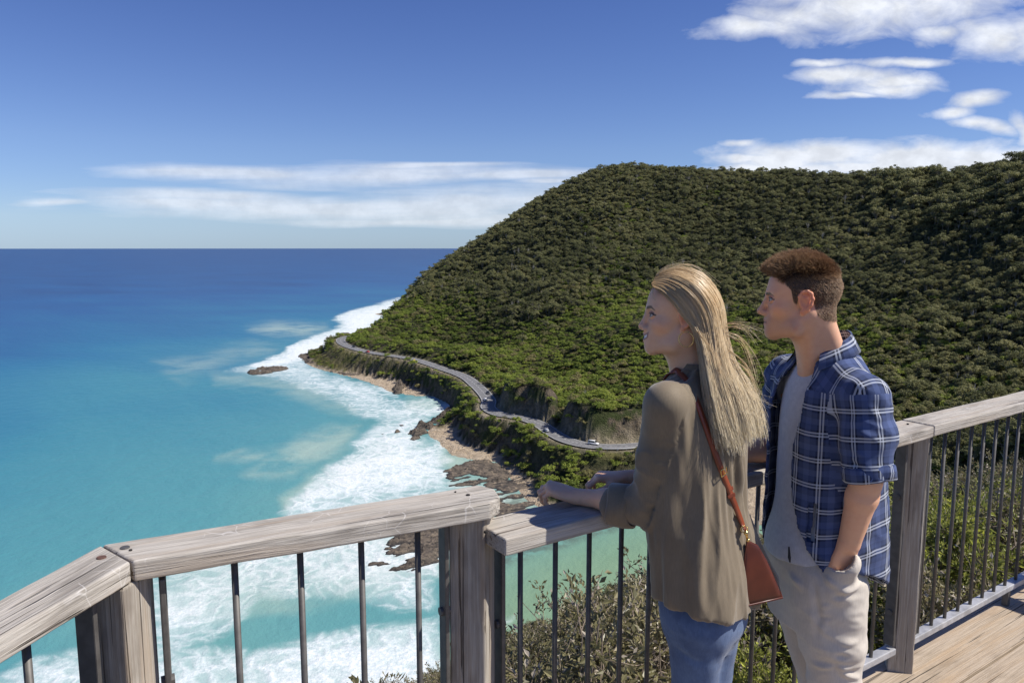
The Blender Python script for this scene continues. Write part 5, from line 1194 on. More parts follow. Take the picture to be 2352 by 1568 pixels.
def hair_mat(name, root, mid, tip, rough=0.38, spec=0.55):
    m, t, b = new_mat(name); a = t.attr('along'); r_ = t.attr('rnd')
    c = t.ramp(a, [(0.0, root), (0.35, mid), (1.0, tip)]); c = t.mix(t.math('MULTIPLY', r_, 0.50), c, [x * 0.55 for x in mid]); 
    t.put(b.inputs['Base Color'], c); b.inputs['Roughness'].default_value = rough; b.inputs['Specular IOR Level'].default_value = spec
    out = m.node_tree.nodes['Material Output']; tr = t.node('ShaderNodeBsdfTranslucent'); t.put(tr.inputs[0], c); mx = t.node('ShaderNodeMixShader'); mx.inputs[0].default_value = 0.42
    t.put(mx.inputs[1], b.outputs[0]); t.put(mx.inputs[2], tr.outputs[0]); t.put(out.inputs[0], mx.outputs[0]); return m
blonde_m = hair_mat('blonde_hair', (0.48, 0.32, 0.16), (0.92, 0.73, 0.46), (0.98, 0.89, 0.68)); brown_m = hair_mat('brown_hair', (0.13, 0.078, 0.045), (0.28, 0.17, 0.095), (0.62, 0.42, 0.25), 0.45, 0.35)
def strands(Ps, rad, name, mat, parent, taper=0.35, k=3):
    """Ps (n, m, 3) strand points -> one mesh of thin tubes"""
    n, m_, _ = Ps.shape; T = np.gradient(Ps, axis=1); T /= np.linalg.norm(T, axis=2)[..., None] + 1e-9; ref = np.array([0.31, 0.9, 0.3]); A = np.cross(T, ref); A /= np.linalg.norm(A, axis=2)[..., None] + 1e-9; B = np.cross(T, A)
    th = np.linspace(0, 2 * np.pi, k, endpoint=False); w = np.asarray(rad).reshape(-1, 1) * np.linspace(1, taper, m_)[None]
    V = Ps[:, :, None] + w[:, :, None, None] * (np.cos(th)[None, None, :, None] * A[:, :, None] + np.sin(th)[None, None, :, None] * B[:, :, None])
    ii = (np.arange(n)[:, None, None] * m_ + np.arange(m_ - 1)[None, :, None]) * k; j = np.arange(k)[None, None]; jn = (j + 1) % k
    F = np.stack([ii + j, ii + jn, ii + k + jn, ii + k + j], -1).reshape(-1, 4); me = np_mesh(name, V.reshape(-1, 3), F, [mat], True)
    add_attr(me, 'along', np.broadcast_to(np.linspace(0, 1, m_)[None, :, None], (n, m_, k)).ravel()); add_attr(me, 'rnd', np.broadcast_to(np.random.default_rng(3).uniform(0, 1, n)[:, None, None] ** 1.6, (n, m_, k)).ravel()); return mesh_obj(name, me, parent)
def build_skin(S, H, boxes, fine, parent, col, woman):
    parts = [S.mesh(0.0055)]; bx = [(H.C - 0.17 * np.ones(3), H.C + 0.17 * np.ones(3), fine)] + boxes
    parts[0] = drop_inside(*parts[0], [(np.array(a) + 0.006, np.array(b_) - 0.006) for a, b_, _ in bx])
    for a, b_, rs in bx: parts.append(S.mesh(rs, (np.array(a), np.array(b_))))
    Vs, Fs, n0 = [], [], 0
    for V, F in parts: V = smooth_v(V, F, 1, 0.4); Vs.append(V); Fs.append(F + n0); n0 += len(V)
    V, F = np.vstack(Vs), np.vstack(Fs); L = H.loc(V); x, y, z = L.T; ay = np.abs(y); inh = (np.abs(L) < 0.16).all(1)
    c = np.tile(np.array(col), (len(V), 1)); wet = np.zeros(len(V))
    def mixc(mask, cc): nonlocal c; mask = np.clip(mask * inh, 0, 1)[:, None]; c = c * (1 - mask) + np.array(cc) * mask
    red = np.array(col) * [1.02, 0.72, 0.68]
    mixc(0.6 * np.exp(-(((x - 0.06) / 0.03) ** 2 + ((ay - 0.045) / 0.02) ** 2 + ((z + 0.028) / 0.02) ** 2)), red); mixc(0.5 * np.exp(-(((x - 0.112) / 0.012) ** 2 + (ay / 0.014) ** 2 + ((z + 0.042) / 0.010) ** 2)), red)
    ear = sstep(ay, 0.074, 0.079) * (np.abs(x + 0.005) < 0.03); mixc(0.7 * ear, np.array(col) * [1.02, 0.66, 0.58])
    # lips
    sm = 0.009 if woman else 0.0; lz = -0.0688 + sm * np.minimum(ay / 0.025, 1.15) ** 2; d_ = np.abs(z - lz); lipm = sstep(-d_, -0.0105 if woman else -0.0075, -0.0065 if woman else -0.0035) * sstep(-ay, -0.0285 if woman else -0.025, -0.0255 if woman else -0.022) * (x > 0.072); mixc(lipm * 0.85, (0.34, 0.125, 0.115) if woman else np.array(col) * [0.92, 0.60, 0.55])
    if woman: mixc((sstep(-d_, -0.0044, -0.0034) * sstep(-ay, -0.0225, -0.0205) * (x > 0.065)), (0.86, 0.84, 0.80))
    else: mixc((sstep(-d_, -0.0016, -0.0008) * sstep(-ay, -0.023, -0.02) * (x > 0.08)) * 0.8, (0.10, 0.04, 0.035))
    # brows
    bz = np.interp(ay, [0.010, 0.022, 0.036, 0.050], [0.0175, 0.0205, 0.0225, 0.0145] if woman else [0.0135, 0.0155, 0.0165, 0.0105]); bw = np.interp(ay, [0.010, 0.02, 0.036, 0.052], [0.0034, 0.0042, 0.0036, 0.0016] if woman else [0.0032, 0.0042, 0.0034, 0.0014])
    mixc(sstep(-np.abs(z - bz), -bw - 0.0012, -bw + 0.0006) * sstep(ay, 0.008, 0.012) * sstep(-ay, -0.053, -0.048) * (x > 0.04) * 0.85, (0.075, 0.045, 0.028))
    # eyes: white, iris, pupil, lashes
    for s in (1, -1):
        on_ = (x > 0.060) & (y * s > 0); hh = np.interp(ay, [0.017, 0.023, 0.030, 0.037, 0.043, 0.0475], [0.0, 0.0042, 0.0056, 0.0054, 0.0034, 0.0]); ez = z + 0.0010 - np.interp(ay, [0.02, 0.047], [0.0, 0.0012])
        alm = sstep(hh - np.abs(ez), -0.0006, 0.0006) * on_; mixc(alm, (0.46, 0.43, 0.41)); mixc(alm * sstep(-np.hypot(ay - 0.0315, ez * 0.9), -0.0078, -0.0066), (0.05, 0.06, 0.07)); mixc(alm * sstep(-np.hypot(ay - 0.0315, ez), -0.0032, -0.0026), (0.008, 0.008, 0.008)); wet = np.maximum(wet, alm * inh)
        lash = sstep(-np.abs(ez - hh - 0.0004), -0.0030 if woman else -0.0022, -0.0014) * on_ * sstep(ay, 0.018, 0.022) * sstep(-ay, -0.0520, -0.0490); mixc(lash * (0.97 if woman else 0.85), (0.022, 0.015, 0.012)); mixc(sstep(-np.abs(ez + hh), -0.0014, -0.0006) * on_ * sstep(ay, 0.026, 0.032) * sstep(-ay, -0.048, -0.045) * 0.6, (0.10, 0.06, 0.05))
        mixc(0.40 * np.exp(-((ez - 0.0085) / 0.0045) ** 2 - ((ay - 0.034) / 0.013) ** 2) * on_, np.array(col) * [0.66, 0.50, 0.46])
    return V, F, c, wet, L, inh
def flat_ribbon(P, N, w, th):
    """a strap along P lying on a surface with normals N"""
    P = np.asarray(P); T = np.gradient(P, axis=0); T /= np.linalg.norm(T, axis=1)[:, None]; S_ = np.cross(T, N); S_ /= np.linalg.norm(S_, axis=1)[:, None]; N = np.cross(S_, T); w = np.broadcast_to(w, (len(P),))[:, None]
    V = np.stack([P - S_ * w, P + S_ * w, P + S_ * w * 0.92 + N * th, P - S_ * w * 0.92 + N * th], 1).reshape(-1, 3); i = np.arange(len(P) - 1)[:, None] * 4; j = np.arange(4)[None]; jn = (j + 1) % 4
    F = np.stack([i + j, i + jn, i + 4 + jn, i + 4 + j], -1).reshape(-1, 4); n = (len(P) - 1) * 4; return V, np.vstack([F, [[0, 3, 2, 1]], [[n, n + 1, n + 2, n + 3]]])
def shoe(S_, heel, fd, L_, w=0.045):
    fd = unit(fd); S_.cap(heel + [0, 0, 0.04], heel + fd * L_ * 0.55 + [0, 0, 0.035], 0.036, 0.036, 0.02); S_.cap(heel + fd * L_ * 0.5 + [0, 0, 0.032], heel + fd * L_ * 0.86 + [0, 0, 0.030], 0.036, 0.029, 0.02, n=np.cross(fd, [0, 0, 1]), st=1.3); S_.cap(heel + [0, 0, 0.04], heel + [0, 0, 0.10], 0.036, 0.040, 0.02)
    S_.cut(lambda P: 0.004 - P[:, 2])

# ================================================================== the woman
wf, wl = np.array([-0.69, 0.72, 0]), np.array([-0.72, -0.69, 0]); UP = np.array([0, 0, 1.0])
WH = Frame(at_y(1561, 722, 2.0), (math.cos(R(176)), math.sin(R(176)), 0.02), UP, 0.925)
w_ls, w_rs = np.array([0.394, 1.868, 1.437]), np.array([0.622, 2.085, 1.437]); w_le, w_lw = np.array([0.372, 1.930, 1.140]), at_y(1320, 1139, 2.045); w_re, w_rw = np.array([0.610, 2.170, 1.150]), at_y(1430, 1097, 2.150)
w_nb = np.array([0.512, 1.992, 1.455])
S = Sdf(); head(S, WH, dict(jaw=0.93, nose=-0.002, brow=-0.003, chin=-0.001, lip=1.05, smile=1.0))
S.cap(w_nb, WH.w((-0.020, 0, -0.055)), 0.050, 0.047, 0.03); S.cap(WH.w((0.0, 0, -0.060)), w_nb + wf * 0.03, 0.042, 0.045, 0.03)
for s_ in (1, -1): S.cap(WH.w((-0.020, s_ * 0.045, -0.050)), w_nb + wf * 0.055 + wl * s_ * 0.012 + UP * 0.005, 0.013, 0.011, 0.03)
S.loft([(0.86, 0.53, 1.945, 0.09, 0.06), (0.95, 0.520, 1.950, 0.10, 0.07), (1.10, 0.50, 1.96, 0.12, 0.085), (1.25, 0.502, 1.967, 0.13, 0.09), (1.38, 0.505, 1.978, 0.13, 0.085), (1.455, 0.51, 1.988, 0.085, 0.06)], wl, wf, 0.03)
for a, e, w in ((w_ls, w_le, w_lw), (w_rs, w_re, w_rw)):
    S.cap(w_nb - UP * 0.03, a - UP * 0.02, 0.04, 0.036, 0.03); S.chain([a - UP * 0.015, e, w], [0.037, 0.034, 0.0225], 0.02); S.cap(e + (w - e) * 0.15, e + (w - e) * 0.55, 0.036, 0.030, 0.02)
lh_d = unit(np.array([-0.93, 0.12, 0.30])); hand(S, w_lw, lh_d, unit(np.array([0.25, -0.35, 0.9])), unit(np.array([0.1, 0.95, 0.15])), [(62, 52, 25), (58, 58, 28), (55, 60, 30), (55, 55, 30)], sc=0.86)
rh_d = unit(np.array([-0.95, -0.12, 0.10])); hand(S, w_rw, rh_d, UP, unit(np.array([-0.1, -1.0, 0.0])), (42, 48, 25), sc=0.86)
for hp, kn, an in ((np.array([0.495, 1.90, 0.86]), at_y(1600, 1600, 1.935), None), (np.array([0.565, 1.985, 0.86]), np.array([0.59, 2.02, 0.49]), None)):
    S.chain([hp, kn, np.array([kn[0] + 0.01, kn[1] - 0.02, 0.09])], [0.052, 0.040, 0.030], 0.02)
person = empty('person', (0.52, 1.95, 0), label='woman with long blonde hair in an olive shirt and jeans, leaning on the rail', cat='person')
PB = Matrix.Translation((-0.52, -1.95, 0))
def child(name, V, F, mat, par, off, **attrs):
    me = np_mesh(name, np.asarray(V) - np.asarray(off), F, [mat], True)
    for k, a in attrs.items(): add_attr(me, k, a)
    return mesh_obj(name, me, par)
WO = np.array([0.52, 1.95, 0.0]); hb = lambda a, b_: (np.minimum(a, b_), np.maximum(a, b_))
V, F, c, wet, L, inh = build_skin(S, WH, [(w_lw + [-0.13, -0.06, -0.09], w_lw + [0.015, 0.09, 0.08], 0.0022), (w_rw + [-0.13, -0.08, -0.08], w_rw + [0.012, 0.06, 0.05], 0.0024)], 0.0016, person, (0.84, 0.495, 0.305), True)
# nails and knuckles keep the skin tone; hair roots darken the scalp
scalp = np.maximum(sstep(L[:, 2], 0.055, 0.075) * sstep(-L[:, 0], -0.085, -0.05), sstep(L[:, 2], -0.05, -0.03) * sstep(-L[:, 0], 0.02, 0.035)) * inh; c = c * (1 - scalp[:, None]) + np.array((0.16, 0.10, 0.055)) * scalp[:, None]
w_body = child('body', V, F, skin_m, person, WO, skin=np.c_[c, np.ones(len(c))], wet=wet)
# olive shirt
S = Sdf()
S.loft([(0.70, 0.542, 1.935, 0.164, 0.116), (0.80, 0.540, 1.935, 0.164, 0.118), (0.95, 0.526, 1.942, 0.158, 0.118), (1.10, 0.506, 1.953, 0.150, 0.113), (1.25, 0.502, 1.966, 0.160, 0.114), (1.36, 0.504, 1.976, 0.160, 0.108), (1.43, 0.508, 1.985, 0.140, 0.088), (1.475, 0.511, 1.99, 0.085, 0.062), (1.495, 0.511, 1.99, 0.060, 0.052)], wl, wf, 0.03)
for a, e, w, q in ((w_ls, w_le, w_lw, 0.46), (w_rs, w_re, w_rw, 0.5)):
    S.cap(np.array([0.511, 1.988, 1.452]), a - UP * 0.004, 0.050, 0.046, 0.05); S.cap(a - UP * 0.004, a * 0.45 + e * 0.55, 0.051, 0.047, 0.03); S.cap(a * 0.45 + e * 0.55, e, 0.047, 0.050, 0.03); cf_ = e + (w - e) * q; S.cap(e, cf_, 0.051, 0.041, 0.025); u = unit(w - e)
    S.cap(cf_ - u * 0.058 - UP * 0.004, cf_ - u * 0.006 - UP * 0.010, 0.050, 0.0475, 0.006); S.cap(e - UP * 0.02, cf_ - u * 0.035 - UP * 0.026, 0.034, 0.036, 0.02)
S.cap(at_y(1704, 1215, 2.01), at_y(1755, 1330, 2.02), 0.020, 0.026, 0.05); S.cap(at_y(1682, 1200, 2.0), at_y(1722, 1335, 2.0), 0.035, 0.050, 0.06)
S.ell(w_nb + UP * 0.055 + wf * 0.01, (0.055, 0.055, 0.045), None, 0.01, 's')
def w_hem(P):
    q = P[:, :2] - np.array([0.525, 1.945]); a = q @ wl[:2]; b_ = q @ wf[:2]; ph = np.arctan2(a, -b_)          # 0 at the back
    return np.maximum((0.862 + 0.022 * np.sin(ph) ** 2 - 0.008 * np.cos(ph) + 0.012 * np.maximum(np.sin(ph), 0)) - P[:, 2], 0 * a - 1)
S.cut(lambda P: np.where(P[:, 2] < 1.0, w_hem(P), -1.0))
V, F = S.mesh(0.0045); V = smooth_v(V, F, 2, 0.5); N = normals(V, F)
hang = sstep(-V[:, 2], -1.36, -1.1); q = V - np.array([0.51, 1.96, 0]); th = np.arctan2(q @ wl, -(q @ wf)); onarm = np.minimum(seg_dist(V, w_ls, w_le)[0], seg_dist(V, w_le, w_lw)[0]) < 0.062
dr = fbm(np.c_[th * 1.9, V[:, 2] * 1.3, np.full(len(V), 2.0)], 3, 31) * 0.012 * hang + (0.35 - np.abs(fbm(np.c_[th * 2.6 + V[:, 2] * 0.8, V[:, 2] * 1.6, np.full(len(V), 5.0)], 2, 37))) * 0.016 * hang + (0.3 - np.abs(fbm(np.c_[th * 4.5 - V[:, 2] * 2.5, V[:, 2] * 5, np.full(len(V), 1.0)], 2, 39))) * 0.007 + fbm(np.c_[th * 5, V[:, 2] * 4, np.zeros(len(V))], 2, 33) * 0.004
dr = np.where(onarm, (0.3 - np.abs(fbm(V * np.array([13, 13, 20]) + [0, 0, 3], 2, 35))) * 0.010 * sstep(-V[:, 2], -1.40, -1.30), dr)
A_ = lambda x_, y_: None
pt = lambda x_, y_, Y: at_y(x_, y_, Y)
FL = [([pt(1545, 1010, 1.87), pt(1530, 1080, 1.87), pt(1500, 1130, 1.90)], 0.006, 0.012), ([pt(1530, 1130, 1.88), pt(1495, 1150, 1.89), pt(1462, 1180, 1.93)], 0.007, 0.011), ([pt(1535, 1160, 1.89), pt(1500, 1178, 1.89)], 0.005, 0.010), ([pt(1480, 1040, 1.88), pt(1505, 1080, 1.87), pt(1530, 1090, 1.87)], -0.004, 0.012),
      ([pt(1553, 905, 1.90), pt(1560, 980, 1.89), pt(1548, 1060, 1.89)], -0.007, 0.008), ([pt(1640, 930, 1.87), pt(1645, 1050, 1.86), pt(1640, 1200, 1.86), pt(1648, 1350, 1.85)], 0.007, 0.010), ([pt(1655, 940, 1.87), pt(1668, 1100, 1.87), pt(1660, 1300, 1.86)], -0.006, 0.011), ([pt(1590, 1000, 1.87), pt(1600, 1150, 1.86), pt(1585, 1330, 1.85)], 0.006, 0.016),
      ([pt(1550, 1190, 1.88), pt(1560, 1290, 1.87), pt(1550, 1370, 1.87)], 0.006, 0.013), ([pt(1515, 1220, 1.92), pt(1520, 1300, 1.92), pt(1530, 1370, 1.91)], -0.006, 0.010), ([pt(1690, 1000, 1.90), pt(1700, 1120, 1.90)], 0.006, 0.012), ([pt(1620, 1150, 1.86), pt(1625, 1280, 1.855), pt(1612, 1400, 1.85)], -0.005, 0.014),
      ([pt(1585, 912, 1.89), pt(1620, 918, 1.875), pt(1665, 912, 1.88)], 0.0028, 0.006), ([pt(1600, 1195, 1.86), pt(1650, 1200, 1.86), pt(1690, 1190, 1.88)], -0.003, 0.006), ([pt(1512, 880, 1.88), pt(1540, 890, 1.86), pt(1552, 915, 1.87)], -0.004, 0.006),
      ([pt(1440, 1120, 1.96), pt(1450, 1150, 1.94), pt(1475, 1175, 1.93)], -0.006, 0.008), ([pt(1462, 1110, 1.95), pt(1480, 1140, 1.92), pt(1500, 1160, 1.90)], 0.006, 0.009)]
V = V + N * (dr * 1.5 + folds(V, FL) * 2.2)[:, None]
SEAM = [[pt(1512, 878, 1.87), pt(1535, 884, 1.86), pt(1550, 905, 1.87), pt(1556, 950, 1.88), pt(1552, 1010, 1.89), pt(1545, 1060, 1.89)], [pt(1556, 925, 1.89), pt(1590, 918, 1.875), pt(1640, 912, 1.87), pt(1690, 905, 1.88)], [pt(1640, 915, 1.87), pt(1643, 1050, 1.86), pt(1640, 1130, 1.855)], [pt(1548, 1190, 1.885), pt(1545, 1290, 1.88), pt(1540, 1375, 1.875)]]
sd_ = np.full(len(V), 9.0)
for q_ in SEAM:
    for a, b_ in zip(q_[:-1], q_[1:]): sd_ = np.minimum(sd_, seg_dist(V, a, b_)[0])
w_shirt = child('shirt', V, F, olive_m, person, WO, seam=sstep(-sd_, -0.005, -0.0015))
# collar band, placket buttons
def ring_band(ctr, lft, fwd, r0, r1, z0, z1, a0, a1, th=0.004, nseg=40, lean=(0, 0)):
    a = np.linspace(a0, a1, nseg); rows = []
    for rr, zz_, o in ((r0, z0, 0), (0.5 * (r0 + r1), 0.5 * (z0 + z1), 0), (r1, z1, 0), (r1 + th, z1, 0), (0.5 * (r0 + r1) + th, 0.5 * (z0 + z1), 0), (r0 + th, z0, 0)):
        rr_ = rr(a) if callable(rr) else rr; zz2 = zz_(a) if callable(zz_) else zz_; P = np.asarray(ctr)[None, :2] - np.cos(a)[:, None] * fwd[:2] * rr_[:, None] * 1.0 + np.sin(a)[:, None] * lft[:2] * rr_[:, None] if hasattr(rr_, '__len__') else np.asarray(ctr)[None, :2] - np.cos(a)[:, None] * fwd[:2] * rr_ + np.sin(a)[:, None] * lft[:2] * rr_
        rows.append(np.c_[P, np.broadcast_to(zz2, (nseg,))])
    V = np.stack(rows, 1); k = 6; i = np.arange(nseg - 1)[:, None] * k; j = np.arange(k)[None]; jn = (j + 1) % k; F = np.stack([i + j, i + jn, i + k + jn, i + k + j], -1).reshape(-1, 4); return V.reshape(-1, 3), F, a
V, F, _ = ring_band(w_nb + wf * 0.0, wl, wf, 0.064, 0.056, 1.478, 1.522, -2.5, 2.5, 0.006); child('collar', V, F, olive_m, w_shirt, WO)
def cuff_ring(ctr, ax, rows_, wobf, mat, par, off, **kw):
    t_ = unit(np.cross(ax, [0.3, 0.9, 0.1])); b_ = np.cross(ax, t_); aa = np.linspace(0, 2 * np.pi, 49); rows = []
    for rr_, dd in rows_: rows.append(ctr[None] + (np.cos(aa)[:, None] * t_ + np.sin(aa)[:, None] * b_) * (rr_ * wobf(aa, dd))[:, None] + ax * (dd + 0.006 * np.sin(aa * 2 + dd * 30))[:, None])
    V = np.stack(rows, 1); k_ = len(rows); i = np.arange(48)[:, None] * k_; j = np.arange(k_ - 1)[None]; F = np.stack([i + j, i + j + 1, i + k_ + j + 1, i + k_ + j], -1).reshape(-1, 4); return child('cuff', V.reshape(-1, 3), F, mat, par, off), aa, k_
wu_ = unit(w_lw - w_le); wc_ = w_le + (w_lw - w_le) * 0.42 - UP * 0.010
cuff_ring(wc_, wu_, [(0.050, -0.050), (0.0555, -0.046), (0.0575, -0.020), (0.0565, 0.012), (0.0540, 0.016), (0.044, 0.010)], lambda a, d: 1 + 0.05 * np.sin(a * 2 + 0.6) + 0.025 * np.sin(a * 5 + d * 50), olive_m, w_shirt, WO)
wc2 = w_re + (w_rw - w_re) * 0.45; cuff_ring(wc2, unit(w_rw - w_re), [(0.048, -0.045), (0.053, -0.040), (0.054, 0.006), (0.051, 0.010), (0.043, 0.006)], lambda a, d: 1 + 0.04 * np.sin(a * 3), olive_m, w_shirt, WO)
for y_ in (1215, 1290):
    mb = MB(); p_ = at_y(1494, y_, 1.965); mb.cyl(p_ - WO, p_ - WO + wf * 0.0 + np.array([-0.004, -0.002, 0]), 0.0055, seg=12); mb.build('button', flat_mat('shirt_button', (0.12, 0.10, 0.08), 0.4), w_shirt)
# jeans
S = Sdf(); S.loft([(0.72, 0.535, 1.945, 0.060, 0.055), (0.78, 0.535, 1.945, 0.115, 0.092), (0.84, 0.532, 1.945, 0.138, 0.104), (0.90, 0.526, 1.948, 0.140, 0.104), (0.98, 0.515, 1.955, 0.132, 0.10)], wl, wf, 0.03)
wk1, wk2 = at_y(1594, 1600, 1.935), np.array([0.572, 2.03, 0.49])
S.chain([np.array([0.500, 1.902, 0.83]), wk1, np.array([wk1[0] + 0.015, wk1[1] - 0.02, 0.10])], [0.079, 0.058, 0.048], 0.03); S.chain([np.array([0.570, 1.985, 0.83]), wk2, np.array([wk2[0] + 0.01, wk2[1] - 0.02, 0.10])], [0.079, 0.058, 0.048], 0.03); S.cut(lambda P: 0.085 - P[:, 2])
V, F = S.mesh(0.006); V = smooth_v(V, F, 2); N = normals(V, F); V = V + N * (fbm(V * np.array([14, 14, 9]), 3, 41) * 0.006 + folds(V, [([pt(1500, 1240, 1.95), pt(1512, 1330, 1.92), pt(1540, 1480, 1.88)], 0.003, 0.005), ([pt(1540, 1440, 1.86), pt(1600, 1460, 1.85), pt(1650, 1445, 1.88)], 0.005, 0.010), ([pt(1545, 1490, 1.86), pt(1600, 1515, 1.85), pt(1645, 1500, 1.88)], -0.004, 0.012)]))[:, None]
child('jeans', V, F, jean_m, person, WO)
for kx in (wk1, wk2):
    S = Sdf(); shoe(S, np.array([kx[0] + 0.02, kx[1] - 0.035, 0.0]), wf, 0.25); V, F = S.mesh(0.005); child('shoe', V, F, shoe_m, person, WO)
# long hair: locks follow lanes that sweep back over the ear and down the back
LANES = {-0.30: ([(1503, 662), (1524, 678), (1548, 704), (1566, 728), (1588, 750), (1608, 790), (1622, 850), (1632, 905), (1640, 950)], [1.950, 1.938, 1.930, 1.925, 1.921, 1.915, 1.893, 1.878, 1.868]),
         0.0: ([(1500, 654), (1528, 661), (1561, 684), (1588, 722), (1606, 768), (1622, 834), (1636, 905), (1652, 975), (1668, 1035)], [1.962, 1.942, 1.922, 1.912, 1.908, 1.886, 1.862, 1.846, 1.838]),
         0.5: ([(1508, 641), (1545, 634), (1594, 658), (1628, 708), (1640, 770), (1652, 840), (1676, 912), (1692, 975), (1704, 1038)], [1.985, 1.950, 1.918, 1.908, 1.912, 1.895, 1.868, 1.852, 1.846]),
         1.0: ([(1514, 634), (1558, 617), (1616, 636), (1653, 690), (1664, 758), (1680, 832), (1712, 888), (1735, 948), (1738, 1008)], [2.010, 2.005, 2.000, 2.000, 1.998, 1.965, 1.930, 1.905, 1.896]),
         1.5: ([(1512, 638), (1555, 622), (1610, 642), (1646, 696), (1658, 764), (1668, 840), (1698, 900), (1718, 960), (1720, 1015)], [2.040, 2.062, 2.080, 2.085, 2.075, 2.035, 2.005, 1.975, 1.960]),
         2.0: ([(1506, 652), (1535, 660), (1572, 690), (1600, 735), (1622, 790), (1645, 850), (1672, 910), (1690, 970), (1694, 1015)], [2.050, 2.075, 2.085, 2.085, 2.075, 2.055, 2.030, 2.010, 2.000])}
lk = sorted(LANES); LP = np.array([catmull([at_y(px_, py_, Y) for (px_, py_), Y in zip(*LANES[k])], 4) for k in lk]); MH = LP.shape[1]
def lane(u):
    u = np.atleast_1d(u); out = np.empty((len(u), MH, 3)); T_ = LP.reshape(len(lk), -1)
    for i in range(T_.shape[1]): out.reshape(len(u), -1)[:, i] = np.interp(u, lk, T_[:, i])
    return out
gh = np.random.default_rng(12); HC = WH.w((-0.005, 0, 0.01)); axis_in = lambda P: None
def inward(P):
    """pull a copy of the lanes towards the head axis / the back"""
    c_ = np.where(P[..., 2:3] > WH.C[2] - 0.08, HC, np.array([0.52, 1.975, 0]) * [1, 1, 0] + P * [0, 0, 1]); d = c_ - P; return d / (np.linalg.norm(d, axis=-1)[..., None] + 1e-9)
U = np.linspace(-0.28, 2.0, 70); G_ = lane(U); G_ = G_ + inward(G_) * 0.007; G_ = G_[:, :-2]
gm = np_mesh('hair', G_.reshape(-1, 3) - WO, grid_faces(len(U), G_.shape[1]), [blonde_m]); add_attr(gm, 'along', np.broadcast_to(np.linspace(0, 0.75, G_.shape[1]), G_.shape[:2]).ravel()); add_attr(gm, 'rnd', np.full(G_.shape[0] * G_.shape[1], 0.3))
hair_root = mesh_obj('hair', gm, person)
NL = 330; lu = np.concatenate([gh.uniform(-0.22, 1.06, 275), gh.uniform(1.0, 2.0, 55)]); Ps, rad = [], []
tt = np.linspace(0, 1, MH)
for a in range(NL):
    ns = 24; u = lu[a] + gh.normal(0, 0.024, ns); P = lane(u); dep = gh.uniform(-0.011, 0.005) * (0.45 + 0.55 * tt); P = P + inward(P) * dep[None, :, None]
    w1 = gh.normal(0, 1, 3) * 0.010; ph_ = gh.uniform(0, 6.28); P = P + (np.sin(tt * 5.5 + ph_) * tt ** 1.2)[None, :, None] * w1
    P = P + gh.normal(0, 0.0017, (ns, 1, 3)) * (0.4 + tt[None, :, None]) + gh.normal(0, 1, (ns, 1, 3)) * (tt[None, :, None] ** 3) * np.array([0.007, 0.005, 0.003])
    cutl = gh.uniform(0.86, 1.0) * (1.0 if lu[a] > 0 else 0.98)
    for s_ in range(ns):
        c_ = cutl * gh.uniform(0.94, 1.0) * (MH - 1); ix_ = np.linspace(0, c_, 22); i0 = np.minimum(ix_.astype(int), MH - 2); f_ = (ix_ - i0)[:, None]; Ps.append(P[s_, i0] * (1 - f_) + P[s_, i0 + 1] * f_); rad.append(gh.uniform(0.0005, 0.0011))
Ps = np.array(Ps); 
o = strands(Ps - WO, np.array(rad), 'hair_strands', blonde_m, hair_root)
# loose strands lifted by the wind
FLY = [([(1655, 752), (1690, 752), (1720, 762), (1742, 790)], 1.97), ([(1660, 760), (1700, 775), (1728, 815), (1745, 870)], 1.96), ([(1662, 765), (1705, 790), (1728, 850), (1738, 905)], 1.95), ([(1668, 800), (1710, 835), (1735, 890), (1748, 930)], 1.93), ([(1672, 820), (1715, 850), (1742, 905), (1750, 960)], 1.92),
       ([(1505, 640), (1520, 622), (1550, 612), (1590, 618)], 1.99), ([(1500, 655), (1512, 628), (1540, 614), (1575, 612)], 1.985), ([(1530, 622), (1570, 606), (1605, 618), (1640, 655)], 2.0), ([(1498, 650), (1497, 670), (1499, 690)], 1.965), ([(1655, 745), (1700, 742), (1740, 752)], 1.98), ([(1670, 880), (1720, 905), (1760, 930)], 1.9), ([(1640, 900), (1680, 895), (1700, 880)], 1.86), ([(1600, 760), (1640, 810), (1660, 860), (1690, 880)], 1.87)]
Ps, rad = [], []
for pts_, Y in FLY:
    base = catmull([at_y(a, b_, Y) for a, b_ in pts_], 24 // (len(pts_) - 1)); s_ = np.linspace(0, 1, 22); ii = s_ * (len(base) - 1); i0 = np.minimum(ii.astype(int), len(base) - 2); f_ = (ii - i0)[:, None]; base = base[i0] * (1 - f_) + base[i0 + 1] * f_
    for _ in range(9): Ps.append(base + gh.normal(0, 0.004, 3) * s_[:, None] + gh.normal(0, 0.009, 3) * s_[:, None] ** 2 + gh.normal(0, 0.0015, 3)); rad.append(0.00042)
strands(np.array(Ps) - WO, np.array(rad), 'loose_strands', blonde_m, hair_root)
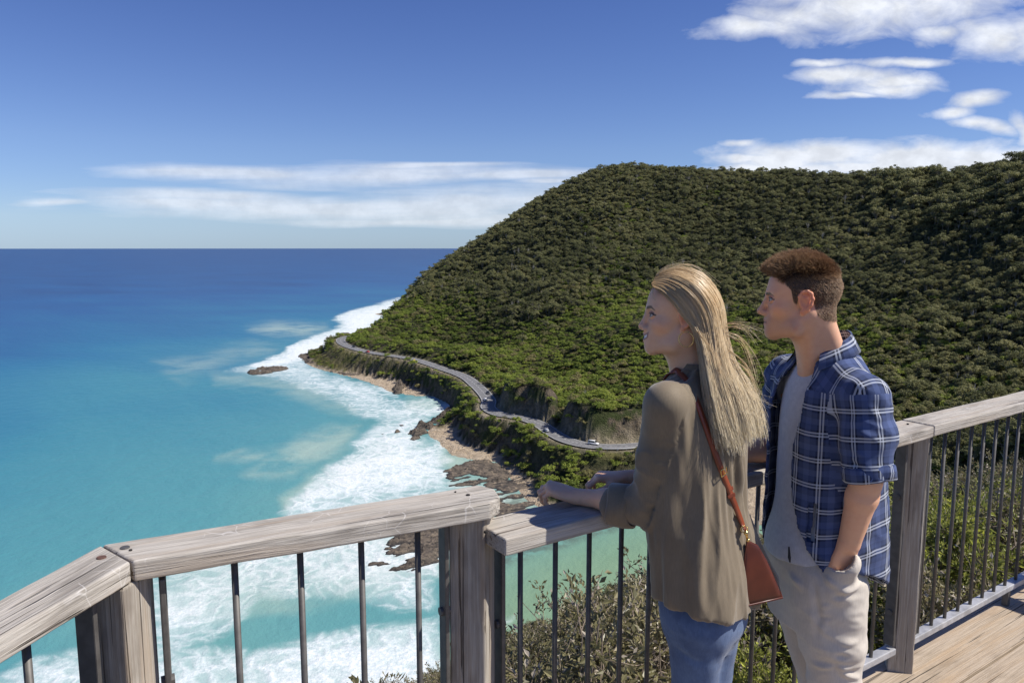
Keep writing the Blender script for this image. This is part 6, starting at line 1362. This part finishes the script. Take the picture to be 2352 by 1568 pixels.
# hoop earring
bm = bmesh.new(); ec = at_y(1576, 779, 1.915) - WO; k1, k2 = 40, 8; vs = []
for i in range(k1):
    a = 2 * math.pi * i / k1; u = unit(np.array([0.62, -0.35, 0])) * math.cos(a) + UP * math.sin(a)
    for j in range(k2): b_ = 2 * math.pi * j / k2; vs.append(bm.verts.new(ec + u * (0.0195 + 0.0013 * math.cos(b_)) + np.cross(unit(np.array([0.62, -0.35, 0])), UP) * 0.0013 * math.sin(b_)))
for i in range(k1):
    for j in range(k2): bm.faces.new((vs[i * k2 + j], vs[((i + 1) % k1) * k2 + j], vs[((i + 1) % k1) * k2 + (j + 1) % k2], vs[i * k2 + (j + 1) % k2]))
mb = MB(); mb.bm.free(); mb.bm = bm; tag(mb.build('hoop_earring', gold_m, None, loc=tuple(WO), smooth=True), 'thin gold hoop earring hanging from the ear of the blonde woman', 'earring')
# shoulder bag: tapering leather body, strap over the back, buckle and clasp
from mathutils.bvhtree import BVHTree
me_ = w_shirt.data; bvh = BVHTree.FromPolygons([v.co + Vector(WO) for v in me_.vertices], [tuple(p_.vertices) for p_ in me_.polygons])
def on_shirt(px_, py_, lift=0.003):
    d = Vector(ray(px_, py_)).normalized(); h_, n_, _, _ = bvh.ray_cast(Vector((0, 0, ZC)), d)
    return (None, None) if h_ is None else (np.array(h_) + np.array(n_) * lift, np.array(n_))
bag = empty('shoulder_bag', tuple(at_y(1745, 1385, 1.885)), label='small tan leather shoulder bag hanging at the hip of the woman', cat='bag'); BO = np.array(bag.location)
sp = [on_shirt(*q) for q in [(1554, 852), (1562, 856), (1572, 866), (1582, 882), (1592, 905), (1602, 930), (1612, 958), (1622, 988), (1632, 1018), (1643, 1048), (1654, 1076), (1664, 1102), (1674, 1128), (1684, 1154), (1694, 1180), (1702, 1202)]]
sp = [s_ for s_ in sp if s_[0] is not None]; SPP = np.array([s_[0] for s_ in sp]); SPN = np.array([s_[1] for s_ in sp]); 
for _ in range(3): SPP[1:-1] = (SPP[:-2] + 2 * SPP[1:-1] + SPP[2:]) / 4; SPN[1:-1] = SPN[:-2] + SPN[1:-1] + SPN[2:]
clasp = at_y(1712, 1228, 1.872)
front = []
for q_ in (0.025, 0.05, 0.08):
    h_, n_, _, _ = bvh.find_nearest(Vector(SPP[0] + wf * q_ - UP * q_ * 0.35)); front.append(np.array(h_) + np.array(n_) * 0.003)
P_ = np.vstack([np.array(front)[::-1], SPP, [clasp + [-0.002, 0.0, 0.012]]]); N_ = np.vstack([[wf + UP * 0.2, UP + wf * 0.5, UP], SPN, [SPN[-1]]]); N_ /= np.linalg.norm(N_, axis=1)[:, None]
V, F = flat_ribbon(catmull(P_, 4), catmull(N_, 4), 0.0085, 0.003); strap = child('strap', V, F, leather_m, bag, BO)
def prong(px_, py_, kind_):
    p0, n0_ = on_shirt(px_, py_, 0.0075)
    if p0 is None: p0, n0_ = at_y(px_, py_, 1.86), np.array([0, -1, 0.0])
    t0 = unit(np.array([0.30, 0.0, -0.95])); t0 = unit(t0 - n0_ * (t0 @ n0_)); s0_ = np.cross(t0, n0_); mb = MB()
    if kind_ == 'loop': mb.box(p0 - BO, (0.021, 0.010, 0.004), Matrix(np.stack([s0_, t0, n0_], 1).tolist()), 0.001); return mb.build('strap_loop', leather_m, strap)
    for a, b_ in (((-1, -1), (1, -1)), ((1, -1), (1, 1)), ((1, 1), (-1, 1)), ((-1, 1), (-1, -1)), ((0, -1), (0, 1))): mb.cyl(p0 - BO + s0_ * 0.0125 * a[0] + t0 * 0.009 * a[1], p0 - BO + s0_ * 0.0125 * b_[0] + t0 * 0.009 * b_[1], 0.0014, seg=8)
    return mb.build('buckle', gold_m, strap)
prong(1657, 1082, 'b'); prong(1672, 1122, 'loop'); prong(1677, 1136, 'loop')
mb = MB(); q = clasp - BO; mb.cyl(q + [0, 0, 0.012], q + [0.006, 0, -0.012], 0.0035, seg=10); mb.ball(q + [0.001, -0.002, 0.006], 0.006, 10); mb.ball(q + [0.007, -0.001, -0.014], 0.005, 10)
for i in range(14): a = 2 * math.pi * i / 14; a2 = 2 * math.pi * (i + 1) / 14; mb.cyl(q + [-0.004 + 0.009 * math.cos(a), 0.0, 0.016 + 0.009 * math.sin(a)], q + [-0.004 + 0.009 * math.cos(a2), 0.0, 0.016 + 0.009 * math.sin(a2)], 0.0014, seg=6)
mb.build('clasp', gold_m, bag, smooth=True)
bl, br_, tl, tr = at_y(1700, 1396, 1.868), at_y(1796, 1374, 1.90), at_y(1716, 1240, 1.876), at_y(1742, 1254, 1.89); bk = np.array([0.018, 0.075, 0.0])
bm = bmesh.new(); pts_ = [bl, br_, br_ + bk, bl + bk * 0.8, tl, tr, tr + bk * 0.14, tl + bk * 0.14]; vv = [bm.verts.new(p_ - BO) for p_ in pts_]
for f_ in ((3, 2, 1, 0), (4, 5, 6, 7), (0, 1, 5, 4), (1, 2, 6, 5), (2, 3, 7, 6), (3, 0, 4, 7)): bm.faces.new([vv[i] for i in f_])
bmesh.ops.recalc_face_normals(bm, faces=bm.faces[:]); bmesh.ops.subdivide_edges(bm, edges=bm.edges[:], cuts=9, use_grid_fill=True)
bm.normal_update(); cen_ = sum((v.co for v in bm.verts), Vector()) / len(bm.verts)
for v in bm.verts:
    hfac = min(max((v.co.z - (bl[2] - BO[2])) / 0.17, 0), 1); v.co += v.normal * (0.004 * math.sin(math.pi * hfac) + 0.0025 * vnoise(np.array([[v.co.x * 18, v.co.y * 18, v.co.z * 12]]), 3)[0])
bmesh.ops.smooth_vert(bm, verts=bm.verts[:], factor=0.5, use_axis_x=True, use_axis_y=True, use_axis_z=True)
mb = MB(); mb.bm.free(); mb.bm = bm; mb.build('pouch', bag_m, bag, smooth=True)
V, F = tube(np.array([bl, bl * 0.5 + br_ * 0.5, br_, br_ + bk, bl + bk * 0.8, bl]) + UP * 0.003 - BO, 0.0030, 6); mesh_obj('piping', np_mesh('piping', V, F, [bag_m]), bag)
V, F = tube(np.array([tl - [0.001, 0.002, 0], tl * 0.5 + bl * 0.5 + [-0.003, -0.003, 0], bl]) - BO, 0.0022, 6); mesh_obj('piping', np_mesh('piping', V, F, [bag_m]), bag)
# ================================================================== the man
mf, ml = np.array([-0.985, -0.17, 0]), np.array([0.17, -0.985, 0])
MH_ = Frame(at_y(1841, 686, 2.12), (math.cos(R(163)), math.sin(R(163)), -0.01), UP, 0.985)
mc = np.array([0.910, 2.157, 0]); m_ls = np.array([0.945, 1.970, 1.438]); m_rs = np.array([0.880, 2.335, 1.438]); m_le, m_lw = at_y(1990, 1104, 1.935), at_y(1950, 1248, 1.975); m_re, m_rw = np.array([0.90, 2.455, 1.150]), np.array([0.66, 2.405, 1.137])
m_nb = np.array([0.925, 2.150, 1.475])
S = Sdf(); head(S, MH_, dict(jaw=1.06, nose=0.002, brow=-0.001, chin=0.002, lip=0.92, smile=0.0))
S.cap(m_nb, MH_.w((-0.028, 0, -0.045)), 0.047, 0.044, 0.03); S.cap(m_nb + mf * 0.022 - UP * 0.03, MH_.w((-0.006, 0, -0.065)), 0.042, 0.039, 0.03)
for s_ in (1, -1): S.cap(MH_.w((-0.026, s_ * 0.052, -0.045)), m_nb + mf * 0.062 + ml * s_ * 0.014 - UP * 0.02, 0.016, 0.014, 0.03); S.cap(MH_.w((-0.055, s_ * 0.022, -0.04)), m_nb - mf * 0.022 + ml * s_ * 0.05 - UP * 0.01, 0.022, 0.028, 0.04)
S.loft([(0.90, 0.920, 2.165, 0.105, 0.070), (1.05, 0.922, 2.157, 0.105, 0.068), (1.20, 0.924, 2.157, 0.108, 0.066), (1.33, 0.926, 2.155, 0.112, 0.066), (1.42, 0.926, 2.155, 0.105, 0.058), (1.465, 0.926, 2.152, 0.08, 0.05)], ml, mf, 0.03)
for a, e, w in ((m_ls, m_le, m_lw), (m_rs, m_re, m_rw)):
    S.cap(np.array([0.930, 2.155, 1.35]), a - UP * 0.05, 0.032, 0.036, 0.02); S.chain([a - UP * 0.02, e], [0.046, 0.038], 0.02); S.chain([e, e + (w - e) * 0.25, w], [0.037, 0.0385, 0.0275], 0.012, n=np.cross(w - e, UP) if abs((w - e)[2]) < 0.1 else mf, st=1.10)
hd = unit(np.array([-0.12, 0.25, -0.95])); hand(S, m_lw, hd, unit(np.array([0.25, -0.97, -0.25])), unit(np.array([-0.95, -0.2, 0.1])), (10, 18, 12), thumb=0)
hand(S, m_rw, unit(np.array([-0.9, -0.42, 0.02])), UP, unit(np.array([0.4, -0.9, 0])), (20, 35, 22))
mk1, mk2 = at_y(1918, 1590, 2.075), at_y(1893, 1590, 2.27)
for hp, kn in ((np.array([0.925, 2.07, 0.86]), mk1), (np.array([0.90, 2.245, 0.86]), mk2)): S.chain([hp, kn, np.array([kn[0] + 0.03, kn[1], 0.09])], [0.075, 0.050, 0.034], 0.02)
MO = np.array([0.94, 2.16, 0.0])
person2 = empty('person', tuple(MO), label='man with short brown hair in an open blue plaid shirt, left hand in his pocket', cat='person')
V, F, c, wet, L, inh = build_skin(S, MH_, [(m_lw + [-0.10, -0.08, -0.22], m_lw + [0.08, 0.12, 0.02], 0.0026), (m_rw + [-0.2, -0.14, -0.06], m_rw + [0.02, 0.06, 0.05], 0.0026)], 0.0017, person2, (0.82, 0.46, 0.285), False)
x, y, z = L.T; ay = np.abs(y)
def hair_zone(x, ay, z):
    """how far a head point lies inside the short haircut (positive inside)"""
    front = 0.066 - x + 0.0 * z; lowline = np.interp(x, [-0.12, -0.085, -0.06, -0.040, -0.030, -0.022, 0.006, 0.018, 0.026, 0.034, 0.048, 0.066, 0.09], [-0.058, -0.062, -0.058, -0.044, -0.02, 0.028, 0.026, -0.012, -0.006, 0.030, 0.046, 0.062, 0.074])
    return z - lowline
hz = hair_zone(x, ay, z); hm = sstep(hz, -0.003, 0.004) * inh * (x < 0.085) * np.where((np.abs(x + 0.005) < 0.032) & (z < 0.030), sstep(-ay, -0.0765, -0.0745), 1); hm = np.maximum(hm, 0)
fade = np.interp(z, [-0.08, -0.03, 0.03], [0.55, 0.8, 1.0]); c = c * (1 - (hm * fade)[:, None]) + np.array((0.075, 0.045, 0.027)) * (hm * fade)[:, None]
stub = inh * sstep(x, 0.0, 0.03) * sstep(-z, 0.035, 0.06) * 0.22; c = c * (1 - stub[:, None]) + np.array((0.22, 0.15, 0.12)) * stub[:, None]
child('body', V, F, skin_m, person2, MO, skin=np.c_[c, np.ones(len(c))], wet=wet)
# short hair
N = normals(V, F); hi = np.where((hm > 0.5) & (hz > 0.0))[0]; gm_ = np.random.default_rng(4); NS = 24000
wgt = np.where(z[hi] > 0.06, 1.5, 1.0); pick_ = gm_.choice(hi, NS, p=wgt / wgt.sum()); root = V[pick_]; nrm = N[pick_]; lx, ly, lz = L[pick_].T
topf = sstep(lz + 0.012 * sstep(lx, 0.02, 0.06), 0.060, 0.094); Lh = 0.0050 + 0.005 * sstep(lz, -0.02, 0.06) + 0.024 * topf * np.interp(lx, [-0.10, -0.06, 0.0, 0.07], [0.45, 0.9, 0.95, 1.0]); Lh *= gm_.uniform(0.62, 1.2, NS) * (1 + 0.25 * fbm(L[pick_] * 90, 2, 15))
fw, upv = MH_.M[:, 0], MH_.M[:, 2]; cl_ = fbm(L[pick_] * 60, 2, 5)[:, None]
dirn = nrm * (0.55 + 0.35 * topf[:, None]) + np.outer(topf * (0.35 + 0.5 * sstep(lx, 0.01, 0.07)), fw) + np.outer(topf * 0.55, upv) + np.outer((1 - topf) * -0.95, upv) + np.outer((1 - topf) * -0.55, fw) + gm_.normal(0, 0.16, (NS, 3)) + cl_ * 0.5 * np.outer(topf, MH_.M[:, 1]) + cl_ * 0.35 * np.outer(topf, fw)
dirn /= np.linalg.norm(dirn, axis=1)[:, None]; s_ = np.linspace(0, 1, 5)[None, :, None]; bend = np.outer(topf * 0.25, fw * 0.8 - upv * 0.5)
Ps = root[:, None] - nrm[:, None] * 0.001 + dirn[:, None] * Lh[:, None, None] * s_ + bend[:, None] * Lh[:, None, None] * s_ ** 2
strands(Ps - MO, np.where(topf > 0.4, 0.00062, 0.00050) , 'hair', brown_m, person2, 0.5)
# grey T-shirt
S = Sdf(); S.loft([(0.86, 0.916, 2.165, 0.158, 0.132), (0.95, 0.912, 2.16, 0.154, 0.128), (1.05, 0.915, 2.157, 0.140, 0.112), (1.20, 0.916, 2.157, 0.138, 0.104), (1.33, 0.916, 2.155, 0.140, 0.102), (1.42, 0.918, 2.155, 0.132, 0.090), (1.47, 0.922, 2.152, 0.112, 0.074), (1.502, 0.926, 2.15, 0.074, 0.060)], ml, mf, 0.03, 2.0)
for a, e in ((m_ls, m_le), (m_rs, m_re)): S.cap(np.array([0.926, 2.155, 1.425]), a - UP * 0.022, 0.046, 0.050, 0.03); S.cap(a - UP * 0.022, a + (e - a) * 0.42, 0.050, 0.052, 0.02)
S.ell(m_nb + mf * 0.075 + UP * 0.045, (0.060, 0.056, 0.060), None, 0.008, 's')
def tee_hem(P): q = P[:, :2] - mc[:2]; a = q @ ml[:2]; return 0.918 - 0.012 * np.cos(a * 14) - P[:, 2]
S.cut(tee_hem); V, F = S.mesh(0.005); V = smooth_v(V, F, 2); N = normals(V, F)
pt = at_y
FL = [([pt(1800, 1100, 2.0), pt(1815, 1170, 2.0), pt(1850, 1225, 2.0)], 0.006, 0.012), ([pt(1785, 1150, 2.05), pt(1810, 1200, 2.02), pt(1830, 1240, 2.0)], -0.006, 0.012), ([pt(1800, 900, 2.06), pt(1815, 1000, 2.04), pt(1808, 1100, 2.03)], 0.004, 0.016), ([pt(1825, 1050, 2.0), pt(1840, 1130, 2.0), pt(1870, 1200, 1.99)], -0.005, 0.012), ([pt(1790, 1215, 2.05), pt(1840, 1235, 2.0), pt(1885, 1225, 1.98)], 0.004, 0.007), ([pt(1795, 1235, 2.05), pt(1840, 1250, 2.0), pt(1880, 1240, 1.98)], -0.004, 0.006)]
V = V + N * (folds(V, FL) + fbm(V * np.array([9, 9, 4]), 3, 51) * 0.006)[:, None]; child('t_shirt', V, F, tee_m, person2, MO)
# open plaid shirt: a thin shell with the front, neck, hem and rolled cuffs cut open
TR_ = [(0.76, 0.952, 2.162, 0.172, 0.160), (0.84, 0.952, 2.162, 0.176, 0.163), (0.95, 0.950, 2.16, 0.177, 0.164), (1.05, 0.945, 2.16, 0.173, 0.157), (1.20, 0.940, 2.16, 0.172, 0.150), (1.33, 0.934, 2.157, 0.176, 0.143), (1.42, 0.928, 2.155, 0.165, 0.120), (1.47, 0.930, 2.152, 0.130, 0.090), (1.52, 0.934, 2.15, 0.082, 0.076)]
S = Sdf(); S.loft(TR_, ml, mf, 0.03, 2.5); torso_only = Sdf(); torso_only.loft(TR_, ml, mf, 0.03, 2.5)
sl_e = m_le + UP * 0.010; cu_r = m_re + (m_rw - m_re) * 0.08
S.cap(np.array([0.938, 2.10, 1.466]), m_ls - UP * 0.010 - mf * 0.008, 0.050, 0.060, 0.04); S.chain([m_ls - UP * 0.014 - mf * 0.010, (m_ls + sl_e) / 2 - mf * 0.012, sl_e - mf * 0.004], [0.062, 0.068, 0.063], 0.02)
S.cap(np.array([0.938, 2.20, 1.466]), m_rs - UP * 0.012, 0.050, 0.058, 0.04); S.chain([m_rs - UP * 0.012, m_re + UP * 0.01, cu_r], [0.064, 0.062, 0.062], 0.03)
ua, ur = unit(m_le - m_ls), unit(m_rw - m_re); ce = np.array([0.932, 2.16, 0])
def shell(D, P):
    D = np.maximum(D, -(D + 0.0085)); q = P - ce; a, b_, z_ = q @ ml, q @ mf, P[:, 2]
    hi_ = np.interp(z_, [0.80, 0.90, 0.955, 1.03, 1.12, 1.20, 1.26, 1.34, 1.40, 1.45, 1.49, 1.54], [0.20, 0.165, 0.135, 0.098, 0.068, 0.056, 0.062, 0.080, 0.082, 0.074, 0.062, 0.050]); lo_ = np.interp(z_, [0.8, 1.0, 1.2, 1.4, 1.5], [-0.13, -0.105, -0.085, -0.075, -0.05])
    op = np.minimum(np.minimum(hi_ - a, a - lo_), b_ - 0.02); D = np.maximum(D, op)
    ph = np.arctan2(a, -b_); hem = 0.872 - 0.060 * np.cos(ph) ** 2 * (b_ < 0) + 0.045 * np.sin(ph) ** 2 + 0.035 * (b_ > 0) * np.cos(ph) ** 2
    D = np.maximum(D, np.where(seg_dist(P, m_ls, m_le)[0] < 0.085, -1, hem - z_))
    da = (P - sl_e) @ ua; D = np.maximum(D, np.where((seg_dist(P, m_ls, m_lw)[0] < 0.11) & (torso_only.eval(P) > 0.012), da - 0.004, -1))
    D = np.maximum(D, np.where(seg_dist(P, m_re, m_rw)[0] < 0.09, (P - cu_r) @ ur - 0.01, -1)); nk = P - (m_nb + mf * 0.012 + UP * 0.05); return np.maximum(D, 0.074 - np.sqrt((nk[:, 0]) ** 2 + nk[:, 1] ** 2 + (nk[:, 2] * 0.9) ** 2))
V, F = S.mesh(0.0040, post=shell); V = smooth_v(V, F, 1, 0.5); N = normals(V, F)
FL = [([pt(1935, 880, 1.93), pt(1945, 960, 1.91), pt(1935, 1040, 1.91)], 0.006, 0.012), ([pt(1975, 1040, 1.90), pt(2010, 1062, 1.90), pt(2045, 1058, 1.94)], 0.008, 0.008), ([pt(1935, 1055, 1.91), pt(1975, 1070, 1.90), pt(2030, 1072, 1.92)], -0.006, 0.008), ([pt(1965, 990, 1.90), pt(2005, 1005, 1.89), pt(2045, 985, 1.93)], 0.006, 0.012), ([pt(1985, 930, 1.90), pt(2020, 960, 1.90), pt(2050, 940, 1.94)], 0.005, 0.014),
      ([pt(1918, 870, 1.95), pt(1915, 950, 1.95), pt(1922, 1040, 1.95)], -0.004, 0.009), ([pt(1890, 950, 1.98), pt(1895, 1060, 1.97), pt(1905, 1180, 1.97)], 0.005, 0.016), ([pt(2030, 1130, 1.98), pt(2042, 1200, 1.98), pt(2035, 1280, 1.99)], 0.008, 0.014), ([pt(1925, 1170, 1.96), pt(1925, 1210, 1.96)], -0.006, 0.010), ([pt(2000, 1200, 1.98), pt(2012, 1240, 1.98), pt(2030, 1260, 1.98)], 0.009, 0.012), ([pt(1870, 1110, 1.98), pt(1880, 1180, 1.97), pt(1900, 1235, 1.96)], 0.006, 0.010), ([pt(1945, 840, 1.95), pt(1965, 880, 1.92), pt(1990, 905, 1.90)], -0.004, 0.010)]
sg_ = np.where(S.eval(V) < -0.0042, -1.0, 1.0)
V = V + N * (sg_ * (folds(V, FL) * 1.35 + fbm(V * np.array([11, 11, 6]), 3, 61) * 0.006 + (0.3 - np.abs(fbm(V * np.array([9, 9, 15]) + V[:, [2]] * [4, 0, 0], 2, 63))) * 0.013))[:, None]
m_shirt = child('shirt', V, F, plaid_m, person2, MO)
cen = V[F].mean(1); ds = seg_dist(cen, m_ls, m_le)[0]; dt = np.abs((cen - m_ls) @ unit(np.array([0.938, 2.10, 1.466]) - m_ls)); sleeve = (ds < 0.088) & (cen[:, 2] < 1.50) & ((cen - ce) @ ml > 0.15) & (torso_only.eval(cen) > -0.004)
sr = (seg_dist(cen, m_rs, m_re)[0] < 0.085) & ((cen - ce) @ ml < -0.165)
def uv_torso(P): q = P - ce; th_ = np.arctan2(q @ ml, q @ mf); return np.stack([th_ * 0.175, P[:, 2] + 0.02 * np.sin(th_ * 2), 0 * th_], 1)
def uv_arm(P, s0, s1): d = unit(s1 - s0); o_ = np.sign((s0 - ce) @ ml) * ml; t_ = unit(o_ - d * (o_ @ d)); b_ = np.cross(d, t_); q = P - s0; return np.stack([np.arctan2(q @ b_, q @ t_) * 0.072 + 0.02, q @ d + 0.03, 0 * q[:, 0]], 1)
Pc = V[F.ravel()]; U3 = uv_torso(Pc); a1 = uv_arm(Pc, m_ls, m_le); a2 = uv_arm(Pc, m_rs, m_re); k1_ = np.repeat(sleeve, 4); k2_ = np.repeat(sr, 4); ctop = np.repeat(cen[:, 2] > 1.432, 4); qq = Pc - ce; yk = np.stack([qq @ ml + 0.013, qq @ mf * 1.1 + 0.02, 0 * qq[:, 0]], 1); U3[ctop] = yk[ctop]; far_ = np.repeat((cen - m_ls) @ ua > 0.0, 4); k1_ &= far_; U3[k1_] = a1[k1_]; U3[k2_] = a2[k2_]
lp_ = np.zeros((len(m_shirt.data.loops), 3)); lp_[:len(U3)] = U3; add_attr(m_shirt.data, 'plaid', lp_, 'CORNER', 'FLOAT_VECTOR')
# collar leaves
a0_, a1_ = -2.25, 2.25
zt = lambda a: 1.590 - 0.012 * (np.abs(a) / 1.2) ** 2 - 0.006 * np.abs(a); zb = lambda a: 1.548 - 0.018 * np.abs(a) - 0.010 * np.maximum(np.abs(a) - 1.5, 0) * 3
rt = lambda a: 0.069 - 0.002 * np.cos(a); rb = lambda a: 0.094 + 0.012 * np.abs(a) / 2
nseg = 60; a = np.linspace(a0_, a1_, nseg); ctr = m_nb[:2] + mf[:2] * 0.012; rows = []
for fr_, th_ in ((0, 0), (0.12, 0.003), (0.5, 0.004), (1.0, 0.002), (1.0, -0.002), (0.5, -0.001), (0.12, -0.003)):
    rr_ = rt(a) * (1 - fr_) + rb(a) * fr_ + th_; zz_ = zt(a) * (1 - fr_) + zb(a) * fr_ + (0.005 * math.sin(min(fr_ * 4, 1) * math.pi) if fr_ < 0.3 else 0); rows.append(np.c_[ctr[None] - np.cos(a)[:, None] * mf[:2] * rr_[:, None] + np.sin(a)[:, None] * ml[:2] * rr_[:, None] * 0.98, zz_])
V = np.stack(rows, 1); k_ = len(rows); i = np.arange(nseg - 1)[:, None] * k_; j = np.arange(k_)[None]; jn = (j + 1) % k_; F = np.vstack([np.stack([i + j, i + jn, i + k_ + jn, i + k_ + j], -1).reshape(-1, 4)])
col_o = child('collar', V.reshape(-1, 3), F, plaid_m, m_shirt, MO); uvv = np.stack([np.broadcast_to(a[:, None] * 0.08 + 0.03, (nseg, k_)), np.broadcast_to(np.array([0, 0.01, 0.03, 0.055, 0.055, 0.03, 0.01])[None] + 0.052, (nseg, k_)), np.zeros((nseg, k_))], -1).reshape(-1, 3); add_attr(col_o.data, 'plaid', uvv, 'POINT', 'FLOAT_VECTOR')
# rolled cuff of the near sleeve
t_ = unit(np.cross(ua, [0.3, 0.9, 0.1])); b_ = np.cross(ua, t_); aa = np.linspace(0, 2 * np.pi, 49); rows = []
for rr_, dd in ((0.062, -0.036), (0.0675, -0.032), (0.068, -0.014), (0.0655, 0.004), (0.063, 0.008), (0.050, 0.002)):
    wob_ = 1 + 0.045 * np.sin(aa * 3 + 1) + 0.03 * np.sin(aa * 5 + dd * 90) + 0.015 * np.sin(aa * 11 + dd * 40); rows.append((sl_e - mf * 0.004)[None] + (np.cos(aa)[:, None] * t_ + np.sin(aa)[:, None] * b_) * (rr_ * wob_)[:, None] + ua * dd + UP * 0.004 * np.sin(aa * 2)[:, None])
V = np.stack(rows, 1); k_ = len(rows); i = np.arange(48)[:, None] * k_; j = np.arange(k_ - 1)[None]; F = np.stack([i + j, i + j + 1, i + k_ + j + 1, i + k_ + j], -1).reshape(-1, 4)
cu = child('cuff', V.reshape(-1, 3), F, plaid_m, m_shirt, MO); add_attr(cu.data, 'plaid', np.stack([np.broadcast_to(aa[:, None] * 0.072 + 0.045, (49, k_)), np.broadcast_to(np.array([0, 0.005, 0.03, 0.05, 0.055, 0.06])[None] + 0.02, (49, k_)), np.zeros((49, k_))], -1).reshape(-1, 3), 'POINT', 'FLOAT_VECTOR')
# trousers
S = Sdf(); S.loft([(0.70, 0.922, 2.165, 0.155, 0.105), (0.80, 0.922, 2.163, 0.172, 0.120), (0.90, 0.920, 2.16, 0.158, 0.119), (0.965, 0.918, 2.16, 0.138, 0.108)], ml, mf, 0.03)
S.chain([np.array([0.932, 2.068, 0.84]), (np.array([0.932, 2.068, 0.84]) + mk1) / 2, mk1, np.array([mk1[0] + 0.035, mk1[1], 0.10])], [0.100, 0.088, 0.070, 0.058], 0.03); S.chain([np.array([0.900, 2.250, 0.84]), mk2, np.array([mk2[0] + 0.03, mk2[1], 0.10])], [0.096, 0.068, 0.058], 0.03); S.cut(lambda P: 0.075 - P[:, 2])
S.cap(m_lw + hd * 0.06 + [0.0, -0.012, 0], m_lw + hd * 0.15 + [0, -0.012, 0], 0.040, 0.034, 0.035)
S.ell(m_lw + hd * 0.055 + np.array([-0.012, -0.008, 0.012]), (0.036, 0.044, 0.040), None, 0.010, 's')
V, F = S.mesh(0.0048); V = smooth_v(V, F, 2); N = normals(V, F)
def hf(y_, x0, x1, Y0, amp, w=0.010, sag=14): return ([pt(x0, y_ - sag * 0.3, Y0 + 0.02), pt((x0 + x1) / 2, y_ + sag, Y0 - 0.03), pt(x1, y_ - sag * 0.2, Y0 + 0.01)], amp, w)
FL = [hf(1345, 1868, 1975, 1.97, 0.007, 0.010, 22), hf(1365, 1900, 1990, 1.97, -0.006, 0.010, 10), hf(1395, 1890, 1985, 1.96, 0.007, 0.009, 6), hf(1420, 1885, 1985, 1.97, -0.005, 0.009, 4), hf(1445, 1880, 1985, 1.97, 0.007, 0.009, 10), hf(1472, 1870, 1970, 1.98, 0.006, 0.010, 16), hf(1500, 1860, 1965, 1.99, -0.006, 0.010, 12), hf(1530, 1870, 1975, 2.0, 0.008, 0.010, 10), hf(1556, 1870, 1975, 2.0, 0.008, 0.010, -8),
      ([pt(1860, 1275, 2.0), pt(1880, 1320, 1.98), pt(1925, 1345, 1.96)], 0.008, 0.012), ([pt(1800, 1310, 2.08), pt(1840, 1340, 2.04), pt(1872, 1400, 2.02)], 0.007, 0.011), ([pt(1800, 1360, 2.12), pt(1840, 1372, 2.08)], -0.006, 0.010), ([pt(1810, 1410, 2.16), pt(1850, 1440, 2.14), pt(1875, 1450, 2.12)], 0.008, 0.012), ([pt(1820, 1480, 2.18), pt(1860, 1490, 2.16)], -0.010, 0.014), ([pt(1830, 1520, 2.2), pt(1870, 1530, 2.18)], 0.009, 0.012), ([pt(1945, 1310, 1.93), pt(1950, 1400, 1.93), pt(1948, 1480, 1.94), pt(1945, 1580, 1.98)], 0.004, 0.005), ([pt(1870, 1340, 2.0), pt(1880, 1420, 1.99), pt(1866, 1500, 2.0)], -0.006, 0.012)]
V = V + N * (folds(V, FL) * 1.3 + fbm(V * np.array([13, 13, 20]), 3, 71) * 0.004 + (0.3 - np.abs(fbm(V * np.array([7, 7, 13]) + V[:, [0]] * [0, 0, 5], 2, 73))) * 0.011)[:, None]; tro = child('trousers', V, F, chino_m, person2, MO)
mb = MB(); q = at_y(1812, 1255, 2.03); q = q - MO; mb.cyl(q, q + [0.002, -0.002, -0.030], 0.0022, 0.0045, 8); mb.cyl(q + [0.002, -0.002, -0.03], q + [0.004, -0.003, -0.045], 0.0045, 0.002, 8); mb.build('drawstring', flat_mat('dark_cord', (0.02, 0.02, 0.022), 0.7), tro)
for kx in (mk1, mk2):
    S = Sdf(); shoe(S, np.array([kx[0] + 0.05, kx[1] + 0.01, 0.0]), mf, 0.28); V, F = S.mesh(0.005); child('shoe', V, F, shoe2_m, person2, MO)
